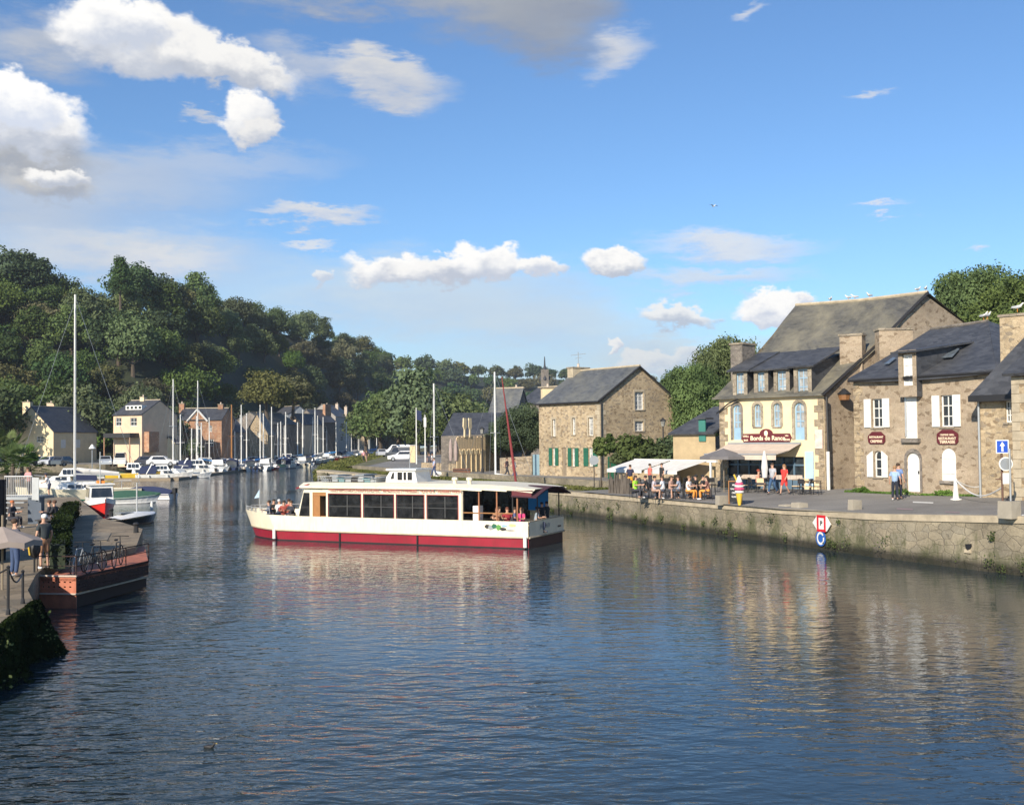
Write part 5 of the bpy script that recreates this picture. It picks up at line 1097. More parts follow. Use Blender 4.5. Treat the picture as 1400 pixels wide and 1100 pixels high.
DD = dinghy('sailing_dinghy', 4.4, None, False)
for c_ in list(DD.children):
    if c_.name.startswith(('console', 'bench')): bpy.data.objects.remove(c_)
m = MB(); k = 10
for i in range(k):
    for j in range(8):
        def q_(a, b_): x = -1.9 + 4.0 * a; hb_ = .80 * math.sqrt(max(0, 1 - max(0, (a - .35) / .68) ** 2.2)); y = hb_ * (b_ * 2 - 1); return (x, y, .50 + .20 * a + .30 * (1 - (b_ * 2 - 1) ** 2) * (.35 + .65 * math.sin(PI * min(1, a * 1.05))))
        m.face(q_(i / k, j / 8), q_((i + 1) / k, j / 8), q_((i + 1) / k, (j + 1) / 8), q_(i / k, (j + 1) / 8))
m.build('turtle_deck', WHITEG, DD, True); m = MB(); m.tube([(.5, 0, .6), (.5, 0, 2.9)], .05); m.build('mast', ALU, DD); m = MB(); m.box((-.7, 0, .86), (1.2, .55, .06)); m.build('cockpit_cover', GREYM, DD)
WHT = (.80, .79, .75, 1); NV = (.02, .035, .09, 1); RD = (.5, .03, .03, 1); YL = (.75, .50, .05, 1); CRM = (.75, .68, .5, 1); BL = (.05, .15, .4, 1); BKC = (.02, .02, .022, 1); OR = (.7, .22, .04, 1); GN = (.03, .15, .08, 1)
MASTS = {}
def fat(me, w_):
    m2 = me.copy(); xs = [v.co.x for v in m2.vertices if v.co.z < 1]; x0 = sum(xs) / len(xs)
    for v in m2.vertices:
        if abs(v.co.y) < .2: v.co.x = x0 + (v.co.x - x0) * w_; v.co.y *= w_
    m2.materials[0] = WHITE; return m2
def boat(proto, px, py, deg, col, label, masttop=None, scale=1.0, group='boats moored in the harbour', mcol=None, canopy=None):
    p = P(px, py, 0); p.z = 0; k = p.y
    o = place(proto, USED, p, math.radians(deg), label, group, scale, col)
    if masttop is not None:
        for c in o.children:
            if c.name.startswith('mast') or c.name.startswith('rigging'):
                hgt = V(px, masttop, k).z / scale; wd_ = (1.3 if k > 140 else 1.1) if c.name.startswith('mast') else 1.0; c.scale = (1, 1, hgt / 11.0)
                if c.name.startswith('mast'): c.scale = (1, 1, hgt / 11.0); c.data = MASTS.setdefault((c.data.name, k > 140), fat(c.data, wd_))
                if mcol and c.name.startswith('mast'): c.data = c.data.copy(); c.data.materials[0] = mcol
    return o
# near left moorings (beside the left quay)
boat(DD, 180, 717, 66, BKC, 'sailing dinghy with white deck and black hull at the end of the left quay', scale=.9)
boat(DC, 170, 688, 20, WHT, 'small boat under a green tarpaulin behind the red hulled fishing boat', scale=1.05)
boat(DB, 205, 682, 160, (.75, .72, .7, 1), 'white open boat half under a black sheet, outermost of the near moorings', scale=1.1)
boat(YC, 112, 684, 200, CRM, 'large cream yacht with the tallest mast of the picture behind the left quay', 403, 1.35)
boat(DA, 128, 664, 10, YL, 'yellow open boat in front of the white covered rowing boat')
boat(DC, 140, 655, 5, WHT, 'white rowing boat under a pale cover in front of the parked grey car', scale=1.1)
boat(MC, 92, 668, 200, WHT, 'white cruiser with a dark hood beside the tallest mast')
boat(MA, 186, 655.5, 8, YL, 'white cabin cruiser with a yellow hull below the villa', scale=1.0)
boat(MBt, 224, 655, 10, WHT, 'white cruiser with navy canopy just left of the first tall harbour mast', scale=.85)
boat(YA, 240, 652, 150, WHT, 'white yacht with the tall mast in front of the cream shed', 518, 1.0)
boat(DA, 262, 653, 15, WHT, 'small white runabout with grey seats below the brick house', scale=1.2)
boat(MBt, 272, 648, 12, WHT, 'flying bridge cruiser with white radar arch below the brick house', scale=1.0)
boat(YB, 274, 644, 160, RD, 'yacht with red waterline and tall mast in front of the brick house', 520, 1.0)
boat(MA, 298, 647, 100, WHT, 'white cruiser seen bow on next to the flying bridge cruiser', scale=.95)
boat(YA, 314, 643, 60, NV, 'navy blue yacht with a brown wooden mast right of the brick house', 553, 1.0, mcol=WOOD)
boat(MC, 318, 645, 95, NV, 'navy hulled cruiser moored right of the bow on cruiser', scale=.95)
L_ = [(327, 643, 553, YC, WHT, 'white yacht with pale sail cover beside the brown wooden mast'), (354, 641, 553, YB, CRM, 'cream yacht moored in front of the striped gable'), (358, 640, 565, YA, WHT, 'white yacht with a short mast close behind the cream yacht'),
 (369, 640, 556, YC, WHT, 'white yacht with green boot stripe before the long dark roof'), (379, 639, 578, YA, GN, 'dark green yacht with a thick brown looking mast in mid row'), (389, 638, 563, YB, WHT, 'white yacht with bright blue sail cover in mid row'),
 (405, 636, 577, YA, WHT, 'white yacht with navy sail cover before the ochre gable'), (412, 635.5, 560, YC, NV, 'navy yacht with a pale sail cover below the grey blue gable'), (430, 634, 557, YB, WHT, 'white yacht with the tall mast left of the brick chimney'),
 (433, 633, 568, YA, CRM, 'cream yacht tight beside the tall mast by the brick chimney'), (440, 632, 570, YC, WHT, 'white yacht below the tall brick chimney house'), (457, 630, 577, YB, RD, 'red hulled yacht right of the brick chimney house'),
 (473, 628, 576, YA, WHT, 'white yacht in front of the tall grey house'), (488, 626, 571, YC, WHT, 'white yacht with the last tall mast before the big trees'), (503, 624, 600, YA, NV, 'small navy yacht moored past the last tall mast'), (513, 623, 598, YB, WHT, 'small white yacht furthest up the river')]
for i, (px, py, mt, pr, c, lb) in enumerate(L_): boat(pr, px, py, 35 + (i * 37) % 50, c, lb, mt, .9 if i < 10 else 1.05)
L_ = [(262, 646, MC, WHT, 'white cruiser with dark canopy hidden behind the runabout'), (335, 642, DA, WHT, 'white open boat tied between two yachts'), (342, 643.5, MC, WHT, 'white cruiser with navy hood below the striped gable'), (350, 644, DB, NV, 'navy open boat under a dark sheet in mid row'),
 (363, 643, MA, WHT, 'white cruiser with a wheelhouse below the long dark roof'), (376, 642, DA, RD, 'red open boat in the middle of the row'), (384, 641, DC, WHT, 'white hulled boat under a green sheet in mid row'), (394, 640, MC, WHT, 'white cruiser with dark windows below the ochre gable'),
 (402, 639.5, DB, WHT, 'white boat with a dark sheet near the reed bank'), (411, 638.5, MA, CRM, 'cream cruiser moored just left of the grassy bank'), (420, 637, MC, WHT, 'white cruiser partly in front of the grassy bank'), (424, 633, DA, WHT, 'small white boat behind the grassy bank'),
 (446, 631, MA, WHT, 'white cruiser past the bank below the brick chimney house'), (464, 628, MC, WHT, 'white cruiser below the tall grey house'), (480, 627, MA, RD, 'red and white cruiser near the far end of the row'), (497, 625, MA, WHT, 'white cruiser near the far end beneath the trees')]
for i, (px, py, pr, c, lb) in enumerate(L_): boat(pr, px, py, 60 + (i * 53) % 60, c, lb, None, .85)

rr = random.Random(77); px = 246
while px < 506:
    py = float(np.interp(px, [246, 300, 350, 400, 450, 506], [649, 643.5, 640, 635, 629.5, 624])) - rr.uniform(0, 2.5); where = next(s for lim, s in ((303, 'below the brick house'), (336, 'below the dim slate cottage'), (366, 'below the striped gable house'), (410, 'below the long low house'), (437, 'left of the tall brick chimney'), (480, 'below the tall grey house'), (999, 'beneath the last big trees')) if px < lim)
    k = rr.random(); col = rr.choice([WHT, WHT, WHT, CRM, NV, (.6, .62, .62, 1), (.3, .45, .6, 1)])
    if k < .5: boat(rr.choice([YA, YB, YC]), px, py, rr.uniform(30, 110), col, 'small yacht packed in the back row of the harbour %s' % where, rr.uniform(563, 590), .85)
    else: boat(rr.choice([MA, MC, MBt, DB]), px, py, rr.uniform(40, 120), col, 'motor boat packed in the back row of the harbour %s' % where, None, .9)
    px += rr.uniform(6, 10)
# ---- red and white fishing boat with cabin at the left quay
t = thing('fishing_boat', 'red and white fishing boat with a glazed wheelhouse moored at the left quay', 'fishing boat', (0, 0, 0)); ROOT.pop(t.name)
h_, rows, d = hull('hull', t, 6.4, 2.5, .95, [BOATC, BOATC], bowrise=.45, tw=.8); h_.color = (.62, .035, .03, 1); d.build('deck', WHITEG, t)
m = MB()
for s in (-1, 1):
    for i in range(len(rows) - 1):
        A, B_ = rows[i][2], rows[i + 1][2]; ps = [(A[0], s * (A[1] + .02), A[2] - .3), (B_[0], s * (B_[1] + .02), B_[2] - .3), (B_[0], s * (B_[1] + .02), B_[2] + .1), (A[0], s * (A[1] + .02), A[2] + .1)]; m.face(*(ps if s < 0 else ps[::-1]))
m.build('bulwark', WHITEG, t)
c = cabin_mb(-1.2, 1.3, 2.0, 1.9, .9, 2.45, .15, .93).build('wheelhouse', WHITEG, t); side_windows(c, -1.0, 0, 2.0, 1.45, 2.2, 1, .94); side_windows(c, .1, 1.1, 2.0, 1.45, 2.2, 1, .94)
m = MB(); m.face((-1.205, -.85, 1.4), (-1.18, -.82, 2.2), (-1.18, -.08, 2.2), (-1.205, -.08, 1.4)); m.build('window', GLASSB, c); m = MB(); m.face((1.31, -.82, 1.45), (1.31, .82, 1.45), (1.19, .75, 2.2), (1.19, -.75, 2.2)); m.build('windscreen', GLASSB, c); m = MB(); m.face((-1.205, .08, 1.4), (-1.18, .08, 2.2), (-1.18, .82, 2.2), (-1.205, .85, 1.4)); m.build('window', GLASSB, c)
m = MB(); m.box((0, 0, 2.5), (2.7, 2.1, .1)); m.build('cabin_roof', WHITE, c); m = MB(); m.box((-.2, .1, 2.66), (.9, .55, .22)); m.build('life_raft', ORANGE, c)
m = MB(); m.tube([(.3, 0, 2.5), (.3, 0, 5.2)], .04); m.build('mast', ALU, t)
p = P(136, 702, 0); put(t, p, math.radians(-62), .86)

# ---- two yachts moored behind the tour boat
boat(YC, 684, 682, 150, CRM, 'cream yacht with a white mast and furled red genoa behind the tour boat', 508, 1.0, 'yachts along the right quay')
o = boat(YC, 600, 676, 155, WHT, 'white yacht with a grey mast behind the tour boat wheelhouse', 524, 1.0, 'yachts along the right quay')
b0_, b1_ = V(686, 515, 78.5), V(706, 664, 77.0); rs = thing('furled_sail', 'slanting dark red furled sail on its stay beside the white mast', 'sail', b1_); m = MB(); m.tube([b0_, b0_.lerp(b1_, .3), b0_.lerp(b1_, .7), b1_], [.03, .06, .10, .08], 8); m.build('sailcloth', plain('red_sailcloth', (.20, .03, .03), .8, scale=3), rs)

# ================================================================== tour boat
Nn, St = P(384, 738.0), P(723, 750.3); BM = 4.2
f0_ = Fac(Nn[:2], St[:2])
def px_of(p): q = CM.transposed() @ (Vector(p) - Vector((0, 0, 5.2))); return 700 + F * q.x / -q.z, 550 - F * q.y / -q.z
lo_, hi_ = -8.0, 2.0
for _ in range(40):
    md = (lo_ + hi_) / 2; q = f0_.pt(md, 0, -BM / 2)
    if px_of(q)[0] < 352: lo_ = md
    else: hi_ = md
fz = Fac(f0_.pt(lo_, 0)[:2], St[:2]); TL = fz.w
tb = thing('tour_boat', 'long red and cream passenger boat crossing the river with open stern deck', 'tour boat', (St.x, St.y, 0))
def bp_(s, o, z): return fz.pt(s, z, -o)
def inset(s, z):
    tip = -0.62 * (max(z, 0) / 1.4); t = (s - tip) / 3.0
    return BM / 2 * max(0, 1 - max(0, t) ** .6) if t < 1 else 0
def ring(z):
    tip = -0.62 * (max(z, 0) / 1.4); return [tip + .0005] + [tip + 3.0 * k for k in (.02, .06, .13, .24, .38, .55, .76, 1)] + [4.5, 7, 10, 13, TL]
def rise(s): return .17 * max(0, 1 - max(0, s) / 3.0)
ZB = lambda s: .0; ZK = lambda s: .52 + rise(s) * .3; ZT = lambda s: 1.27 + rise(s)
def side(mb, z0, z1, off=0.0, near=True, smin=-9, smax=99):
    A = ring(z0(0)); B = ring(z1(0))
    for i in range(len(A) - 1):
        if A[i] < smin - .01 or A[i + 1] > smax + .01: continue
        def pt(s, zf): z = zf(s); v = max(inset(s, z) - off, -9); return bp_(s, v if near else BM - v, z)
        ps = [pt(A[i], z0), pt(A[i + 1], z0), pt(B[i + 1], z1), pt(B[i], z1)]; mb.face(*(ps if near else ps[::-1]))
m = MB()
for nr in (1, 0):
    m.k = 1; side(m, lambda s: -.35, lambda s: .05, 0, nr); m.k = 0; side(m, lambda s: .05, ZK, 0, nr)
m.k = 2; ps = [bp_(TL, 0, -.35), bp_(TL + .0, BM, -.35), bp_(TL, BM, .52), bp_(TL, 0, .52)]; m.face(*ps)
tr = [bp_(TL, 0, .5), bp_(TL + .25, BM * .5, .5), bp_(TL, BM, .5)]
hb = m.build('hull', [REDP, BLACK, plain('stern_dark_paint', (.05, .02, .025), .5)], tb)
m = MB()
for nr in (1, 0): side(m, ZK, ZT, .05, nr)
m.face(bp_(TL + .05, -.05, .52), bp_(TL + .05, BM + .05, .52), bp_(TL + .05, BM + .05, 1.27), bp_(TL + .05, -.05, 1.27)); hu = m.build('topsides', CREAMP, tb)
m = MB()
for nr in (1, 0): side(m, lambda s: ZK(s) - .03, lambda s: ZK(s) + .03, .09, nr)
m.tube([bp_(TL + .07, -.07, .52), bp_(TL + .07, BM + .07, .52)], .045, 6); m.tube([bp_(TL + .05, -.05, 1.27), bp_(TL + .05, BM + .05, 1.27)], .03, 6)
m.build('rubbing_strake', PALE, tb)
m = MB(); side_pts = [bp_(s, inset(s, .62), .62) for s in ring(.62)]; far_pts = [bp_(s, BM - inset(s, .62), .62) for s in ring(.62)]
for i in range(len(side_pts) - 1): m.face(side_pts[i], side_pts[i + 1], far_pts[i + 1], far_pts[i])
m.build('deck', plain('deck_grey', (.30, .25, .20), .8), tb)
# vertical hull bars
def zsz(px, py): return fz.sz(px, py)
for px in (465, 571): s = zsz(px, 740)[0]; m = MB(); m.tube([bp_(s, -.03, .05), bp_(s, -.03, .55)], .05, 6); m.build('hull_bar', DARK, tb)
for px in (376.5, 719.5): s = zsz(px, 735)[0]; m = MB(); o_ = inset(s, .3) - .14; m.tube([bp_(s, o_, .08), bp_(s, o_, .56)], [.09, .09], 8); m.build('fender', WHITE, tb)
# saloon: frame the window openings in the near wall
wz0, wz1, zr_ = 1.24, 2.42, 2.95
cs = zsz(409, 690)[0]; ce = zsz(631, 690)[0]
ops = [(447.5, 491.5), (495.5, 536.5), (540.5, 578), (582.5, 624.5)]; O = [(zsz(a, 695)[0], zsz(b, 695)[0]) for a, b in ops]
ds0, ds1 = zsz(425.5, 700)[0], zsz(444, 700)[0]; ws0, ws1 = zsz(404, 695)[0], zsz(421.5, 695)[0]
def cabin_side(o, near):
    g = Fac(bp_(0, o, 0)[:2], bp_(TL, o, 0)[:2]) ; s_ = lambda a: a
    holes = [[(a, wz0), (b, wz0), (b, wz1), (a, wz1)] for a, b in O] + [[(ws0 + .12, wz0), (ws1, wz0), (ws1, wz1 + .05), (ws0 + .42, wz1 + .05)], [(ds0, .72), (ds1, .72), (ds1, wz1 + .08), (ds0, wz1 + .08)]]
    m = MB(); wallpoly(m, g, [(ws0 - .02, .60), (ce, .60), (ce, 2.9), (cs + .30, 2.9), (ws0 + .0, 1.2)], holes, rev=.07); return m, g, holes
m, g, hol = cabin_side(.12, True); sal = m.build('saloon', CREAMP, tb)
for (a, b) in O:
    m = MB(); plate_ring(m, g, [(a, wz0), (b, wz0), (b, wz1), (a, wz1)], [(a - .04, wz0 - .05), (b + .04, wz0 - .05), (b + .04, wz1 + .04), (a - .04, wz1 + .04)], 0, .02)
    m.face(g.pt(a - .04, wz0 - .05, .02), g.pt(b + .04, wz0 - .05, .02), g.pt(b, wz0, .02), g.pt(a, wz0, .02))
    w_ = m.build('window', plain('dark_red_trim', (.26, .035, .04), .5), tb)
    m = MB(); m.face(g.pt(a, wz0, -.06), g.pt(b, wz0, -.06), g.pt(b, wz1, -.06), g.pt(a, wz1, -.06)); m.build('pane', GLASSB, w_)
    m = MB(); z_ = wz0 + .55; fbox(m, g, a, b, z_, z_ + .03, -.055, -.045)
    for q in (.55,): fbox(m, g, a + (b - a) * q, a + (b - a) * q + .05, wz0 + .1, wz1 - .05, -.055, -.05)
    m.build('glazing_bar', plain('dim_interior', (.06, .06, .058), .5), w_)
m = MB(); h5 = hol[4]; m.face(*[g.pt(a, b, -.05) for a, b in h5]); w_ = m.build('bow_window', GLASSB, tb)
m = MB(); h6 = hol[5]; fbox(m, g, ds0, ds1, .72, wz1 + .08, -.5, -.45); dd_ = m.build('door', GLASSB, tb); 
m = MB(); fbox(m, g, ds0, ds0 + .42, .72, wz1 + .08, -.45, -.05); fbox(m, g, ds0 + .42, ds1, .72, 1.28, -.45, -.1); fbox(m, g, ds0, ds1, wz1 - .1, wz1 + .08, -.1, -.03); m.build('wooden_leaf', WOOD, dd_)
# far side & ends of saloon, roof
m = MB(); gF = Fac(bp_(TL, BM - .12, 0)[:2], bp_(0, BM - .12, 0)[:2]); hs_ = [[(TL - b, wz0), (TL - a, wz0), (TL - a, wz1), (TL - b, wz1)] for a, b in O]; wallpoly(m, gF, [(TL - ce, .6), (TL - cs - .1, .6), (TL - cs - .3, 2.9), (TL - ce, 2.9)], hs_, rev=.07)
m.build('saloon_far_side', CREAMP, tb); m = MB(); m.face(bp_(ce, .12, .6), bp_(ce, BM - .12, .6), bp_(ce, BM - .12, 2.9), bp_(ce, .12, 2.9)); m.build('aft_glazing', GLASSB, tb)
m = MB()
for a, b in O: m.face(bp_(b, BM - .06, wz0), bp_(a, BM - .06, wz0), bp_(a, BM - .06, wz1), bp_(b, BM - .06, wz1))
m.build('pane', GLASSB, tb)
m = MB(); m.face(bp_(ws0 + .0, BM - .12, 1.2), bp_(ws0, .12, 1.2), bp_(cs + .3, .12, 2.85), bp_(cs + .3, BM - .12, 2.85)); m.build('front_windscreen', GLASSB, tb)
re = zsz(728, 670)[0]; m = MB(); K = 10; s0r = cs + .05
def rz_(s): return 2.93 + .05 * math.sin(PI * min(1, s / TL)) - (.18 * max(0, (s - re + 3.2) / 3.2) ** 2)
for i in range(K):
    a, b = s0r + (re - s0r) * i / K, s0r + (re - s0r) * (i + 1) / K
    for o0, o1, z0, z1 in ((-.05, .35, -.14, .02), (.35, BM - .35, .02, .02), (BM - .35, BM + .05, .02, -.14)): m.face(bp_(a, o0, rz_(a) + z0), bp_(b, o0, rz_(b) + z0), bp_(b, o1, rz_(b) + z1), bp_(a, o1, rz_(a) + z1))
    m.face(bp_(a, -.05, 2.72 if s0r < b else 2.7), bp_(b, -.05, 2.72 - (.06 if b > ce else 0)), bp_(b, -.05, rz_(b) - .14), bp_(a, -.05, rz_(a) - .14))
    m.face(bp_(a, -.05, 2.72), bp_(a, BM, 2.72), bp_(b, BM, 2.70), bp_(b, -.05, 2.70))
    m.face(bp_(b, BM + .05, 2.7), bp_(a, BM + .05, 2.72), bp_(a, BM + .05, rz_(a) - .14), bp_(b, BM + .05, rz_(b) - .14))
m.face(bp_(s0r, -.05, 2.72), bp_(s0r, -.05, rz_(s0r) - .14), bp_(s0r, BM + .05, rz_(s0r) - .14), bp_(s0r, BM + .05, 2.72)); rf = m.build('roof', CREAMP, tb)
m = MB(); m.slab([bp_(s0r - .25, 0, 2.72), bp_(s0r + .5, 0, 2.93), bp_(s0r + .5, BM, 2.93), bp_(s0r - .25, BM, 2.72)], .06); m.build('red_brow', REDP, rf)
LR = plain('red_letters', (.42, .10, .07), .6)
s_a, s_b = zsz(455, 672)[0], zsz(625, 674)[0]; gg_ = Fac(bp_(0, -.05, 0)[:2], bp_(TL, -.05, 0)[:2])
text_part('VENEZ DECOUVRIR LA RANCE EN BATEAU   PROMENADES ET CROISIERES   Tel 02 96 39   CROISIERE / DINAN', .155, gg_, (s_a + s_b) / 2, 2.64, .003, LR, rf)
# wheelhouse on the roof
wf = Fac(bp_(0, 1.3, 0)[:2], bp_(TL, 1.3, 0)[:2]); h0, h1 = wf.sz(527, 655)[0], wf.sz(567, 655)[0]; zt_ = wf.sz(548, 641)[1]; W2 = 1.5
m = MB(); prof = [(h0, 2.95), (h1 + .15, 2.95), (h1, zt_ - .06), (h0 + .32, zt_ - .06), (h0 + .05, 3.25)]
hh = [(h0 + .28, 3.15), (h0 + .5, 3.15), (h0 + .52, zt_ - .18), (h0 + .42, zt_ - .18)]; hh2 = [(h0 + .7, 3.1), (h1 - .15, 3.1), (h1 - .15, zt_ - .16), (h0 + .7, zt_ - .16)]
wallpoly(m, wf, prof, [hh, hh2], rev=.05); k_ = len(prof)
for i in range(k_): p, q = prof[i], prof[(i + 1) % k_]; m.face(wf.pt(*p, 0), wf.pt(*p, -W2), wf.pt(*q, -W2), wf.pt(*q, 0))
m.face(*[wf.pt(a, z, -W2) for a, z in prof][::-1]); wh = m.build('wheelhouse', WHITEG, tb)
m = MB(); m.face(*[wf.pt(a, z, -.04) for a, z in hh]); m.build('window', GLASSB, wh); m = MB(); m.face(*[wf.pt(a, z, -.04) for a, z in hh2]); m.build('window', GLASSB, wh)
m = MB(); 
for q in (.33, .6): s_ = hh2[0][0] + (hh2[1][0] - hh2[0][0]) * q; fbox(m, wf, s_, s_ + .07, 3.1, zt_ - .16, -.035, .0)
m.build('mullion', WHITEG, wh); m = MB(); m.slab([wf.pt(h0 + .1, zt_ + .02, .12), wf.pt(h1 + .12, zt_ + .02, .12), wf.pt(h1 + .12, zt_ + .02, -W2 - .12), wf.pt(h0 + .1, zt_ + .02, -W2 - .12)], .09); m.build('wheelhouse_roof', WHITEG, wh)
m = MB(); s_ = (h0 + h1) / 2; m.tube([wf.pt(s_, zt_, -1), wf.pt(s_, zt_ + .8, -1)], .025); m.build('aerial', GREYM, wh)
# roof gear in front of the wheelhouse
mats_ = [GREYM, DARK, GREYM, plain('teal_box', (.12, .22, .24), .6)]; rr = random.Random(4)
for i, px in enumerate((449, 458, 466, 475, 484, 493, 501, 510, 518)):
    s = wf.sz(px, 660)[0]; m = MB(); hh_ = (.30, .38, .36, .22, .24, .32, .40, .20, .24)[i]; 
    if i in (0, 1):
        for q in range(3): m.tube([bp_(s + .12 * q, .8, 2.98), bp_(s + .12 * q - .15, .8, 2.98 + hh_), bp_(s + .12 * q + .1, 1.4, 2.98 + hh_ * .8)], .03, 5)
        m.box(bp_(s + .1, 1.1, 3.1), (.3, .3, .12), fz.rz())
    else:
        m.box(bp_(s, 1.3, 2.98 + hh_ / 2), (.34, 1.1, hh_ * .8), fz.rz()); m.box(bp_(s, 1.3, 2.98 + hh_), (.5, 1.3, .05), fz.rz())
    m.build('deck_locker', mats_[i % 4], rf)
m = MB()
for px in (447, 520): s = wf.sz(px, 660)[0]; m.tube([bp_(s, .5, 2.95), bp_(s, .5, 3.32)], .014)
s0_, s1_ = wf.sz(447, 660)[0], wf.sz(520, 660)[0]; m.tube([bp_(s0_, .5, 3.30), bp_(s1_, .5, 3.30)], .014); m.tube([bp_(s0_, .5, 3.15), bp_(s1_, .5, 3.15)], .008); m.build('roof_rail', ALU, rf)
for px in (614, 634): s = zsz(px, 660)[0]; m = MB(); m.lathe(bp_(s, .6, 2.95), [(.1, 0), (.1, .2), (.16, .22), (.14, .34), (0, .36)], 8); m.build('roof_vent', CREAMP, rf)
# stern: open side with posts, dark interior, canopy
for px in (629.5, 653.5, 678, 706): s = zsz(px, 690)[0]; m = MB(); m.tube([bp_(s, .1, 1.2), bp_(s, .1, 2.75)], .04 if px != 629.5 else .09, 6); m.build('post', CREAMP if px < 650 else plain('brown_trim', (.36, .16, .08), .5), tb)
m = MB(); sI0, sI1 = ce + .02, zsz(679, 690)[0]; 
m.face(bp_(sI0, BM - .3, 1.1), bp_(sI1, BM - .3, 1.1), bp_(sI1, BM - .3, 2.7), bp_(sI0, BM - .3, 2.7)); m.build('inner_glazing', GLASSB, tb)
m = MB(); s = zsz(649, 700)[0]; m.box(bp_(s, .35, 1.45), (.34, .4, 1.0), fz.rz()); m.build('white_cabinet', WHITEG, tb)
m = MB(); m.tube([bp_(ce, .12, 1.62), bp_(zsz(700, 690)[0], .12, 1.62)], .03); m.build('hand_rail', WOOD, tb)
m = MB(); a, b = zsz(679, 690)[0], zsz(708, 690)[0]; m.face(bp_(a, BM - .5, 1.55), bp_(b, BM - .5, 1.55), bp_(b, BM - .5, 2.62), bp_(a, BM - .5, 2.62)); m.build('blue_curtain', BLUET, tb)
m = MB(); a, b = zsz(700, 676)[0], zsz(727, 676)[0]; fbox(m, fz, a, b, 2.4, 2.72, -.1, .04); m.build('maroon_fascia', MAROON, tb)
m = MB(); a, b = TL - .25, TL + 1.15; K = 8
for i in range(K):
    o0, o1 = -.1 + (BM + .2) * i / K, -.1 + (BM + .2) * (i + 1) / K; zz = lambda o: 2.42 + .42 * math.sin(PI * (o + .1) / (BM + .2))
    m.slab([bp_(a - .6, o0, zz(o0) + .05), bp_(b - .7, o0, zz(o0) - .0), bp_(b - .7, o1, zz(o1) - .0), bp_(a - .6, o1, zz(o1) + .05)], .05)
m.build('stern_canopy', plain('aubergine_canvas', (.07, .025, .035), .9), tb)
for s_, o_ in ((TL - .15, 1.4), (TL - .9, .2), (TL - .1, BM - .2)): m = MB(); m.tube([bp_(s_, o_, .62), bp_(s_, o_, 2.5)], .035); m.build('canopy_post', DARK, tb)
# rails, benches, flag on the bow deck
m = MB(); rl_ = [s for s in ring(1.4) if s < 2.9]
for s in rl_[1:]: 
    for nr in (1, 0): i_ = inset(s, 1.4) + .03; o_ = i_ if nr else BM - i_; m.tube([bp_(s, o_, 1.35), bp_(s, o_, 1.62)], .018, 4)
for nr in (1, 0): m.tube([bp_(s, (inset(s, 1.4) + .03) if nr else BM - inset(s, 1.4) - .03, 1.62) for s in rl_[1:]], .018, 4, False)
m.build('bow_rail', ALU, tb)
fl = thing('pennant', 'small pale blue pennant on a staff at the bow of the tour boat', 'flag', bp_(.15, BM / 2, 1.3)); m = MB(); m.tube([bp_(.15, BM / 2, 1.3), bp_(.15, BM / 2, 2.55)], .015); m.build('staff', ALU, fl); m = MB(); m.slab([bp_(.15, BM / 2, 2.5), bp_(.12, BM / 2, 2.05), bp_(-.28, BM / 2 + .1, 2.0)], .01); m.build('cloth', plain('pale_blue_cloth', (.45, .60, .72), .8), fl)
text_part('Jaman IV', .26, fz, zsz(367, 714)[0] + .1, 1.02, -inset(1.0, 1.1) + .30, plain('faded_red_letters', (.62, .28, .22), .6), tb, ext=.004)
gt = Fac(bp_(TL + .052, -.05, 0)[:2], bp_(TL + .052, BM + .05, 0)[:2]); text_part('JAMAN IV', .30, gt, BM * .45, .95, .006, GREYM, tb); text_part('DINAN', .13, gt, BM * .88, .80, .006, DARK, tb)
# picture strip on the side
for i, (a, b, z0, z1, mt) in enumerate(((663, 672, .92, 1.08, DARK), (668, 676, .86, 1.06, GREYM), (673, 680, .93, 1.12, GREENP), (679, 686, .86, 1.08, plain('leaf_green', (.10, .28, .06), .6)), (686, 694, 1.0, 1.10, BLUEP), (696, 706, 1.04, 1.14, plain('sun_yellow', (.75, .55, .25), .6)), (684, 693, .84, .96, DARK), (692, 704, .83, .88, GREYM))):
    s0_, s1_ = zsz(a, 718)[0], zsz(b, 718)[0]; m = MB(); n_ = 6; pts = [(s0_ + (s1_ - s0_) * (.5 + .5 * math.cos(PI * 2 * k / 10)), (z0 + z1) / 2 + (z1 - z0) * .55 * math.sin(PI * 2 * k / 10) * (1 + .25 * (k % 2))) for k in range(10)]; plate(m, fz, pts, .052 + .003 * i, .058 + .003 * i); m.build('painted_picture', mt, tb)
# ---- passengers
boatg = 'passengers on the tour boat'
pl = [(369, 1.1, 1.0, (.10, .12, .16), (.05, .05, .08), (.05, .03, .02), 'dark jacket', -1.2), (374, 2.2, 1.0, (.02, .02, .02), (.04, .04, .06), (.04, .03, .02), 'black top', .5), (381, 2.0, 1.0, (.70, .68, .62), (.1, .1, .12), (.7, .68, .64), 'white hair and pale top', 2.8), (388, 1.2, 1.0, (.33, .07, .05), (.05, .05, .07), (.05, .03, .02), 'rust red shirt', .3), (394, 2.4, 1.0, (.45, .10, .08), (.05, .05, .07), (.06, .03, .02), 'red jumper', 2.6), (399, 1.3, 1.0, (.04, .04, .05), (.3, .25, .2), (.10, .06, .03), 'charcoal top', -.6)]
for px, o, s, a, b, h_, lb, rz in pl:
    t = person('seated passenger with %s on the bow deck of the tour boat' % lb, 'sit', a, b, h_, sleeves=True); t['group'] = boatg
    g_ = Fac(bp_(0, o, 0)[:2], bp_(TL, o, 0)[:2]); q = g_.pt(g_.sz(px, 700)[0], .72, 0); put(t, q, rz, .95)
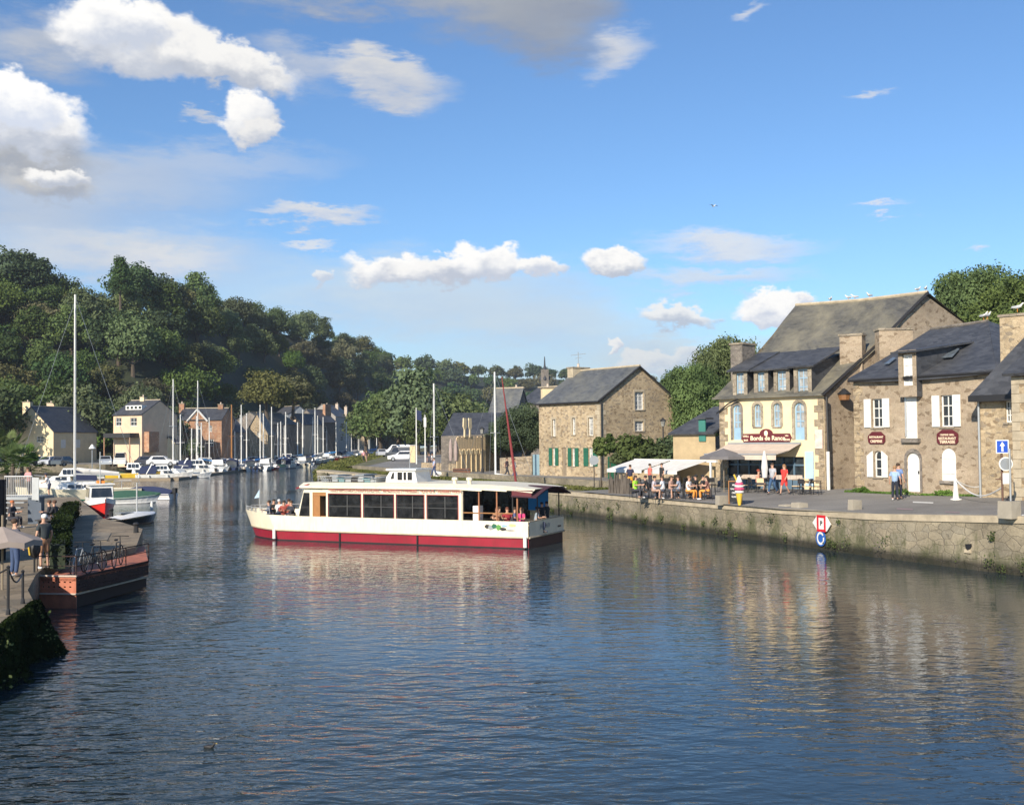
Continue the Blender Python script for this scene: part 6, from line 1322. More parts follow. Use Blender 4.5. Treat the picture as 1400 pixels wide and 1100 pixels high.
for px, o, pose, a, b, h_, lb, rz, lh in ((679, .6, 'sit', (.42, .22, .13), (.7, .6, .5), (.12, .05, .03), 'tan top leaning on the side', .4, True), (684, 1.1, 'sit', (.65, .60, .55), (.05, .05, .07), (.05, .03, .02), 'pale blouse', -.9, False), (693, .8, 'sit', (.30, .03, .04), (.35, .2, .15), (.15, .05, .03), 'dark red top', .3, False), (702, .9, 'sit', (.10, .12, .25), (.04, .04, .06), (.05, .03, .02), 'navy shirt', 1.5, False), (714, .7, 'sit', (.62, .06, .18), (.05, .05, .08), (.25, .12, .06), 'bright pink top', -.8, True), (738, 1.6, 'sit', (.30, .36, .42), (.05, .06, .1), (.03, .02, .02), 'blue and grey striped shirt', 1.6, False), (745, 2.3, 'stand', (.02, .02, .025), (.03, .03, .04), (.02, .02, .02), 'black coat beneath the awning', .9, False), (751, 2.9, 'stand', (.03, .035, .04), (.03, .03, .04), (.03, .02, .02), 'dark jacket near the far rail', -2.2, False)):
    t = person('%s passenger with %s at the stern of the tour boat' % ('seated' if pose == 'sit' else 'standing', lb), pose, a, b, h_, longhair=lh); t['group'] = boatg
    g_ = Fac(bp_(0, o, 0)[:2], bp_(TL, o, 0)[:2]); q = g_.pt(min(TL - .3, g_.sz(px, 700)[0]), .62, 0); put(t, q, rz, .95 if pose == 'sit' else .82)
for i in range(4): m = MB(); s = 1.4 + i * .55; m.box(bp_(s, 2.1, .62 + .42), (.4, 1.6 - .0 * i, .06), fz.rz()); m.box(bp_(s, 2.1, .82), (.06, 1.4, .4), fz.rz()); m.build('bench', WOODG, tb)
for i, px in enumerate((684, 700, 716)): m = MB(); s = zsz(px, 700)[0]; m.box(bp_(s, 1.4, 1.04), (.4, 1.7, .06), fz.rz()); m.box(bp_(s, 1.4, .82), (.06, 1.5, .4), fz.rz()); m.build('bench', WOODG, tb)
# ================================================================== vegetation
def quads_mesh(name, C_, Nn_, size, mat, rs, asp=1.0):
    """many small leaf faces: centres, normals, sizes"""
    k = len(C_); Nn_ = Nn_ / np.maximum(np.linalg.norm(Nn_, axis=1, keepdims=True), 1e-6)
    r = rs.normal(size=(k, 3)); a = np.cross(Nn_, r); a /= np.maximum(np.linalg.norm(a, axis=1, keepdims=True), 1e-6); b = np.cross(Nn_, a)
    s = size if np.ndim(size) else np.full(k, size); s = (s * rs.uniform(.6, 1.3, k))[:, None]
    V_ = np.stack([C_ - a * s * .5, C_ + b * s * .38 * asp + a * s * .05, C_ + a * s * .55, C_ - b * s * .38 * asp], 1).reshape(-1, 3)
    me = bpy.data.meshes.new(name); me.vertices.add(4 * k); me.vertices.foreach_set('co', V_.astype('f').ravel()); me.loops.add(4 * k); me.loops.foreach_set('vertex_index', np.arange(4 * k, dtype='i')); me.polygons.add(k)
    me.polygons.foreach_set('loop_start', np.arange(0, 4 * k, 4, dtype='i')); me.polygons.foreach_set('loop_total', np.full(k, 4, dtype='i')); me.materials.append(mat); me.update(calc_edges=True); return me
def crown_mesh(name, seed, R, Hc, nclump, nleaf, ls, mat, shape='round', z0=0.0, crs=.30):
    rs = np.random.RandomState(seed); u = rs.normal(size=(nclump * 3, 3)); u /= np.linalg.norm(u, axis=1, keepdims=True); u = u[u[:, 2] > -.55][:nclump]; kk = len(u)
    rad = rs.uniform(.55, 1.0, kk)[:, None]; lob = 1 + .22 * np.sin(u[:, 0] * 3.1 + seed) * np.cos(u[:, 1] * 2.7 + seed * 2)
    c = u * rad * lob[:, None]
    c[:, :2] *= R * .82; c[:, 2] = c[:, 2] * Hc * .5 * .85 + z0 + Hc * .5
    if shape == 'cone': k_ = np.clip((c[:, 2] - z0) / Hc, 0, 1); c[:, :2] *= (1.15 - k_)[:, None]
    cr = R * crs * rs.uniform(.6, 1.35, kk)
    P_, N_ = [], []
    for i in range(kk):
        d = rs.normal(size=(nleaf, 3)); d /= np.linalg.norm(d, axis=1, keepdims=True); rr = rs.uniform(.55, 1.0, nleaf)[:, None] ** .6
        sq = np.array([1, 1, .72]); P_.append(c[i] + d * rr * cr[i] * sq * (1 + .25 * rs.normal(size=(nleaf, 1)) * .5)); N_.append(d + rs.normal(size=(nleaf, 3)) * .45 + np.array([0, 0, .25]))
    n_in = nclump * nleaf // 6; d = rs.normal(size=(n_in, 3)); d /= np.linalg.norm(d, axis=1, keepdims=True); q = d * rs.uniform(.2, .75, n_in)[:, None]; q[:, :2] *= R * .8; q[:, 2] = q[:, 2] * Hc * .42 + z0 + Hc * .5
    P_.append(q); N_.append(d + rs.normal(size=d.shape) * .5); P_ = np.vstack(P_); N_ = np.vstack(N_)
    return quads_mesh(name, P_, N_, ls, mat, rs)
def link(me, name, parent=None):
    o = bpy.data.objects.new(name, me); COL.objects.link(o); o.parent = parent; return o
def trunk_mb(h, r, seed, limbs=6, spread=2.5):
    rr = random.Random(seed); m = MB(); p = [Vector((0, 0, -.6))]
    for i in range(5): p.append(p[-1] + Vector((rr.uniform(-.15, .15), rr.uniform(-.15, .15), h / 4)))
    m.tube(p, [r * 1.2, r, r * .8, r * .6, r * .45, r * .25], 7)
    for i in range(limbs): a = rr.uniform(0, 2 * PI); b = p[2 + i % 3]; e_ = b + Vector((math.cos(a) * spread, math.sin(a) * spread, h * rr.uniform(.15, .4))); m.tube([b, b.lerp(e_, .5) + Vector((0, 0, .2)), e_], [r * .45, r * .3, r * .12], 5)
    return m
def tree_proto(name, seed, R, Hc, z0, ncl, nl, ls, mat, shape='round', crs=.30):
    t = thing(name, 'x', 'tree'); ROOT.pop(t.name, None)
    link(crown_mesh('crown', seed, R, Hc, ncl, nl, ls, mat, shape, z0, crs), 'crown', t); trunk_mb(z0 + Hc * .55, R * .06 + .06, seed, spread=R * .5).build('trunk', BARK, t)
    return t
TP = [tree_proto('broadleaf_tree', 11 + i, 6.2, 10.5, 1.5, 60, 75, .62, mt) for i, mt in enumerate((LEAF, LEAF, LEAFL, LEAFB, LEAFD))]
TP += [tree_proto('broadleaf_tree', 31, 5.4, 12.5, 1.0, 70, 70, .60, LEAF), tree_proto('broadleaf_tree', 32, 7.4, 9.5, 1.0, 75, 70, .66, LEAF)]
PINE = tree_proto('pine_tree', 41, 4.2, 15, 1.5, 60, 70, .5, LEAFD, 'cone')
FT = [tree_proto('broadleaf_tree', 51 + i, 7.5, 11, .5, 46, 40, 1.15, mt) for i, mt in enumerate((LEAF, LEAFB, LEAFD))]
rr = random.Random(21); cnt = 0; placed = []
def landmark(px, u):
    row = 'on the skyline' if u > .9 else 'high on the slope' if u > .6 else 'halfway up the slope' if u > .3 else 'low on the slope'
    for lim, s in ((20, 'at the far left edge'), (80, 'above the cream cottage'), (135, 'between cottage and villa'), (215, 'above the villa'), (240, 'above the first tall harbour mast'), (305, 'above the brick house'), (365, 'above the striped gable house'), (430, 'above the long low house'), (480, 'above the tall grey house'), (540, 'where the hill meets the far ridge'), (9999, 'on the far ridge')):
        if px < lim: return row + ' ' + s
kinds = {0: 'green', 1: 'green', 2: 'light green', 3: 'olive brown', 4: 'dark green', 5: 'tall green', 6: 'broad green'}
px = -60
def hill_slots():
    out = []
    for u in (0.03, .16, .30, .45, .60, .74, .87, .99):
        px = -70 + rr.uniform(0, 20)
        while px < 530:
            p = hill_pt(px, u); step = (9.6 if px < 280 else 8.4) * F / p.y * (1 + .0 * u) * (.9 + .35 * rr.random()); uu = min(1.0, max(0, u + rr.uniform(-.05, .05)))
            out.append((px, uu)); px += step
    return out
for px, u in hill_slots():
    p = hill_pt(px, u); k = rr.choice([0, 1, 2, 3, 4, 5, 6, 0, 5, 6, 3])
    sc = rr.uniform(.82, 1.25) * (1.0 if px < 280 else .82)
    if p.y > 420: sc *= 1.15
    lab = '%s tree %s' % (kinds[k], landmark(px, u))
    p.z -= 1.2
    o = place(TP[k], USED, p, rr.uniform(0, 6.28), lab, 'trees of the wooded hillside', (sc, sc, sc * rr.uniform(.85, 1.15))); cnt += 1
p = V(165, 350, 292); p.z -= 15; place(PINE, USED, p, 0, 'pointed conifer sticking up highest on the left skyline', 'trees of the wooded hillside', (1.0, 1.0, 1.0))
for px_0, sc, lab in ((40, 1.3, 'rounded dark tree on the skyline at left above the cream cottage'), (182, 1.3, 'big dark round tree on the skyline just right of the pointed conifer'), (215, 1.15, 'dark tree on the skyline right of the big round one'), (5, 1.35, 'tall tree on the skyline cut by the left edge')):
    p = hill_pt(px_0, .97); place(TP[4], USED, p, px_0, lab, 'trees of the wooded hillside', sc); cnt += 1
for px, py, d, sc, lab in ((8, 640, 203, 1.2, 'big bright green tree at the left edge behind the palms'), (72, 640, 205, 1.25, 'leafy tree right behind the cream cottage'), (112, 640, 200, 1.15, 'tree between the cottage and the villa'), (-30, 640, 180, 1.2, 'tree cut off by the left edge of the picture'), (365, 560, 250, .95, 'low olive tree above the long dark roof'), (400, 560, 265, .9, 'olive green tree left of the grey blue gable'), (228, 640, 196, .8, 'dark tree filling the gap beside the villa'), (262, 640, 188, .32, 'small leafy shrub tree in front of the brick house')):
    z = 1.5 if py == 640 else V(px, py, d).z - 2; q = V(px, 600, d); place(TP[3 if 'olive' in lab else 2 if 'bright' in lab else 0], USED, Vector((q.x, q.y, z)), px, lab, 'trees of the wooded hillside', sc); cnt += 1
# far ridge
for u in (0.0, .25, .5, .75, 1.0):
    px = 515 + rr.uniform(0, 15)
    while px < 960:
        p = hill_pt(px, u); step = 13.0 * F / p.y * (.85 + .35 * rr.random()); k = rr.choice([0, 1, 2, 0]); sc = rr.uniform(.9, 1.35)
        if px < 790 or u > .6:
            p.z -= 1.5; place(FT[k], USED, p, rr.uniform(0, 6.28), '%s tree of the distant wood %s' % (('green', 'olive', 'dark green')[k], 'on the skyline' if u > .85 else 'below the skyline'), 'trees on the distant ridge', sc); cnt += 1
        px += step
p = hill_pt(706, 1.0); place(PINE, USED, p - Vector((0, 0, 4)), 1, 'small pointed conifer on the distant skyline', 'trees on the distant ridge', 1.0)
# river side trees in the centre
for px, d, sc, k, lab in ((520, 262, 1.25, 0, 'big green tree at the bend of the river, left one of the centre clump'), (545, 240, 1.4, 1, 'tallest green tree behind the white car'), (572, 232, 1.45, 5, 'dense green tree left of the flagpoles'), (600, 236, 1.35, 6, 'broad green tree behind the flagpoles'), (628, 250, 1.15, 0, 'green tree above the slate barn roof'), (500, 300, 1.1, 0, 'green tree over the far end of the moored boats'), (650, 270, 1.1, 4, 'dark tree behind the slate barn'), (585, 205, .75, 2, 'light green tree by the flagpoles')):
    q = V(px, 600, d); place(TP[k], USED, Vector((q.x, q.y, 1.2)), d, lab, 'trees beside the river bend', sc); cnt += 1
NT = [tree_proto('broadleaf_tree', 71, 4.6, 9, 1.2, 120, 260, .20, LEAFD, crs=.24), tree_proto('broadleaf_tree', 72, 6.5, 10, 1.5, 170, 300, .25, LEAF, crs=.22)]
for px, py, d, sc, k, lab in ((715, 650, 112, .74, 0, 'dark ivy covered tree left of the square stone house'), (694, 650, 116, .6, 0, 'smaller dark shrubby tree behind the boundary wall'), (950, 640, 100, (.62, .62, .95), 1, 'full green tree rising left of the restaurant'), (1000, 640, 112, (.84, .84, 1.28), 1, 'green tree behind the restaurant roof'), (1345, 560, 100, (.86, .86, 1.15), 1, 'large round green tree above the right hand roofs'), (1405, 560, 96, .95, 1, 'green tree cut by the right edge above the chimney'), (1330, 560, 108, .8, 0, 'dark green tree behind the restaurant gable')):
    q = V(px, 600, d); z = 1.5 if py > 600 else V(px, {1345: 352, 1405: 368, 1330: 385}[px], d).z - 11.5 * (sc if not isinstance(sc, tuple) else sc[2])
    place(NT[k], USED, Vector((q.x, q.y, z)), d, lab, 'trees behind the right bank houses', sc); cnt += 1
place(NT[0], USED, Vector((-26.8, 33.5, 1.1)), 1, 'tree standing left of the picture whose shade falls on the left quay', 'trees of the left quay', .85)
print('TREES', cnt)
# shrubs and climbers
def shrub(name, lab, cat, loc, R, Hh, ls, mat, n=30, nl=60, seed=1, group=None):
    me = crown_mesh('foliage', seed, R, Hh, n, nl, ls, mat, 'round', 0, .34); t = thing(name, lab, cat, loc, 0, group); ROOT.pop(t.name); link(me, 'foliage', t)
    m = MB()
    for a in range(4): m.tube([(0, 0, -.1), (math.cos(a * 1.7) * R * .4, math.sin(a * 1.7) * R * .4, Hh * .6)], [.04, .02], 5)
    m.build('stem', BARK, t); return t
for px, py, R_, H_, lab, mt, sd in ((868, 618, 1.9, 2.6, 'bright green climber spilling over the terrace wall', LEAFL, 1), (892, 622, 1.8, 2.0, 'green shrub in the middle of the terrace wall top', LEAF, 2), (920, 620, 1.7, 3.2, 'dark shrub beside the street lamp on the terrace wall', LEAFD, 3), (848, 628, .9, 1.2, 'small creeper at the left end of the terrace wall', LEAFL, 4)):
    p = V(px, py, 88.5); p.z -= H_ * .5; shrub('climbing_shrub', lab, 'shrub', p, R_, H_, .30, mt, 34, 80, sd, 'shrubs on the terrace wall')
for px, lab in ((821.5, 'slim clipped tree at the corner of the square stone house'), (834, 'second slim tree in front of the green gate')):
    p = G(px, 668 if px < 830 else 655); t = thing('slim_tree', lab, 'tree', p, 0, 'slim trees by the square house'); ROOT.pop(t.name); link(crown_mesh('crown', int(px), .55, 2.3, 26, 50, .2, LEAF, 'round', 1.6, .4), 'crown', t); m = MB(); m.tube([(0, 0, 0), (.05, 0, 1.6), (0, 0, 2.6)], [.06, .05, .03], 6); m.build('trunk', BARK, t)
# palms at the left edge
def palm(seed, hgt=2.6, nf=26, fl=1.9):
    rr = random.Random(seed); t = thing('fan_palm', 'x', 'palm'); ROOT.pop(t.name)
    m = MB(); m.tube([(0, 0, 0), (.05, 0, hgt * .5), (0, .03, hgt)], [.20, .17, .15], 8); m.build('trunk', BARK, t)
    m = MB()
    for i in range(nf):
        a = rr.uniform(0, 2 * PI); e = rr.uniform(-.5, 1.25); d = Vector((math.cos(a) * math.cos(e), math.sin(a) * math.cos(e), math.sin(e))); o = Vector((0, 0, hgt)); c = o + d * fl * rr.uniform(.5, .8); sd = d.cross(Vector((0, 0, 1))).normalized(); up = sd.cross(d)
        m.tube([o, c], .02, 3, False)
        for j in range(13):
            b = (j - 6) / 6 * 1.35; v = (d * math.cos(b) + sd * math.sin(b)); w_ = (sd * math.cos(b) - d * math.sin(b)) * .06; L0 = fl * .55 * (1 - .25 * abs(b)); tip = c + v * L0 - Vector((0, 0, L0 * .18)) + up * .03
            m.face(c + v * .08 - w_ * .4, c + v * L0 * .6 - w_, tip, c + v * L0 * .6 + w_)
    m.build('fronds', LEAFL, t); return t
PA = [palm(1), palm(2, 2.0, 30, 2.1)]
for i, (px, d, s, lab) in enumerate(((8, 100, .95, 'tallest palm at the left edge above the metal landing'), (30, 98, .85, 'palm in the middle of the group at the left edge'), (-12, 96, 1.0, 'palm cut by the left edge of the picture'), (42, 104, .62, 'small palm at the right of the group'), (18, 92, .75, 'low palm at the front of the group'))):
    q = V(px, 600, d); place(PA[i % 2], USED, Vector((q.x, q.y, 1.1)), i, lab, 'palms at the left edge', s * 1.2)
# hedge on the left quay and weeds
def card_stuff(name, pts, nrm, size, mat, seed, label, cat=None, kind='stuff'):
    rs = np.random.RandomState(seed); me = quads_mesh(name, np.array(pts), np.array(nrm), size, mat, rs, .5); o = link(me, name); o['kind'] = kind; 
    if label: o['label'] = label
    return o
rs = np.random.RandomState(9); pts = []; nr = []
hp = [P(68, 775, 1.15), P(72, 740, 1.15), P(84, 716, 1.15), P(93, 706, 1.15)]
for i in range(9000):
    k = rs.randint(3); a = hp[k].lerp(hp[k + 1], rs.rand()); pts.append((a.x + rs.uniform(-.1, .65), a.y + rs.uniform(-.3, .3), 1.15 + rs.rand() ** .7 * .85)); v = rs.normal(size=3); nr.append(v)
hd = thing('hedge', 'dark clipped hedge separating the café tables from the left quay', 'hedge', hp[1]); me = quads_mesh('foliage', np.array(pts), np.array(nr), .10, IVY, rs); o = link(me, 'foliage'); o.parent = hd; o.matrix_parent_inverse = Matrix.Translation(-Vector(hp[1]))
m = MB(); 
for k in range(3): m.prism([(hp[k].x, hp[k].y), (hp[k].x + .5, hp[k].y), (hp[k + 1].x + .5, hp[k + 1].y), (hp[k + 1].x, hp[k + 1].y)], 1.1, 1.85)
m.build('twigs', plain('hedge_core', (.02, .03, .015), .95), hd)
# ivy and weeds hanging on the left quay wall
pts = []; nr = []
for i in range(24000):
    k = rs.choice([0, 1, 1, 1, 2, 2]); a = Vector((*LQ[k], 0)).lerp(Vector((*LQ[k + 1], 0)), rs.rand()); z = 1.2 - rs.rand() ** 1.1 * 1.35; w0 = .10 + .62 * (1.2 - z) / 1.3 * (.6 + .4 * math.sin(a.y * 1.9)); pts.append((a.x + min(1.5, abs(rs.normal())) * w0 + .02, a.y - min(1.5, abs(rs.normal())) * .3 * w0, z)); nr.append((1 + rs.normal() * .6, -.5 + rs.normal() * .6, rs.normal() * .6))
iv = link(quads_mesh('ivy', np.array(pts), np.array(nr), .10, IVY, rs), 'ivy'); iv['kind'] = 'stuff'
pts = []; nr = []
for c in range(46):
    k = rs.choice([0, 1, 1, 1, 2]); a = Vector((*LQ[k], 0)).lerp(Vector((*LQ[k + 1], 0)), rs.rand()); z0 = rs.uniform(.15, 1.15); w0 = .25 + .62 * (1.2 - z0) / 1.3
    for i in range(rs.randint(4, 16)): pts.append((a.x + w0 + rs.normal() * .10, a.y - .15 + rs.normal() * .12, z0 + rs.normal() * .09)); nr.append((.5 + rs.normal() * .4, -.8 + rs.normal() * .4, .4 + rs.normal() * .4))
o = link(quads_mesh('ivy_sprigs', np.array(pts), np.array(nr), .075, LEAFL, rs), 'ivy_sprigs'); o['kind'] = 'stuff'
# tufts on the quay wall, grass on the banks
pts = []; nr = []; tot = len(QD) - 1
for c in range(150):
    k = rs.randint(0, tot); a = QD[k].lerp(QD[k + 1], rs.rand()); zt = QDZ[k]; z0 = rs.choice([rs.uniform(.12, .55), rs.uniform(.2, zt - .2)], p=[.6, .4]); R_ = rs.uniform(.05, .20)
    for i in range(rs.randint(12, 70)): pts.append((a.x + rs.normal() * R_ - .10, a.y + rs.normal() * R_ * .6 - .07, z0 + rs.normal() * R_ * .9)); nr.append((-.85 + rs.normal() * .5, -.5 + rs.normal() * .5, rs.normal() * .6))
o = link(quads_mesh('wall_weeds', np.array(pts), np.array(nr), .085, LEAF, rs), 'wall_weeds'); o['kind'] = 'stuff'
pts = []; nr = []
for i in range(26000):
    k = rs.randint(0, len(be_) - 1); 
    if be_[k].y > 300: continue
    t0, s0 = rs.rand(), rs.rand(); a = be_[k].lerp(be_[k + 1], t0); b = bt_[k].lerp(bt_[k + 1], t0); q = a.lerp(b, s0); zz = float(np.interp(s0, [0, .15, .5, 1], [-.2, .5, 1.25, 1.76])); hgt = .2 + .75 * max(0, math.sin(q.x * .9) * math.cos(q.y * .33)) * (s0 < .85)
    pts.append((q.x, q.y, zz + rs.rand() * hgt)); nr.append((rs.normal(), rs.normal(), .5 * rs.normal()))
o = link(quads_mesh('bank_reeds', np.array(pts), np.array(nr), .34, GRASSM, rs), 'bank_reeds'); o['kind'] = 'stuff'
pts = []; nr = []
for i in range(14000):
    k = rs.randint(0, len(VERGE[0]) - 1); t0 = rs.rand(); q = VERGE[0][k].lerp(VERGE[0][k + 1], t0).lerp(VERGE[1][k].lerp(VERGE[1][k + 1], t0), rs.rand() ** .6); pts.append((q.x, q.y, VERGE[2][min(k, len(VERGE[2]) - 1)] + .08 + rs.rand() * .16)); nr.append((rs.normal(), rs.normal(), .4 * rs.normal()))
o = link(quads_mesh('verge_grass', np.array(pts), np.array(nr), .16, GRASSM, rs), 'verge_grass'); o['kind'] = 'stuff'
# weeds along the foot of the stone house
pts = []; nr = []
for i in range(2600):
    s = rs.uniform(-.5, 9.5); c_ = max(0, math.sin(s * 2.3) + .2 * math.sin(s * 9)); q = fs.pt(s, 0, .12 + abs(rs.normal()) * .14); pts.append((q.x, q.y, zR(q.x, q.y) + rs.rand() * (.08 + .22 * c_))); nr.append((rs.normal(), rs.normal(), .4 * rs.normal()))
o = link(quads_mesh('wall_foot_weeds', np.array(pts), np.array(nr), .11, LEAFL, rs), 'wall_foot_weeds'); o['kind'] = 'stuff'
# ================================================================== right quay furniture and people
def vw(px, py, k=0): return G(px, py)
def at(o, p): o.location = p; return o
CLS = []
def pers(px, py, lb, pose, top, bot, rz=0, s=1.0, group=None, z=None, **k):
    t = person(lb, pose, top, bot, **k); p = G(px, py) if z is None else P(px, py, z); put(t, p, rz, s)
    if group: t['group'] = group
    return t
# couple walking by the restaurant and couple at the stone house
pers(1057, 675.5, 'man in grey t-shirt and blue jeans walking past the restaurant', 'walk', (.42, .42, .44), (.04, .09, .18), -.9, 1.02)
pers(1073, 676, 'woman in a loose bright red outfit walking beside the man in jeans', 'walk', (.80, .05, .04), (.75, .05, .04), -.9, .98, long_legs=False, hair=(.30, .16, .07), longhair=True, dress=True)
pers(1224, 683.5, 'person in pale blue shirt standing in the road before the white arched door', 'stand', (.30, .42, .60), (.02, .025, .04), 2.6, .97, hair=(.35, .2, .1))
pers(1229, 682, 'taller companion in a darker blue top behind the pale blue shirt', 'stand', (.16, .24, .45), (.02, .025, .04), 2.2, 1.03)
pers(1112 - 102, 672, 'woman in tan top sitting at the edge of the restaurant terrace', 'sit', (.50, .28, .18), (.35, .20, .12), -1.0, 1.0) if False else None
t = pers(1036, 672, 'woman in a salmon top sitting sideways under the awning', 'sit', (.62, .30, .20), (.05, .05, .06), 1.2, 1.0, long_legs=False, hair=(.30, .06, .03))
# tables and chairs (templates)
def table_proto(top=WOODG):
    t = thing('cafe_table', 'x', 'table'); ROOT.pop(t.name); m = MB(); m.box((0, 0, .73), (.9, .75, .04)); m.build('table_top', top, t)
    for i in (-1, 1):
        for j in (-1, 1): m = MB(); m.tube([(i * .40, j * .33, .71), (i * .42, j * .35, 0)], .02, 5); m.build('leg', DARK, t)
    return t
def chair_proto(mat=DARK):
    t = thing('cafe_chair', 'x', 'chair'); ROOT.pop(t.name); m = MB(); m.box((0, 0, .45), (.42, .42, .035)); m.build('seat', mat, t)
    m = MB(); m.slab([(-.2, .2, .62), (.2, .2, .62), (.2, .25, .88), (-.2, .25, .88)], .025); m.build('backrest', mat, t)
    for i in (-1, 1):
        m = MB(); m.tube([(i * .19, .2, .88), (i * .19, .19, .45), (i * .2, .24, 0)], .014, 5); m.build('rear_leg', DARK, t)
        m = MB(); m.tube([(i * .19, -.18, .45), (i * .2, -.2, 0)], .014, 5); m.build('front_leg', DARK, t)
    return t
TBL = table_proto(); CHR = chair_proto(); CHW = chair_proto(WOODC)
def tbl(px, py, rz, lab, grp): return place(TBL, USED, G(px, py), rz, lab, grp)
def chr_(px, py, rz, lab, grp, pr=None): return place(pr or CHR, USED, G(px, py), rz, lab, grp)
gt_ = 'tables on the waterside terrace'; gc_ = 'chairs on the waterside terrace'; gp = 'diners on the waterside terrace'
for px, lab in ((876, 'table furthest left on the waterside terrace'), (899, 'second table from the left on the waterside terrace'), (922, 'middle table of the waterside terrace'), (948, 'fourth table on the waterside terrace, by the white shirt'), (966, 'table next to the white pergola post')): tbl(px, 679.5, -.5, lab, gt_)
D = [(868, 681, 1.0, (.35, .75, .05), (.05, .05, .06), (.05, .03, .02), 'diner in lime green top at the left table', True), (884, 681, -1.9, (.03, .03, .03), (.05, .05, .06), (.04, .02, .02), 'diner in black behind the left table', False), (894, 682, 1.1, (.50, .45, .48), (.45, .28, .2), (.03, .02, .02), 'diner in pale grey with dark hair at the second table', False),
 (907, 682, -2.0, (.62, .66, .72), (.06, .07, .1), (.08, .05, .03), 'diner in pale blue leaning over the second table', False), (917, 682, 1.0, (.40, .25, .20), (.05, .05, .06), (.12, .07, .04), 'diner in brown top at the middle table', False), (929, 682, -1.9, (.28, .32, .40), (.05, .06, .08), (.05, .03, .02), 'diner in blue grey patterned shirt right of the middle table', False),
 (941, 683, 1.0, (.80, .79, .76), (.70, .28, .05), (.25, .15, .08), 'diner in a white shirt and orange trousers', False), (953, 681, -2.0, (.02, .02, .02), (.03, .03, .04), (.02, .02, .02), 'diner in black with short black hair at the fourth table', False), (960, 681.5, 1.1, (.03, .03, .035), (.03, .03, .04), (.02, .02, .02), 'diner in a dark jacket near the pergola post', False), (968, 683, -1.8, (.22, .10, .08), (.70, .30, .06), (.02, .015, .01), 'long haired diner in brown and orange beside the pergola post', True)]
for i, (px, py, rz, a, b, h_, lb, lh) in enumerate(D):
    pers(px, py, lb, 'sit', a, b, rz, 1.0, gp, long_legs=i % 3 != 2, hair=h_, longhair=lh)
    g_ = G(px, py); o = place(CHR, USED, g_, rz, 'dark chair under the %s' % lb.replace('diner', 'diner'), gc_)
for px, py, pose, a, b, lb in ((862, 671, 'stand', (.03, .03, .06), (.75, .35, .04), 'waiter in dark top and orange apron standing left of the terrace'), (889, 669, 'stand', (.6, .15, .12), (.04, .04, .05), 'person in red and white at the back of the terrace'), (905, 668, 'stand', (.03, .03, .03), (.03, .03, .03), 'person in black standing at the back of the terrace')): pers(px, py, lb, pose, a, b, .2 * px, .98)
for i, (px, py) in enumerate(((872, 672), (880, 671), (912, 672), (934, 672), (945, 670), (975, 673))): chr_(px, py, i * 1.3, 'empty dark chair in the back row of the waterside terrace, %s' % ('leftmost', 'second', 'third', 'fourth', 'fifth', 'rightmost')[i], gc_)
# pergola awnings
pg = thing('pergola', 'white pergola with two retractable canvas roofs over the waterside terrace', 'pergola', G(930, 676)); 
fpg = Fac(V(858, 640, 80.5)[:2], V(985, 640, 72.0)[:2])
pc0, pc1 = fpg.sz(868, 632)[0], fpg.sz(980, 632)[0]; zt_ = fpg.sz(930, 629.5)[1]
m = MB(); m.box(fpg.pt((pc0 + pc1) / 2, zt_), (pc1 - pc0, .16, .16), fpg.rz()); m.build('beam', WHITE, pg)
for px in (922.5, 972): s = fpg.sz(px, 650)[0]; q = fpg.pt(s, 0); m = MB(); m.tube([(q.x, q.y, zR(q.x, q.y)), (q.x, q.y, zt_)], .09 if px > 950 else .08, 4); m.build('post', WHITE, pg); m = MB(); m.box((q.x, q.y, zR(q.x, q.y) + .3), (.6, .6, .7), fpg.rz()); m.build('post_base', CONC, pg)
for (a, b) in ((869, 918), (922, 968)):
    s0, s1 = fpg.sz(a, 632)[0], fpg.sz(b, 632)[0]; m = MB()
    for i in range(6):
        p0_, p1_ = s0 + (s1 - s0) * i / 6, s0 + (s1 - s0) * (i + 1) / 6; of = -.9
        m.slab([fpg.pt(p0_ - .9, zt_ - .62, 1.9), fpg.pt(p1_ - .9, zt_ - .62, 1.9), fpg.pt(p1_, zt_ + .03, .1), fpg.pt(p0_, zt_ + .03, .1)], .02)
    m.face(fpg.pt(s0 - .9, zt_ - .62, 1.92), fpg.pt(s0 - .9, zt_ - .86, 1.93), fpg.pt(s1 - .9, zt_ - .86, 1.93), fpg.pt(s1 - .9, zt_ - .62, 1.92)); m.build('canvas', CANW, pg)
m = MB(); s1 = fpg.sz(922, 632)[0]; m.slab([fpg.pt(s1 - .6, zt_ - .35, -.2), fpg.pt(s1 - 2.4, zt_ - .75, -.1), fpg.pt(s1 - .2, zt_ - .1, -1.8)], .03); m.build('grey_canvas', CANG, pg)
def parasol(name, lab, p, H_, R_, mat, closed=False, grp=None, tilt=0):
    t = thing(name, lab, 'parasol', p, 0, grp); m = MB(); m.tube([Vector(p), Vector(p) + Vector((0, 0, H_))], .03, 6); m.build('pole', WOODG if not closed else DARK, t); m = MB()
    if closed: m.lathe((p[0], p[1], p[2]), [(.05, H_ + .1), (.14, H_ - .3), (.20, H_ * .6), (.14, H_ * .36), (.05, H_ * .34)], 8)
    else:
        for i in range(8): a, b = i * PI / 4, (i + 1) * PI / 4; A = Vector(p) + Vector((math.cos(a) * R_, math.sin(a) * R_, H_ - .42)); B_ = Vector(p) + Vector((math.cos(b) * R_, math.sin(b) * R_, H_ - .42)); T = Vector(p) + Vector((0, 0, H_ + .08)); m.face(A, B_, T); m.face(A, A - Vector((0, 0, .16)), B_ - Vector((0, 0, .16)), B_)
    m.build('canopy', mat, t); return t
p = G(990, 672); parasol('parasol', 'dark grey open parasol at the right end of the waterside terrace', p, 2.55, 1.45, CANG)
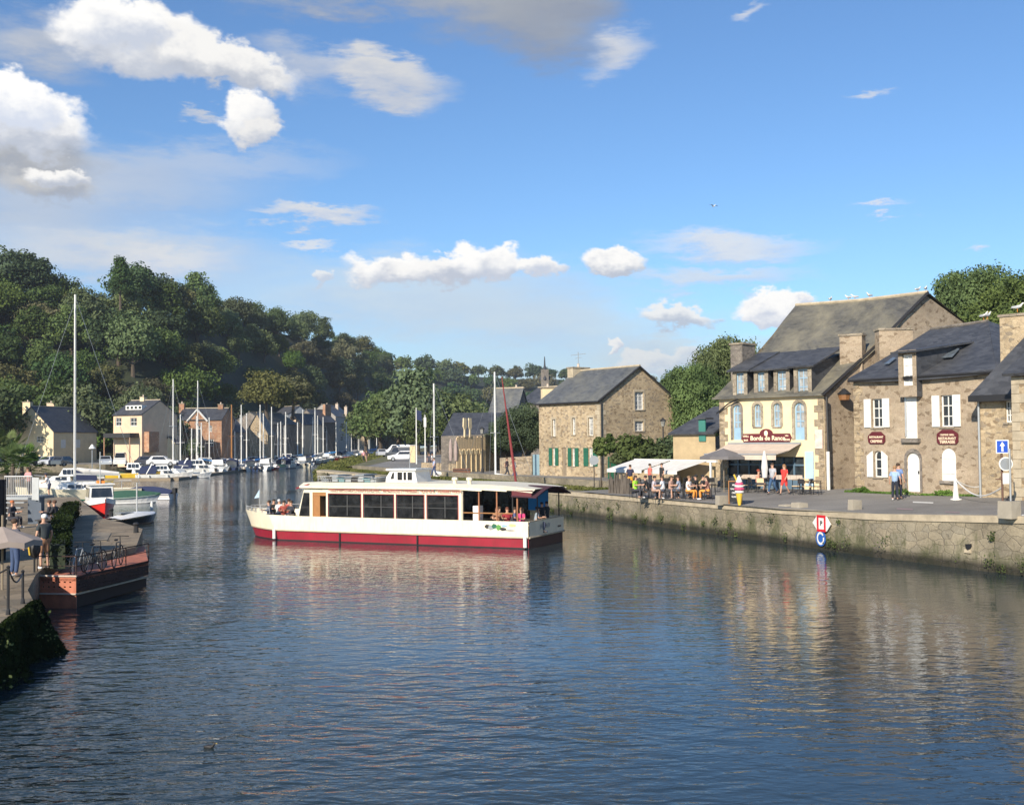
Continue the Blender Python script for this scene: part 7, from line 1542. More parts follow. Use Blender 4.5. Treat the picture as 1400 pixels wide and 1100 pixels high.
for px, lab in ((616.5, 'closed beige parasol, left of the pair beside the timber bar front'), (623.5, 'closed beige parasol touching the timber bar front')): p = P(px, 646, 1.75); parasol('closed_parasol', lab, p, 3.3, .3, plain('mauve_canvas', (.36, .28, .25), .9), True, 'closed parasols by the bar')
# restaurant terrace furniture
for i, (px, py) in enumerate(((1010, 671), (1022, 670), (1046, 671), (1096, 673), (1110, 675))): tbl(px, py, .8, ('grey table at the left end under the beige awning', 'second table under the beige awning', 'table behind the walking man', 'table near the blue shutter door', 'table at the corner of the restaurant')[i], 'tables in front of the restaurant')
for i, (px, py) in enumerate(((1004, 673), (1016, 673.5), (1030, 673), (1041, 674), (1051, 673), (1088, 675), (1092, 676.5), (1103, 676), (1116, 676))): chr_(px, py, i * .9, ('leftmost', 'second', 'third', 'fourth', 'fifth', 'sixth', 'seventh', 'eighth', 'rightmost')[i] + ' chair in front of the restaurant, counted from the left', 'chairs in front of the restaurant', CHW if i % 2 else CHR)
m = MB(); p = G(1046, 672); wp = parasol('closed_parasol', 'slanting closed white parasol under the restaurant awning', p, 2.3, .2, CANW, True)
wm = thing('windbreak', 'low pale fabric windbreak along the restaurant terrace', 'windbreak', f.pt(3, 1.95, 2.6)); m = MB(); q0, q1 = G(1003, 670), G(1098, 673)
for i in range(12):
    a, b = q0.lerp(q1, i / 12), q0.lerp(q1, (i + .96) / 12); m.slab([a + Vector((0, 0, .72)), b + Vector((0, 0, .72)), b + Vector((0, .05, .98)), a + Vector((0, .05, .98))], .02, Vector((0, -1, 0)))
m.build('panel', CANV, wm)
# ice cream cone statue
KI = .68; p = G(1011, 690.5); ic = thing('ice_cream_statue', 'giant pink and white ice cream cone statue at the terrace corner', 'statue', p); s_ = 1.0
m = MB(); m.lathe(p, [(.10 * KI, 0), (.12 * KI, .05), (.27 * KI, .95 * KI), (.26 * KI, .98 * KI), (0, .98 * KI)], 12); m.build('cone', YEL, ic)
for i, (z, r, mt) in enumerate(((1.0, .36, WHITE), (1.22, .40, PINK), (1.42, .36, WHITE), (1.60, .32, PINK), (1.78, .25, WHITE))): m = MB(); m.ball(p + Vector((0, 0, z * KI)), (r * KI, r * KI, .15 * KI), 14, 6); m.build('scoop', mt, ic)
m = MB(); m.lathe(p + Vector((0, 0, 1.85 * KI)), [(.2 * KI, 0), (.14 * KI, .2 * KI), (.05 * KI, .34 * KI), (0, .42 * KI)], 10); m.build('swirl', WHITE, ic); m = MB(); m.tube([p + Vector((-.07, 0, 1.7 * KI)), p + Vector((-.26, 0, 2.3 * KI))], .045, 6); m.build('wafer', YEL, ic)
# chalk board
p = G(998, 688.5); fk = Fac(p[:2], (p + Vector((.55, -.55, 0)))[:2]); cb = thing('chalkboard', 'black chalkboard menu stand at the foot of the terrace', 'menu board', p)
m = MB(); fbox(m, fk, 0, .7, p.z + .1, p.z + 1.15, 0, .04); m.build('board', plain('slate_black', (.02, .022, .025), .7), cb); m = MB(); fbox(m, fk, -.05, 0, p.z, p.z + 1.2, -.02, .06); fbox(m, fk, .7, .75, p.z, p.z + 1.2, -.02, .06); fbox(m, fk, 0, .7, p.z + 1.15, p.z + 1.2, -.02, .06); m.build('frame', WOOD, cb)
for i in range(4): text_part(('MENU', 'GALETTES', 'CREPES', 'GLACES')[i], .12, fk, .35, p.z + .98 - i * .2, .044, WHITE, cb)
# slatted dark fence stack left of the terrace
pf = thing('slat_fence', 'dark upright slats of a low fence at the left end of the terrace', 'fence', G(846, 674)); A, B_ = G(833, 674), G(862, 675); m = MB(); rr = random.Random(8)
for i in range(24): q = A.lerp(B_, i / 23); m.tube([q + Vector((rr.uniform(-.05, .05), 0, -.05)), q + Vector((rr.uniform(-.07, .07), 0, rr.uniform(.75, 1.35)))], .055, 4)
m.build('slats', plain('driftwood', (.12, .10, .08), .9, var=.5), pf); m = MB(); m.tube([A + Vector((0, .05, .5)), B_ + Vector((0, .05, .5))], .03); m.build('rail', WOODG, pf)
# posts, lamps, signs
def street_lamp(px, py, ptop, lab, z=None):
    p = G(px, py) if z is None else P(px, py, z); H_ = V(px, ptop, p.y).z - p.z; t = thing('street_lamp', lab, 'street lamp', p, 0); m = MB(); m.lathe(p, [(.16, 0), (.14, .4), (.07, .5), (.055, H_ - 1.0), (.05, H_ - .75), (.12, H_ - .7)], 8); m.build('post', DARK, t)
    m = MB(); m.lathe(p + Vector((0, 0, H_ - .7)), [(.12, 0), (.22, .40), (.22, .42)], 6); m.build('lantern_glass', glass('lantern_glass', (.2, .2, .18), .1), t); m = MB(); m.lathe(p + Vector((0, 0, H_ - .28)), [(.27, 0), (.22, .12), (.05, .25), (0, .35)], 6); m.build('lantern_cap', DARK, t)
street_lamp(907.5, 652, 571, 'black street lamp against the ivy covered terrace wall'); street_lamp(659.5, 646, 583, 'black street lamp in front of the timber bar', 1.75)
def round_sign(px, py, ptop, lab, face, back=False):
    p = G(px, py); zt = V(px, ptop, p.y).z; t = thing('road_sign', lab, 'road sign', p); m = MB(); m.tube([p, Vector((p.x, p.y, zt))], .035); m.build('post', DARK, t)
    m = MB(); r = .32; c = Vector((p.x, p.y - .05, zt - r)); 
    vs = [c + Vector((math.cos(a * PI / 8) * r, 0, math.sin(a * PI / 8) * r)) for a in range(16)]; m.slab(vs, .03, Vector((0, -1, 0))); m.build('disc', face, t); return t
round_sign(812.5, 668.5, 622.5, 'post with a grey round sign seen from behind in front of the square house', GREYM)
p = G(1371, 690); q = Vector((p.x, p.y, 0)); t = thing('road_sign', 'blue one way sign with white arrow on a brown post', 'road sign', p); zt = V(1371, 601, p.y).z; m = MB(); m.tube([p, (p.x, p.y, zt)], .045); m.tube([(p.x - .28, p.y, p.z + 1.1), (p.x + .35, p.y - .1, p.z + 1.1)], .03); m.build('post', plain('brown_post', (.12, .06, .04), .7), t)
fr = Fac((p.x - .25, p.y - .06), (p.x + .25, p.y - .08)); m = MB(); fbox(m, fr, -.02, .52, zt - .58, zt, 0, .02); b_ = m.build('sign_plate', WHITE, t); m = MB(); fbox(m, fr, .02, .48, zt - .54, zt - .04, .021, .025); m.build('blue_field', SBLUE, b_); m = MB(); plate(m, fr, [(.21, zt - .50), (.29, zt - .50), (.29, zt - .26), (.36, zt - .26), (.25, zt - .08), (.14, zt - .26), (.21, zt - .26)], .026, .029); m.build('arrow', WHITE, b_)
p = G(1382, 690); t = thing('road_sign', 'grey galvanised post with a white rimmed round sign turned away', 'road sign', p); zt = V(1382, 613, p.y).z; m = MB(); m.tube([p, (p.x, p.y, zt)], .045); m.build('post', GREYM, t)
c = V(1377, 634, p.y) + Vector((0, .12, 0)); m = MB(); m.slab([c + Vector((math.cos(a * PI / 10) * .30, 0, math.sin(a * PI / 10) * .30)) for a in range(20)], .02, Vector((0, -1, 0))); b_ = m.build('disc', WHITE, t); m = MB(); m.slab([c + Vector((math.cos(a * PI / 10) * .25, -.012, math.sin(a * PI / 10) * .25)) for a in range(20)], .01, Vector((0, -1, 0))); m.build('back', GREYM, b_)
m = MB(); m.box((c.x + .02, c.y, c.z - .62), (.34, .02, .46)); m.build('small_plate', WHITE, t)
# white bollard and rope
p = G(1307, 683); t = thing('bollard', 'short white bollard holding a rope in front of the stone house', 'bollard', p); m = MB(); m.lathe(p, [(.26, 0), (.26, .05), (.14, .08), (.10, .6), (.09, .95), (0, 1.05)], 10); m.build('post', WHITE, t)
rp_ = thing('rope', 'pale rope hanging from the white bollard to the brown sign post', 'rope', p); m = MB(); q = G(1371, 690); a = p + Vector((0, 0, .95)); b = q + Vector((0, 0, .75)); m.tube([a.lerp(b, i / 12) - Vector((0, 0, .55 * math.sin(PI * i / 12))) for i in range(13)], .035, 6); m.build('strand', CANW, rp_)
rp_ = thing('rope', 'pale rope hanging from the white bollard to the corner of the stone house', 'rope', p); b = fs.pt(fs.w - .2, 2.9, .05); m = MB(); m.tube([a.lerp(b, i / 10) - Vector((0, 0, .35 * math.sin(PI * i / 10))) for i in range(11)], .03, 6); m.build('strand', CANW, rp_)
# stone blocks on the quay edge
for a, b, py, ht, lab in ((1079, 1096, 694, .28, 'pale squared stone lying on the quay edge near the terrace'), (1158, 1168, 697, .5, 'upright stone stump on the quay edge'), (1362, 1386, 707, .62, 'large brown stone block on the quay edge below the blue sign'), (1062, 1078, 692, .14, 'long flat stone on the quay edge'), (976, 986, 689, .5, 'rough stone block at the right end of the waterside terrace')):
    z = zR(*P((a + b) / 2, py, 1.8)[:2]) if py > 0 else 0; p0_, p1_ = G(a, py), G(b, py); c = (p0_ + p1_) / 2; w_ = (p1_ - p0_).length; m = MB(); rr = random.Random(a); rz = math.atan2(d0.y, d0.x)
    vs = []; 
    for k in (0, 1):
        for (i, j) in ((-1, -1), (1, -1), (1, 1), (-1, 1)): R_ = Matrix.Rotation(rz, 3, 'Z'); v = R_ @ Vector((i * w_ * .5 * (1 - .06 * k) + rr.uniform(-.03, .03), j * .28 * (1 - .1 * k), 0)); vs.append(c + Vector((v.x + .25, v.y + .2, k * ht + rr.uniform(-.03, .03) * k - .05)))
    m.add(vs, [(0, 3, 2, 1), (4, 5, 6, 7), (0, 1, 5, 4), (1, 2, 6, 5), (2, 3, 7, 6), (3, 0, 4, 7)]); t = thing('stone_block', lab, 'stone block', c); m.build('block', CONC, t)
# road paint and tar patches
for i, (a, b, y0, y1, mt) in enumerate(((1248, 1276, 685.5, 687.2, WHITE), (1226, 1248, 694.5, 696.2, plain('faded_pink_paint', (.30, .22, .22), .9)), (1292, 1312, 699, 700.5, plain('faded_pink_paint', (.3, .22, .22), .9)), (1388, 1420, 703, 706, WHITE))):
    m = MB(); pts = [G(a, y1), G(b, y1 + 1.0), G(b, y0 + 1.0), G(a, y0)]; m.face(*[p + Vector((0, 0, .012)) for p in pts]); struct(m.build('road_marking', mt))
# diamond navigation signs on the quay wall
wf_ = Fac(W0[2], W0[1])
nv = thing('navigation_sign', 'white diamond board with a red framed panel fixed on the quay wall', 'sign', wf_.pt(wf_.sz(1127, 715)[0], 1.2, .2)); s0, z0 = wf_.sz(1115, 715); s1 = wf_.sz(1140, 715)[0]; zb0, zt0 = wf_.sz(1127, 725)[1], wf_.sz(1127, 705)[1]; sc_ = (s0 + s1) / 2; zc_ = (zb0 + zt0) / 2; h_ = (zt0 - zb0) / 2; w_ = (s1 - s0) / 2
m = MB(); plate(m, wf_, [(s0, zc_), (sc_ - w_ * .5, zc_ - h_), (sc_ + w_ * .55, zc_ - h_), (s1, zc_), (sc_ + w_ * .55, zc_ + h_), (sc_ - w_ * .5, zc_ + h_)], .14, .17); b_ = m.build('board', WHITE, nv)
m = MB(); a_, c_ = sc_ - w_ * .42, sc_ + w_ * .40; plate_ring(m, wf_, [(a_ + .07, zb0 + .07), (c_ - .07, zb0 + .07), (c_ - .07, zt0 - .07), (a_ + .07, zt0 - .07)], [(a_ - .04, zb0 - .04), (c_ + .04, zb0 - .04), (c_ + .04, zt0 + .04), (a_ - .04, zt0 + .04)], .18, .19); m.face(wf_.pt(a_ - .04, zb0 - .04, .19), wf_.pt(c_ + .04, zb0 - .04, .19), wf_.pt(c_ - .07, zb0 + .07, .19), wf_.pt(a_ + .07, zb0 + .07, .19))
m.build('red_frame', plain('sign_red', (.62, .02, .03), .4), nv); text_part('P', .30, wf_, sc_, zc_, .19, DARK, nv)
nv2 = thing('navigation_sign', 'blue round sign with a white ring hanging below the diamond board', 'sign', wf_.pt(sc_, .6, .2)); zc2 = wf_.sz(1124, 735)[1]; r_ = .36; m = MB(); plate(m, wf_, [(sc_ - .1 + r_ * math.cos(i * PI / 10), zc2 + r_ * math.sin(i * PI / 10)) for i in range(20)], .14, .16); m.build('disc', plain('signal_blue', (.03, .12, .42), .4), nv2)
m = MB(); k_ = 14
for i in range(k_): 
    a, b = .6 + i * 5.9 / k_, .6 + (i + 1) * 5.9 / k_; ps = [wf_.pt(sc_ - .1 + rr_2 * math.cos(an), zc2 + rr_2 * 1.1 * math.sin(an), .165) for rr_2, an in ((.18, a), (.27, a), (.27, b), (.18, b))]; m.face(*ps)
m.build('white_ring', WHITE, nv2)
# drain hole and dark stones on the wall
dh = thing('drain_outlet', 'dark drain opening with a pale stone lip in the quay wall', 'drain', QF.pt(QF.sz(1328, 749)[0], .9, .15)); s, z = QF.sz(1328, 748); m = MB(); plate(m, QF, [(s - .16, z + .12), (s - .12, z - .05), (s + .02, z - .13), (s + .16, z + .05), (s + .14, z + .16)], .0, .16); m.build('opening', BLACK, dh); m = MB(); plate(m, QF, [(s - .16, z - .2), (s + .14, z - .2), (s + .1, z - .06), (s - .02, z - .14), (s - .14, z - .06)], .0, .22); m.build('lip', PALE, dh)
# gulls
def gull(lab, p, fly=False, rz=0, s=1.0):
    t = thing('gull', lab, 'gull', p, rz); ROOT.pop(t.name); m = MB()
    pth = [(0, .24, .17), (0, .14, .20), (0, 0, .20), (0, -.12, .24), (0, -.17, .31), (0, -.20, .34)]; m.tube(pth, [.012, .045, .075, .055, .035, .03], 8); m.ball((0, -.215, .345), (.032, .04, .032), 8, 5)
    b = m.build('body', WHITE, t, True); m = MB(); m.tube([(0, -.245, .34), (0, -.30, .33)], [.012, .003], 5); m.build('beak', YEL, t)
    if fly:
        m = MB()
        for sd in (-1, 1): m.slab([(sd * .04, -.05, .22), (sd * .35, -.10, .34), (sd * .75, .08, .26), (sd * .35, .05, .32), (sd * .04, .10, .21)], .012)
        m.build('wing', GREYM, t)
    else:
        m = MB()
        for sd in (-1, 1): m.ball((sd * .06, .06, .20), (.025, .17, .055), 8, 5)
        m.build('wing', plain('gull_grey', (.40, .41, .42), .7), t); m = MB(); m.tube([(-.03, 0, .15), (-.03, 0, 0)], .008, 4); m.tube([(.03, 0, .15), (.03, 0, 0)], .008, 4); m.build('legs', ORANGE, t)
    t.scale = (s,) * 3; return t
for k_, lab, rz in ((.93, 'gull on the ridge of the stone house near its right end', .4), (.985, 'gull at the very end of the stone house ridge', 2.0)): gull(lab, rl.lerp(rr_, k_) + Vector((0, 0, .08)), False, rz, 1.25)
for k_ in (.28, .42, .47, .58, .93, .985): gull('gull on the big lichen roof ridge, %s' % {.28: 'first from the left', .42: 'second from the left', .47: 'third from the left', .58: 'fourth from the left', .93: 'fifth, close to the gable peak', .985: 'last, at the gable peak'}[k_], rL.lerp(rR, k_) + Vector((0, 0, .06 - .1 * math.sin(PI * k_))), False, k_ * 9, 1.1)
gull('dark looking gull flying high in the blue sky', V(976, 284.5, 120), True, .6, 1.0)
p = P(287, 1022, 0); gl = gull('small dark bird floating on the water in the foreground', (p.x, p.y, -.08), False, 1.2, .5)
for c_ in gl.children:
    if c_.name.startswith(('body', 'wing')): c_.data.materials[0] = DARK
gull('gull on the stone chimney at the right edge', V(1391, 426.5, 53.5), False, 1, 1.2)
# people near the timber bar and planter
pers(703, 655, 'person in a white top walking past the boundary wall', 'walk', (.75, .74, .74), (.10, .12, .2), 1.3, 1.0, z=1.75)
pers(693, 652, 'person in dark clothes further along the road by the wall', 'walk', (.06, .04, .05), (.04, .04, .05), 1.3, .98, z=1.75)
pers(594, 652, 'person in blue and white on the road beside the grey mast', 'walk', (.35, .40, .55), (.05, .07, .15), -1.2, 1.0, z=1.75)
for px, col, lb in ((591, (.7, .7, .7), 'white shirted guest in front of the flagpoles'), (587, (.06, .06, .08), 'dark dressed guest beside the flagpoles'), (607, (.12, .10, .12), 'guest in dark clothes left of the closed parasols'), (611, (.6, .6, .62), 'guest in pale clothes sitting by the closed parasols')): pers(px, 640, lb, 'stand' if px < 600 else 'sit', col, (.05, .05, .07), px * .3, 1.0, z=1.75)
p = P(631, 650, 1.75); t = thing('planter', 'brown wooden planter box on the road in front of the timber bar', 'planter', p); m = MB(); m.box(p + Vector((0, .4, .35)), (1.6, .6, .6)); m.build('box', plain('brown_planter', (.16, .07, .04), .8), t)
for i in range(2): m = MB(); m.box(p + Vector((0, .4, .12 + .38 * i)), (1.66, .66, .07)); m.build('band', DARK, t)
t = thing('stone_ledge', 'low tan stone ledge around the bar terrace', 'low wall', P(600, 640, 1.75)); m = MB(); a, b = P(576, 641, 1.75), P(625, 644, 1.75); m.slab([a + Vector((0, 0, .75)), b + Vector((0, 0, .75)), b + Vector((0, 1, .75)), a + Vector((0, 1, .75))], .9, Vector((0, 0, 1))); m.build('stone_face', RUB2, t)
for px, ptop, r_, lab in ((569.5, 557, .10, 'tall white flagpole with a blue flag'), (581.5, 567, .10, 'shorter white flagpole right of the blue flag')):
    p = P(px, 634, 1.75); zt = V(px, ptop, p.y).z; t = thing('flagpole', lab, 'flagpole', p); m = MB(); m.tube([p, (p.x, p.y, zt)], [r_, r_ * .6]); m.build('pole', WHITE, t)
    if px < 575: m = MB(); m.slab([(p.x, p.y, zt - .3), (p.x + .7, p.y + .1, zt - .5), (p.x + .75, p.y + .1, zt - 1.9), (p.x, p.y, zt - 1.6)], .02, Vector((0, -1, 0))); m.build('flag', NAVY, t)
    else: m = MB(); m.box((p.x, p.y - .1, zt - 1.0), (.35, .06, 1.3)); m.build('banner', CANW, t)
p = P(564.5, 632, 1.75); t = thing('timber_kiosk', 'narrow tan timber kiosk in front of the parked white car', 'kiosk', p); m = MB(); w_ = 7.5 * p.y / F; zt = V(564, 609, p.y).z
for i in range(5): m.box((p.x - w_ / 2 + (i + .5) * w_ / 5, p.y, (p.z + zt) / 2), (w_ / 5 * .95, .8, zt - p.z))
m.build('boards', WOODC, t); m = MB(); m.box((p.x, p.y, zt + .05), (w_ * 1.1, 1, .08)); m.build('kiosk_roof', CANW, t)
# cars
def car(kind='car', Ln=4.2, H_=1.5, van=False):
    t = thing('parked_car' if not van else 'parked_van', 'x', 'car' if not van else 'van'); ROOT.pop(t.name); W_ = 1.72; h = H_
    if van: pr = [(-Ln / 2, .35), (-Ln / 2 + .02, h - .08), (-Ln / 2 + .2, h), (Ln * .22, h), (Ln * .38, h * .58), (Ln / 2 - .05, h * .5), (Ln / 2, .35)]
    else: pr = [(-Ln / 2, .35), (-Ln / 2 + .02, .85), (-Ln * .42, 1.0), (-Ln * .33, h - .04), (-Ln * .2, h), (Ln * .06, h - .02), (Ln * .22, 1.0), (Ln * .45, .82), (Ln / 2, .62), (Ln / 2, .32)]
    m = MB(); k = len(pr); ins = lambda z: .0 if z < 1.0 else .16 * (z - 1.0) / .5
    vs = [(x, -W_ / 2 + ins(z), z) for x, z in pr] + [(x, W_ / 2 - ins(z), z) for x, z in pr]; m.add(vs, [tuple(range(k)), tuple(range(k, 2 * k))[::-1]] + [(i, k + i, k + (i + 1) % k, (i + 1) % k) for i in range(k)]); m.build('body', CAR, t)
    wx0, wx1 = (-Ln * .30, Ln * .13); z0, z1 = 1.0 if not van else h * .58, h - .12
    for s in (-1, 1):
        m = MB(); y = lambda z: s * (W_ / 2 - ins(z) + .012)
        if van: wx0, wx1 = Ln * .02, Ln * .24
        ps = [(wx0 - .08, y(z0), z0), (wx1 + .12, y(z0), z0), (wx1 - .2, y(z1), z1), (wx0 + .12, y(z1), z1)]; m.face(*(ps if s < 0 else ps[::-1])); m.build('side_window', GLASSB, t)
    m = MB()
    for x0, z0_, x1, z1_ in (((Ln * .205, 1.03, Ln * .075, h - .07), (-Ln * .41, 1.03, -Ln * .34, h - .1)) if not van else ((Ln * .365, h * .63, Ln * .235, h - .06), (-Ln / 2 + .0, h * .6, -Ln / 2 + .01, h - .2))):
        e_ = .02 if x0 > 0 else -.02; m.face((x0 + e_, -W_ * .40, z0_), (x0 + e_, W_ * .40, z0_), (x1 + e_, W_ * .36, z1_), (x1 + e_, -W_ * .36, z1_))
    m.build('windscreen', GLASSB, t)
    for x in (-Ln * .31, Ln * .31):
        for s in (-1, 1):
            m = MB(); m.tube([(x, s * (W_ / 2 - .18), .32), (x, s * (W_ / 2 + .01), .32)], .32, 14); wh_ = m.build('wheel', BLACK, t); m = MB(); m.tube([(x, s * (W_ / 2), .32), (x, s * (W_ / 2 + .02), .32)], .19, 10); m.build('rim', GREYM, wh_)
    for s in (-1, 1): m = MB(); m.box((Ln / 2 - .04, s * W_ * .36, .72), (.12, .32, .14)); m.build('headlight', plain('lamp_white', (.8, .8, .78), .2), t)
    return t
CA = car(); VA = car('v', 4.8, 2.0, True)
def cr(pr, px, py, z, rz, col, lab, s=1.0, grp='cars parked along the far bank'): p = P(px, py, z); return place(pr, USED, p, rz, lab, grp, s, (*col, 1))
cr(CA, 550, 630, 1.76, PI + .05, (.8, .8, .8), 'white estate car parked behind the grassy bank by the timber kiosk', 1.05, 'cars on the right bank')
cr(VA, 546, 626.5, 1.76, PI, (.04, .045, .05), 'dark van parked behind the white estate car', 1.0, 'cars on the right bank')
cr(VA, 544, 622, 1.76, PI, (.7, .7, .7), 'pale camper van furthest back on the right bank', 1.1, 'cars on the right bank'); cr(CA, 521, 624, 1.76, 1.8, (.45, .46, .48), 'grey car facing away at the end of the grassy bank', 1.0, 'cars on the right bank')
for px, rz, col, pr, lab in ((14, 1.3, (.05, .07, .1), CA, 'dark blue car at the left edge of the far quay'), (34, 1.35, (.35, .37, .40), CA, 'grey car second from the left on the far quay'), (52, 1.3, (.04, .04, .05), CA, 'black car in front of the cream cottage'), (70, 1.4, (.45, .46, .48), CA, 'silver car by the corner of the cream cottage'), (88, 1.35, (.06, .07, .08), CA, 'dark car just left of the tallest mast'),
  (144, -1.2, (.42, .45, .48), CA, 'silver grey car facing the water left of the white van'), (165, -1.3, (.70, .68, .62), VA, 'white van with a roof rack in front of the villa'), (205, .2, (.05, .05, .06), CA, 'black car parked below the grey annex'), (222, .1, (.6, .6, .6), CA, 'pale car behind the first tall harbour mast')): cr(pr, px, 637.0, 1.6, rz, col, lab)
# reed bank walkers
pers(497, 631, 'walker with a pink top on the path beside the grassy bank', 'walk', (.7, .35, .38), (.03, .03, .04), .5, 1.0, z=1.76); pers(501, 631.5, 'walker in a dark jacket beside the one in pink', 'walk', (.08, .05, .06), (.4, .25, .18), .5, 1.02, z=1.76)
# harbour lamp and white lantern strings on the first tall mast
t = thing('dock_lamp', 'white shaded lamp post on the far quay right of the tallest mast', 'street lamp', P(126, 640, 1.6)); p = P(126, 640, 1.6); zt = V(126, 610, p.y).z; m = MB(); m.tube([p, (p.x, p.y, zt)], .07); m.build('post', GREYM, t); m = MB(); m.lathe((p.x, p.y, zt), [(.5, -.3), (.12, .25), (0, .3)], 8); m.build('shade', WHITE, t)
t = thing('harbour_pontoon', 'long grey pontoon with white cleats along the far quay boats', 'pontoon', (-60, 160, .3)); m = MB(); 
for a, b in ((P(-60, 655.5, .35), P(236, 653, .35)), (P(236, 653, .35), P(330, 641, .35)), (P(330, 641, .35), P(470, 626, .35))): d = (b - a).normalized(); pr = Vector((-d.y, d.x, 0)) * .8; m.slab([a - pr, b - pr, b + pr, a + pr], .35, Vector((0, 0, 1)))
m.build('walkway', WOODG, t)

# ================================================================== left quay
Z1 = 1.15
# rusty landing platform
p0_ = P(51, 787, 1.0); p1_ = P(104, 787.5, 1.0); p2_ = P(203, 766, 1.0)
pf = thing('landing_platform', 'rust red steel landing platform with perforated side panels at the left quay', 'platform', p1_)
fe = Fac(p0_[:2], p1_[:2]); fd = Fac(p1_[:2], p2_[:2])
m = MB(); rr = random.Random(2); hol = []
for i in range(6):
    for j in range(2): a = fe.w * (.12 + i * .14); z = .80 - j * .15; hol.append([(a, z), (a + .07, z - .01), (a + .08, z + .035), (a + .01, z + .04)])
wallpoly(m, fe, [(0, .47), (fe.w, .47), (fe.w, 1.0), (0, 1.0)], hol, rev=.03); m.build('end_panel', RUST, pf)
m = MB(); plate(m, fe, [(.30, -.02), (fe.w, -.02), (fe.w, .44), (0, .44)], -.04, 0); m.build('lower_plate', RUST, pf)
m = MB(); fbox(m, fe, -.05, fe.w + .03, .435, .475, -.02, .08); fbox(m, fe, -.05, fe.w + .03, .985, 1.03, -.03, .04); m.build('ledge', CANV, pf)
m = MB(); hol = []
for i in range(26):
    for j in range(3):
        a = fd.w * (.03 + i * .037); z = .62 + j * .12 + rr.uniform(-.01, .01)
        if rr.random() < .7: r_ = rr.uniform(.03, .05); hol.append([(a, z), (a + r_, z - r_ * .5), (a + r_ * 2, z), (a + r_, z + r_ * .6)])
wallpoly(m, fd, [(0, .5), (fd.w, .5), (fd.w, 1.0), (0, 1.0)], hol, rev=.03); m.build('side_panel', RUSTSH, pf)
m = MB(); plate(m, fd, [(0, .0), (fd.w, .08), (fd.w, .42), (0, .42)], -.12, -.08); m.build('side_hull', BLACK, pf)
m = MB(); fbox(m, fd, 0, fd.w, .42, .46, -.1, .04); m.build('side_ledge', PALE, pf)
bk = fd.n * -3.0
m = MB(); q0, q1, q2 = Vector(p1_), Vector(p2_), P(186, 747, 1.0); m.slab([Vector((q0.x, q0.y, .93)), Vector((q1.x, q1.y, .93)), Vector((q2.x, q2.y + 1, .93)), Vector((q0.x - 1.6, q0.y + 9, .93)), Vector((p0_.x, p0_.y, .93))], .08, Vector((0, 0, 1))); m.build('deck', RUST, pf)
m = MB()
for k_ in (0, .33, .66, 1.0): q = q0.lerp(q1, k_); m.tube([(q.x, q.y, .95), (q.x, q.y, 1.62)], .022, 5)
m.tube([(q0.x, q0.y, 1.6), (q1.x, q1.y, 1.6)], .02, 5); m.tube([(q0.x, q0.y, 1.32), (q1.x, q1.y, 1.32)], .014, 5); m.tube([(p0_.x, p0_.y, .9), (p0_.x, p0_.y, 1.62), (q0.x, q0.y, 1.62)], .02, 5); m.tube([(p0_.x, p0_.y, 1.32), (q0.x, q0.y, 1.32)], .014, 5); m.build('railing', RUSTSH, pf)
# bicycles
def bicycle(lab, p, rz, col, s=1.0):
    t = thing('bicycle', lab, 'bicycle', p, rz, 'bicycles on the landing platform'); ROOT.pop(t.name)
    for x in (-.52, .52):
        m = MB(); pts = [(x + .33 * math.cos(i * PI / 10), 0, .34 + .33 * math.sin(i * PI / 10)) for i in range(21)]; m.tube(pts, .02, 6, False); w_ = m.build('wheel', BLACK, t)
        m = MB()
        for i in range(10): a = i * PI / 5; m.tube([(x, 0, .34), (x + .32 * math.cos(a), 0, .34 + .32 * math.sin(a))], .003, 3, False)
        m.build('spokes', ALU, w_)
    m = MB(); A_, B_, C_, D_ = (-.52, 0, .34), (-.05, 0, .30), (-.20, 0, .82), (.38, 0, .80)
    for a, b in ((A_, B_), (A_, C_), (B_, C_), (C_, D_), (B_, D_), (D_, (.52, 0, .34))): m.tube([a, b], .018, 6)
    m.build('frame', col, t); m = MB(); m.tube([(.38, 0, .8), (.36, 0, .98)], .014); m.tube([(.44, -.28, .98), (.36, -.1, 1.0), (.36, .1, 1.0), (.44, .28, .98)], .014, 6); m.build('handlebar', BLACK, t)
    m = MB(); m.ball((-.24, 0, .92), (.14, .07, .035), 8, 5); m.build('saddle', BLACK, t); t.scale = (s,) * 3; m = MB(); m.tube([(-.05, -.12, .30), (-.05, .12, .30)], .02); m.tube([(-.05, -.12, .30), (.08, -.12, .18)], .012); m.tube([(-.05, .12, .30), (-.18, .12, .42)], .012); m.build('pedal', GREYM, t); return t
qa = P(118, 790, .97); bicycle('bicycle with a pale frame leaning at the near corner of the landing platform', q0 + Vector((-.35, 1.1, -.06)), 1.62, GREYM)
bicycle('second bicycle, white framed, in the middle of the landing platform', q0 + Vector((-.0, 1.6, -.06)), 1.50, DARK); bicycle('dark bicycle further along the landing platform rail', q0 + Vector((.15, 3.2, -.06)), 1.7, DARK)
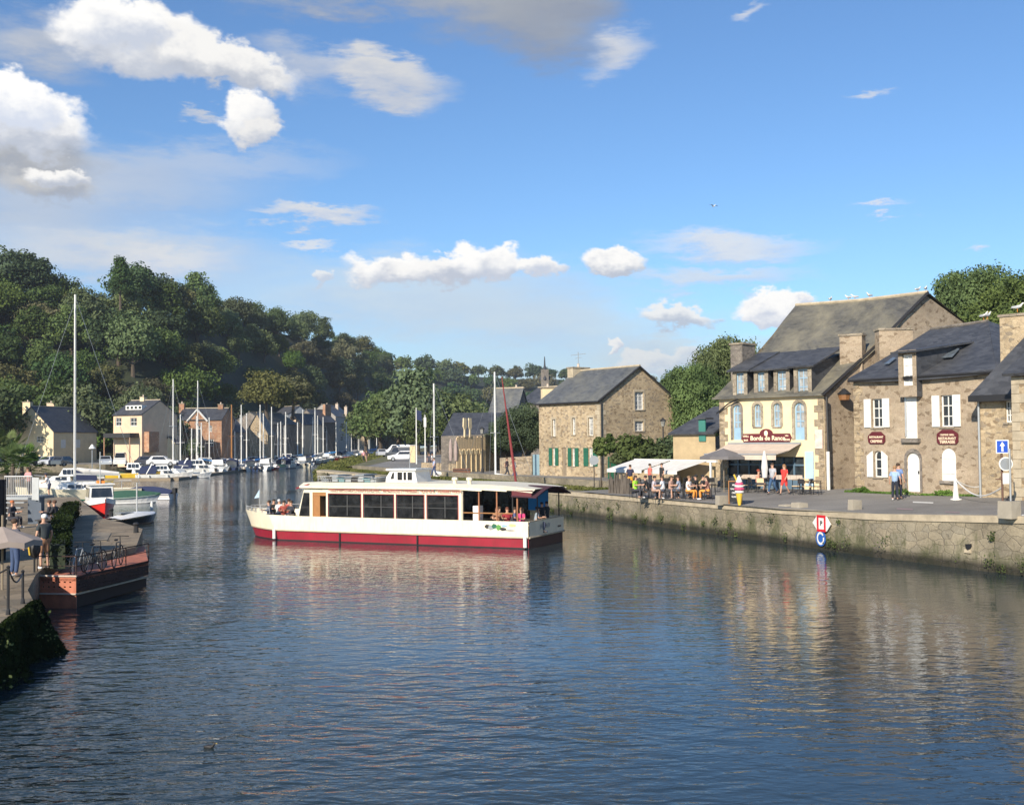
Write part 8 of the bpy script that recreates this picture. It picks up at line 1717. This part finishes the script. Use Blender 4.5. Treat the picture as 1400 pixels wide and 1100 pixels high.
# stepped grey pavement edge and posts with chains
for px, pyb, pyt, lab in ((11, 840, 772, 'near black chain post at the quay edge by the left border'), (31, 825, 778, 'second black chain post beside the landing platform')):
    p = P(px, pyb, Z1); zt = V(px, pyt, p.y).z; t = thing('chain_post', lab, 'post', p, 0, 'chain posts at the left quay'); m = MB(); m.lathe(p, [(.06, 0), (.05, .1), (.035, .15), (.035, zt - p.z - .08), (.05, zt - p.z - .04), (0, zt - p.z)], 8); m.build('post', DARK, t); CLS.append(Vector((p.x, p.y, zt - .08)))
for a, b, lab in ((CLS[0], CLS[1], 'black chain hanging between the two chain posts'), (Vector((CLS[0].x - 1.4, CLS[0].y - 1.2, CLS[0].z)), CLS[0], 'black chain running out of the left edge of the picture')):
    t = thing('chain', lab, 'chain', a.lerp(b, .5)); m = MB(); m.tube([a.lerp(b, i / 10) - Vector((0, 0, .28 * math.sin(PI * i / 10))) for i in range(11)], .022, 5); m.build('links', DARK, t)
# café parasol, hut, landing, people
p = P(3, 806, Z1); t = thing('parasol', 'beige café parasol at the left edge seen from above', 'parasol', p); H_ = 2.05; m = MB(); m.tube([p, p + Vector((0, 0, H_))], .03); m.build('pole', WOODG, t)
c = V(3, 719, p.y); m = MB(); Rp = 1.05
for i in range(8):
    a, b = i * PI / 4 + .2, (i + 1) * PI / 4 + .2; A_ = Vector((c.x + math.cos(a) * Rp, c.y + math.sin(a) * Rp, c.z - .42)); B_ = Vector((c.x + math.cos(b) * Rp, c.y + math.sin(b) * Rp, c.z - .42)); T = Vector((c.x, c.y, c.z + .0)); Md = (A_ + B_) / 2 + Vector((0, 0, .06)); m.face(A_, Md, T); m.face(Md, B_, T); m.face(A_, A_ - Vector((0, 0, .15)), Md - Vector((0, 0, .15)), Md); m.face(Md, Md - Vector((0, 0, .15)), B_ - Vector((0, 0, .15)), B_)
m.build('canopy', plain('taupe_canvas', (.38, .31, .26), .9), t)
pers(20, 788, 'person in blue jeans standing under the beige parasol', 'stand', (.10, .10, .12), (.05, .08, .16), 2.5, 1.0, z=Z1)
pers(60, 777, 'white haired man in dark shirt and tan shorts standing by the hedge', 'stand', (.035, .045, .05), (.42, .22, .12), -2.2, 1.0, z=Z1, hair=(.75, .73, .70), long_legs=False)
bp2 = P(47, 782, Z1); t = thing('backpack', 'dark backpack with a yellow strap beside the man in tan shorts', 'backpack', bp2); m = MB(); m.ball(bp2 + Vector((0, 0, .75)), (.2, .16, .32), 10, 7); m.build('bag', DARK, t, True); m = MB(); m.tube([bp2 + Vector((-.08, -.14, 1.0)), bp2 + Vector((-.10, -.19, .8)), bp2 + Vector((-.08, -.15, .55))], .025); m.build('strap', YEL, t); m = MB(); m.tube([bp2, bp2 + Vector((0, 0, .5))], .03); m.build('stand', DARK, t)
pers(15, 722, 'orange haired person in a dark jacket seated on the left quay', 'sit', (.03, .03, .04), (.04, .04, .05), 1.5, 1.0, z=Z1, hair=(.45, .14, .05), sleeves=True)
pers(66.5, 678.5, 'man with white top and navy shorts standing at the far end of the left quay', 'lean', (.72, .72, .74), (.04, .05, .10), -1.3, 1.0, z=Z1, long_legs=False, hat=(.05, .05, .08))
pers(41, 678, 'person in a pink top leaning on the metal landing rail', 'lean', (.60, .30, .30), (.05, .05, .06), -.4, 1.0, z=2.0)
for px, lb, a, rz in ((69, 'brown haired person in black sitting on the bench behind the hedge', (.02, .02, .03), -1.2), (76, 'second person in dark clothes on the bench behind the hedge', (.03, .03, .035), -1.6)): pers(px, 722, lb, 'sit', a, (.08, .08, .1), rz, 1.0, z=Z1, sleeves=True, hair=(.10, .05, .03))
p = P(74, 723, Z1); t = thing('bench', 'dark bench with two people on it behind the hedge', 'bench', p); m = MB(); m.box(p + Vector((0, .1, .42)), (1.7, .45, .05)); m.build('seat', DARK, t)
for s in (-.7, .7): m = MB(); m.box(p + Vector((s, .1, .2)), (.06, .4, .42)); m.build('leg', DARK, t)
# dark hut corner at the left edge
a = P(8, 765, Z1); t = thing('kiosk_hut', 'dark timber hut corner cut by the left edge', 'hut', a); m = MB(); zt = V(8, 655, a.y).z; m.box((a.x - 1.5, a.y - .9, (zt + Z1) / 2), (3.0, 1.8, zt - Z1))
m.build('wall', plain('near_black_timber', (.012, .010, .010), .8, scale=6, bump=.4), t)
for i in range(4): m = MB(); m.box((a.x + .012, a.y - .15 - i * .5, (zt + Z1) / 2), (.02, .05, zt - Z1 - .02)); m.build('batten', DARK, t)
# metal landing with steps and railing
t = thing('metal_landing', 'grey metal landing with steps and railing beside the palms', 'landing', P(30, 715, Z1)); a0_, b0_ = P(6, 716, Z1), P(44, 716, Z1); fm = Fac(a0_[:2], b0_[:2]); zd = fm.sz(25, 679)[1]; zr0 = fm.sz(25, 651)[1]; W_ = fm.w
m = MB(); m.slab([fm.pt(0, zd), fm.pt(W_, zd), fm.pt(W_, zd, -2.0), fm.pt(0, zd, -2.0)], .14, Vector((0, 0, 1))); m.build('platform', GREYM, t)
for i in range(4): m = MB(); z = zd - .24 * (i + 1); m.slab([fm.pt(0, z, .30 * (i + 1)), fm.pt(W_ * .82, z, .30 * (i + 1)), fm.pt(W_ * .82, z, .30 * i), fm.pt(0, z, .30 * i)], .05, Vector((0, 0, 1))); m.build('step', GREYM, t)
m = MB(); m.tube([fm.pt(0, zr0), fm.pt(W_, zr0)], .035); m.tube([fm.pt(0, zd + .08), fm.pt(W_, zd + .08)], .02)
for i in range(16): m.tube([fm.pt(W_ * i / 15, zd), fm.pt(W_ * i / 15, zr0)], .018, 4)
m.build('railing', ALU, t)
m = MB()
for i in range(4): fbox(m, fm, W_ * (1.0 + .10 * i), W_ * (1.07 + .10 * i), zd - .15, zr0 - .05, .02 + .1 * i, .05 + .1 * i)
m.build('side_panel', plain('light_grey_metal', (.42, .44, .44), .5), t)
m = MB(); fbox(m, fm, W_ * .84, W_ * 1.32, Z1, zd - .02, -.3, .0); m.build('base_panel', plain('blue_grey_metal', (.07, .09, .12), .5), t)
m = MB(); 
for s_ in (.02, W_ - .02): m.tube([fm.pt(s_, Z1, -.1), fm.pt(s_, zd, -.1)], .05)
m.build('legs', DARK, t)
# manhole covers on the quay
p = P(146, 735, Z1); t = thing('hatch_cover', 'square metal hatch cover let into the left quay paving', 'hatch', p); m = MB(); a, b = P(128, 733, Z1), P(150, 728, Z1); m.slab([P(121, 737, Z1 + .02), P(146, 739, Z1 + .02), P(152, 728, Z1 + .02), P(128, 727, Z1 + .02)], .02, Vector((0, 0, 1))); m.build('plate', plain('hatch_stone', (.26, .22, .16), .8), t)
for px, py, lab in ((100, 707, 'short dark mooring post at the middle of the left quay'), (152, 706, 'mooring post at the quay edge near the fishing boat'), (186, 728, 'mooring post near the outer corner of the left quay')): p = P(px, py, Z1); t = thing('mooring_post', lab, 'bollard', p, 0, 'mooring posts on the left quay'); m = MB(); m.lathe(p, [(.12, 0), (.10, .3), (.15, .38), (.10, .45), (0, .46)], 8); m.build('post', DARK, t)
t = thing('buoy', 'small white float standing up in the water by the left quay', 'buoy', P(207.5, 696, 0)); p = P(207.5, 696, 0); m = MB(); m.lathe(p, [(.08, -.1), (.12, .1), (.10, .5), (.03, .6), (0, .62)], 8); m.build('float', WHITE, t)
# ================================================================== air
mh, n, b = nt('haze'); n.nodes.remove(b); pv = N(n, 'ShaderNodeVolumePrincipled'); pv.inputs['Color'].default_value = (.90, .94, 1, 1); pv.inputs['Density'].default_value = .00018; pv.inputs['Anisotropy'].default_value = .3
n.links.new(pv.outputs[0], n.nodes['Material Output'].inputs['Volume'])
m = MB(); m.box((0, 775, 41), (2804, 1854, 92)); o = m.build('haze', mh); o['kind'] = 'stuff'
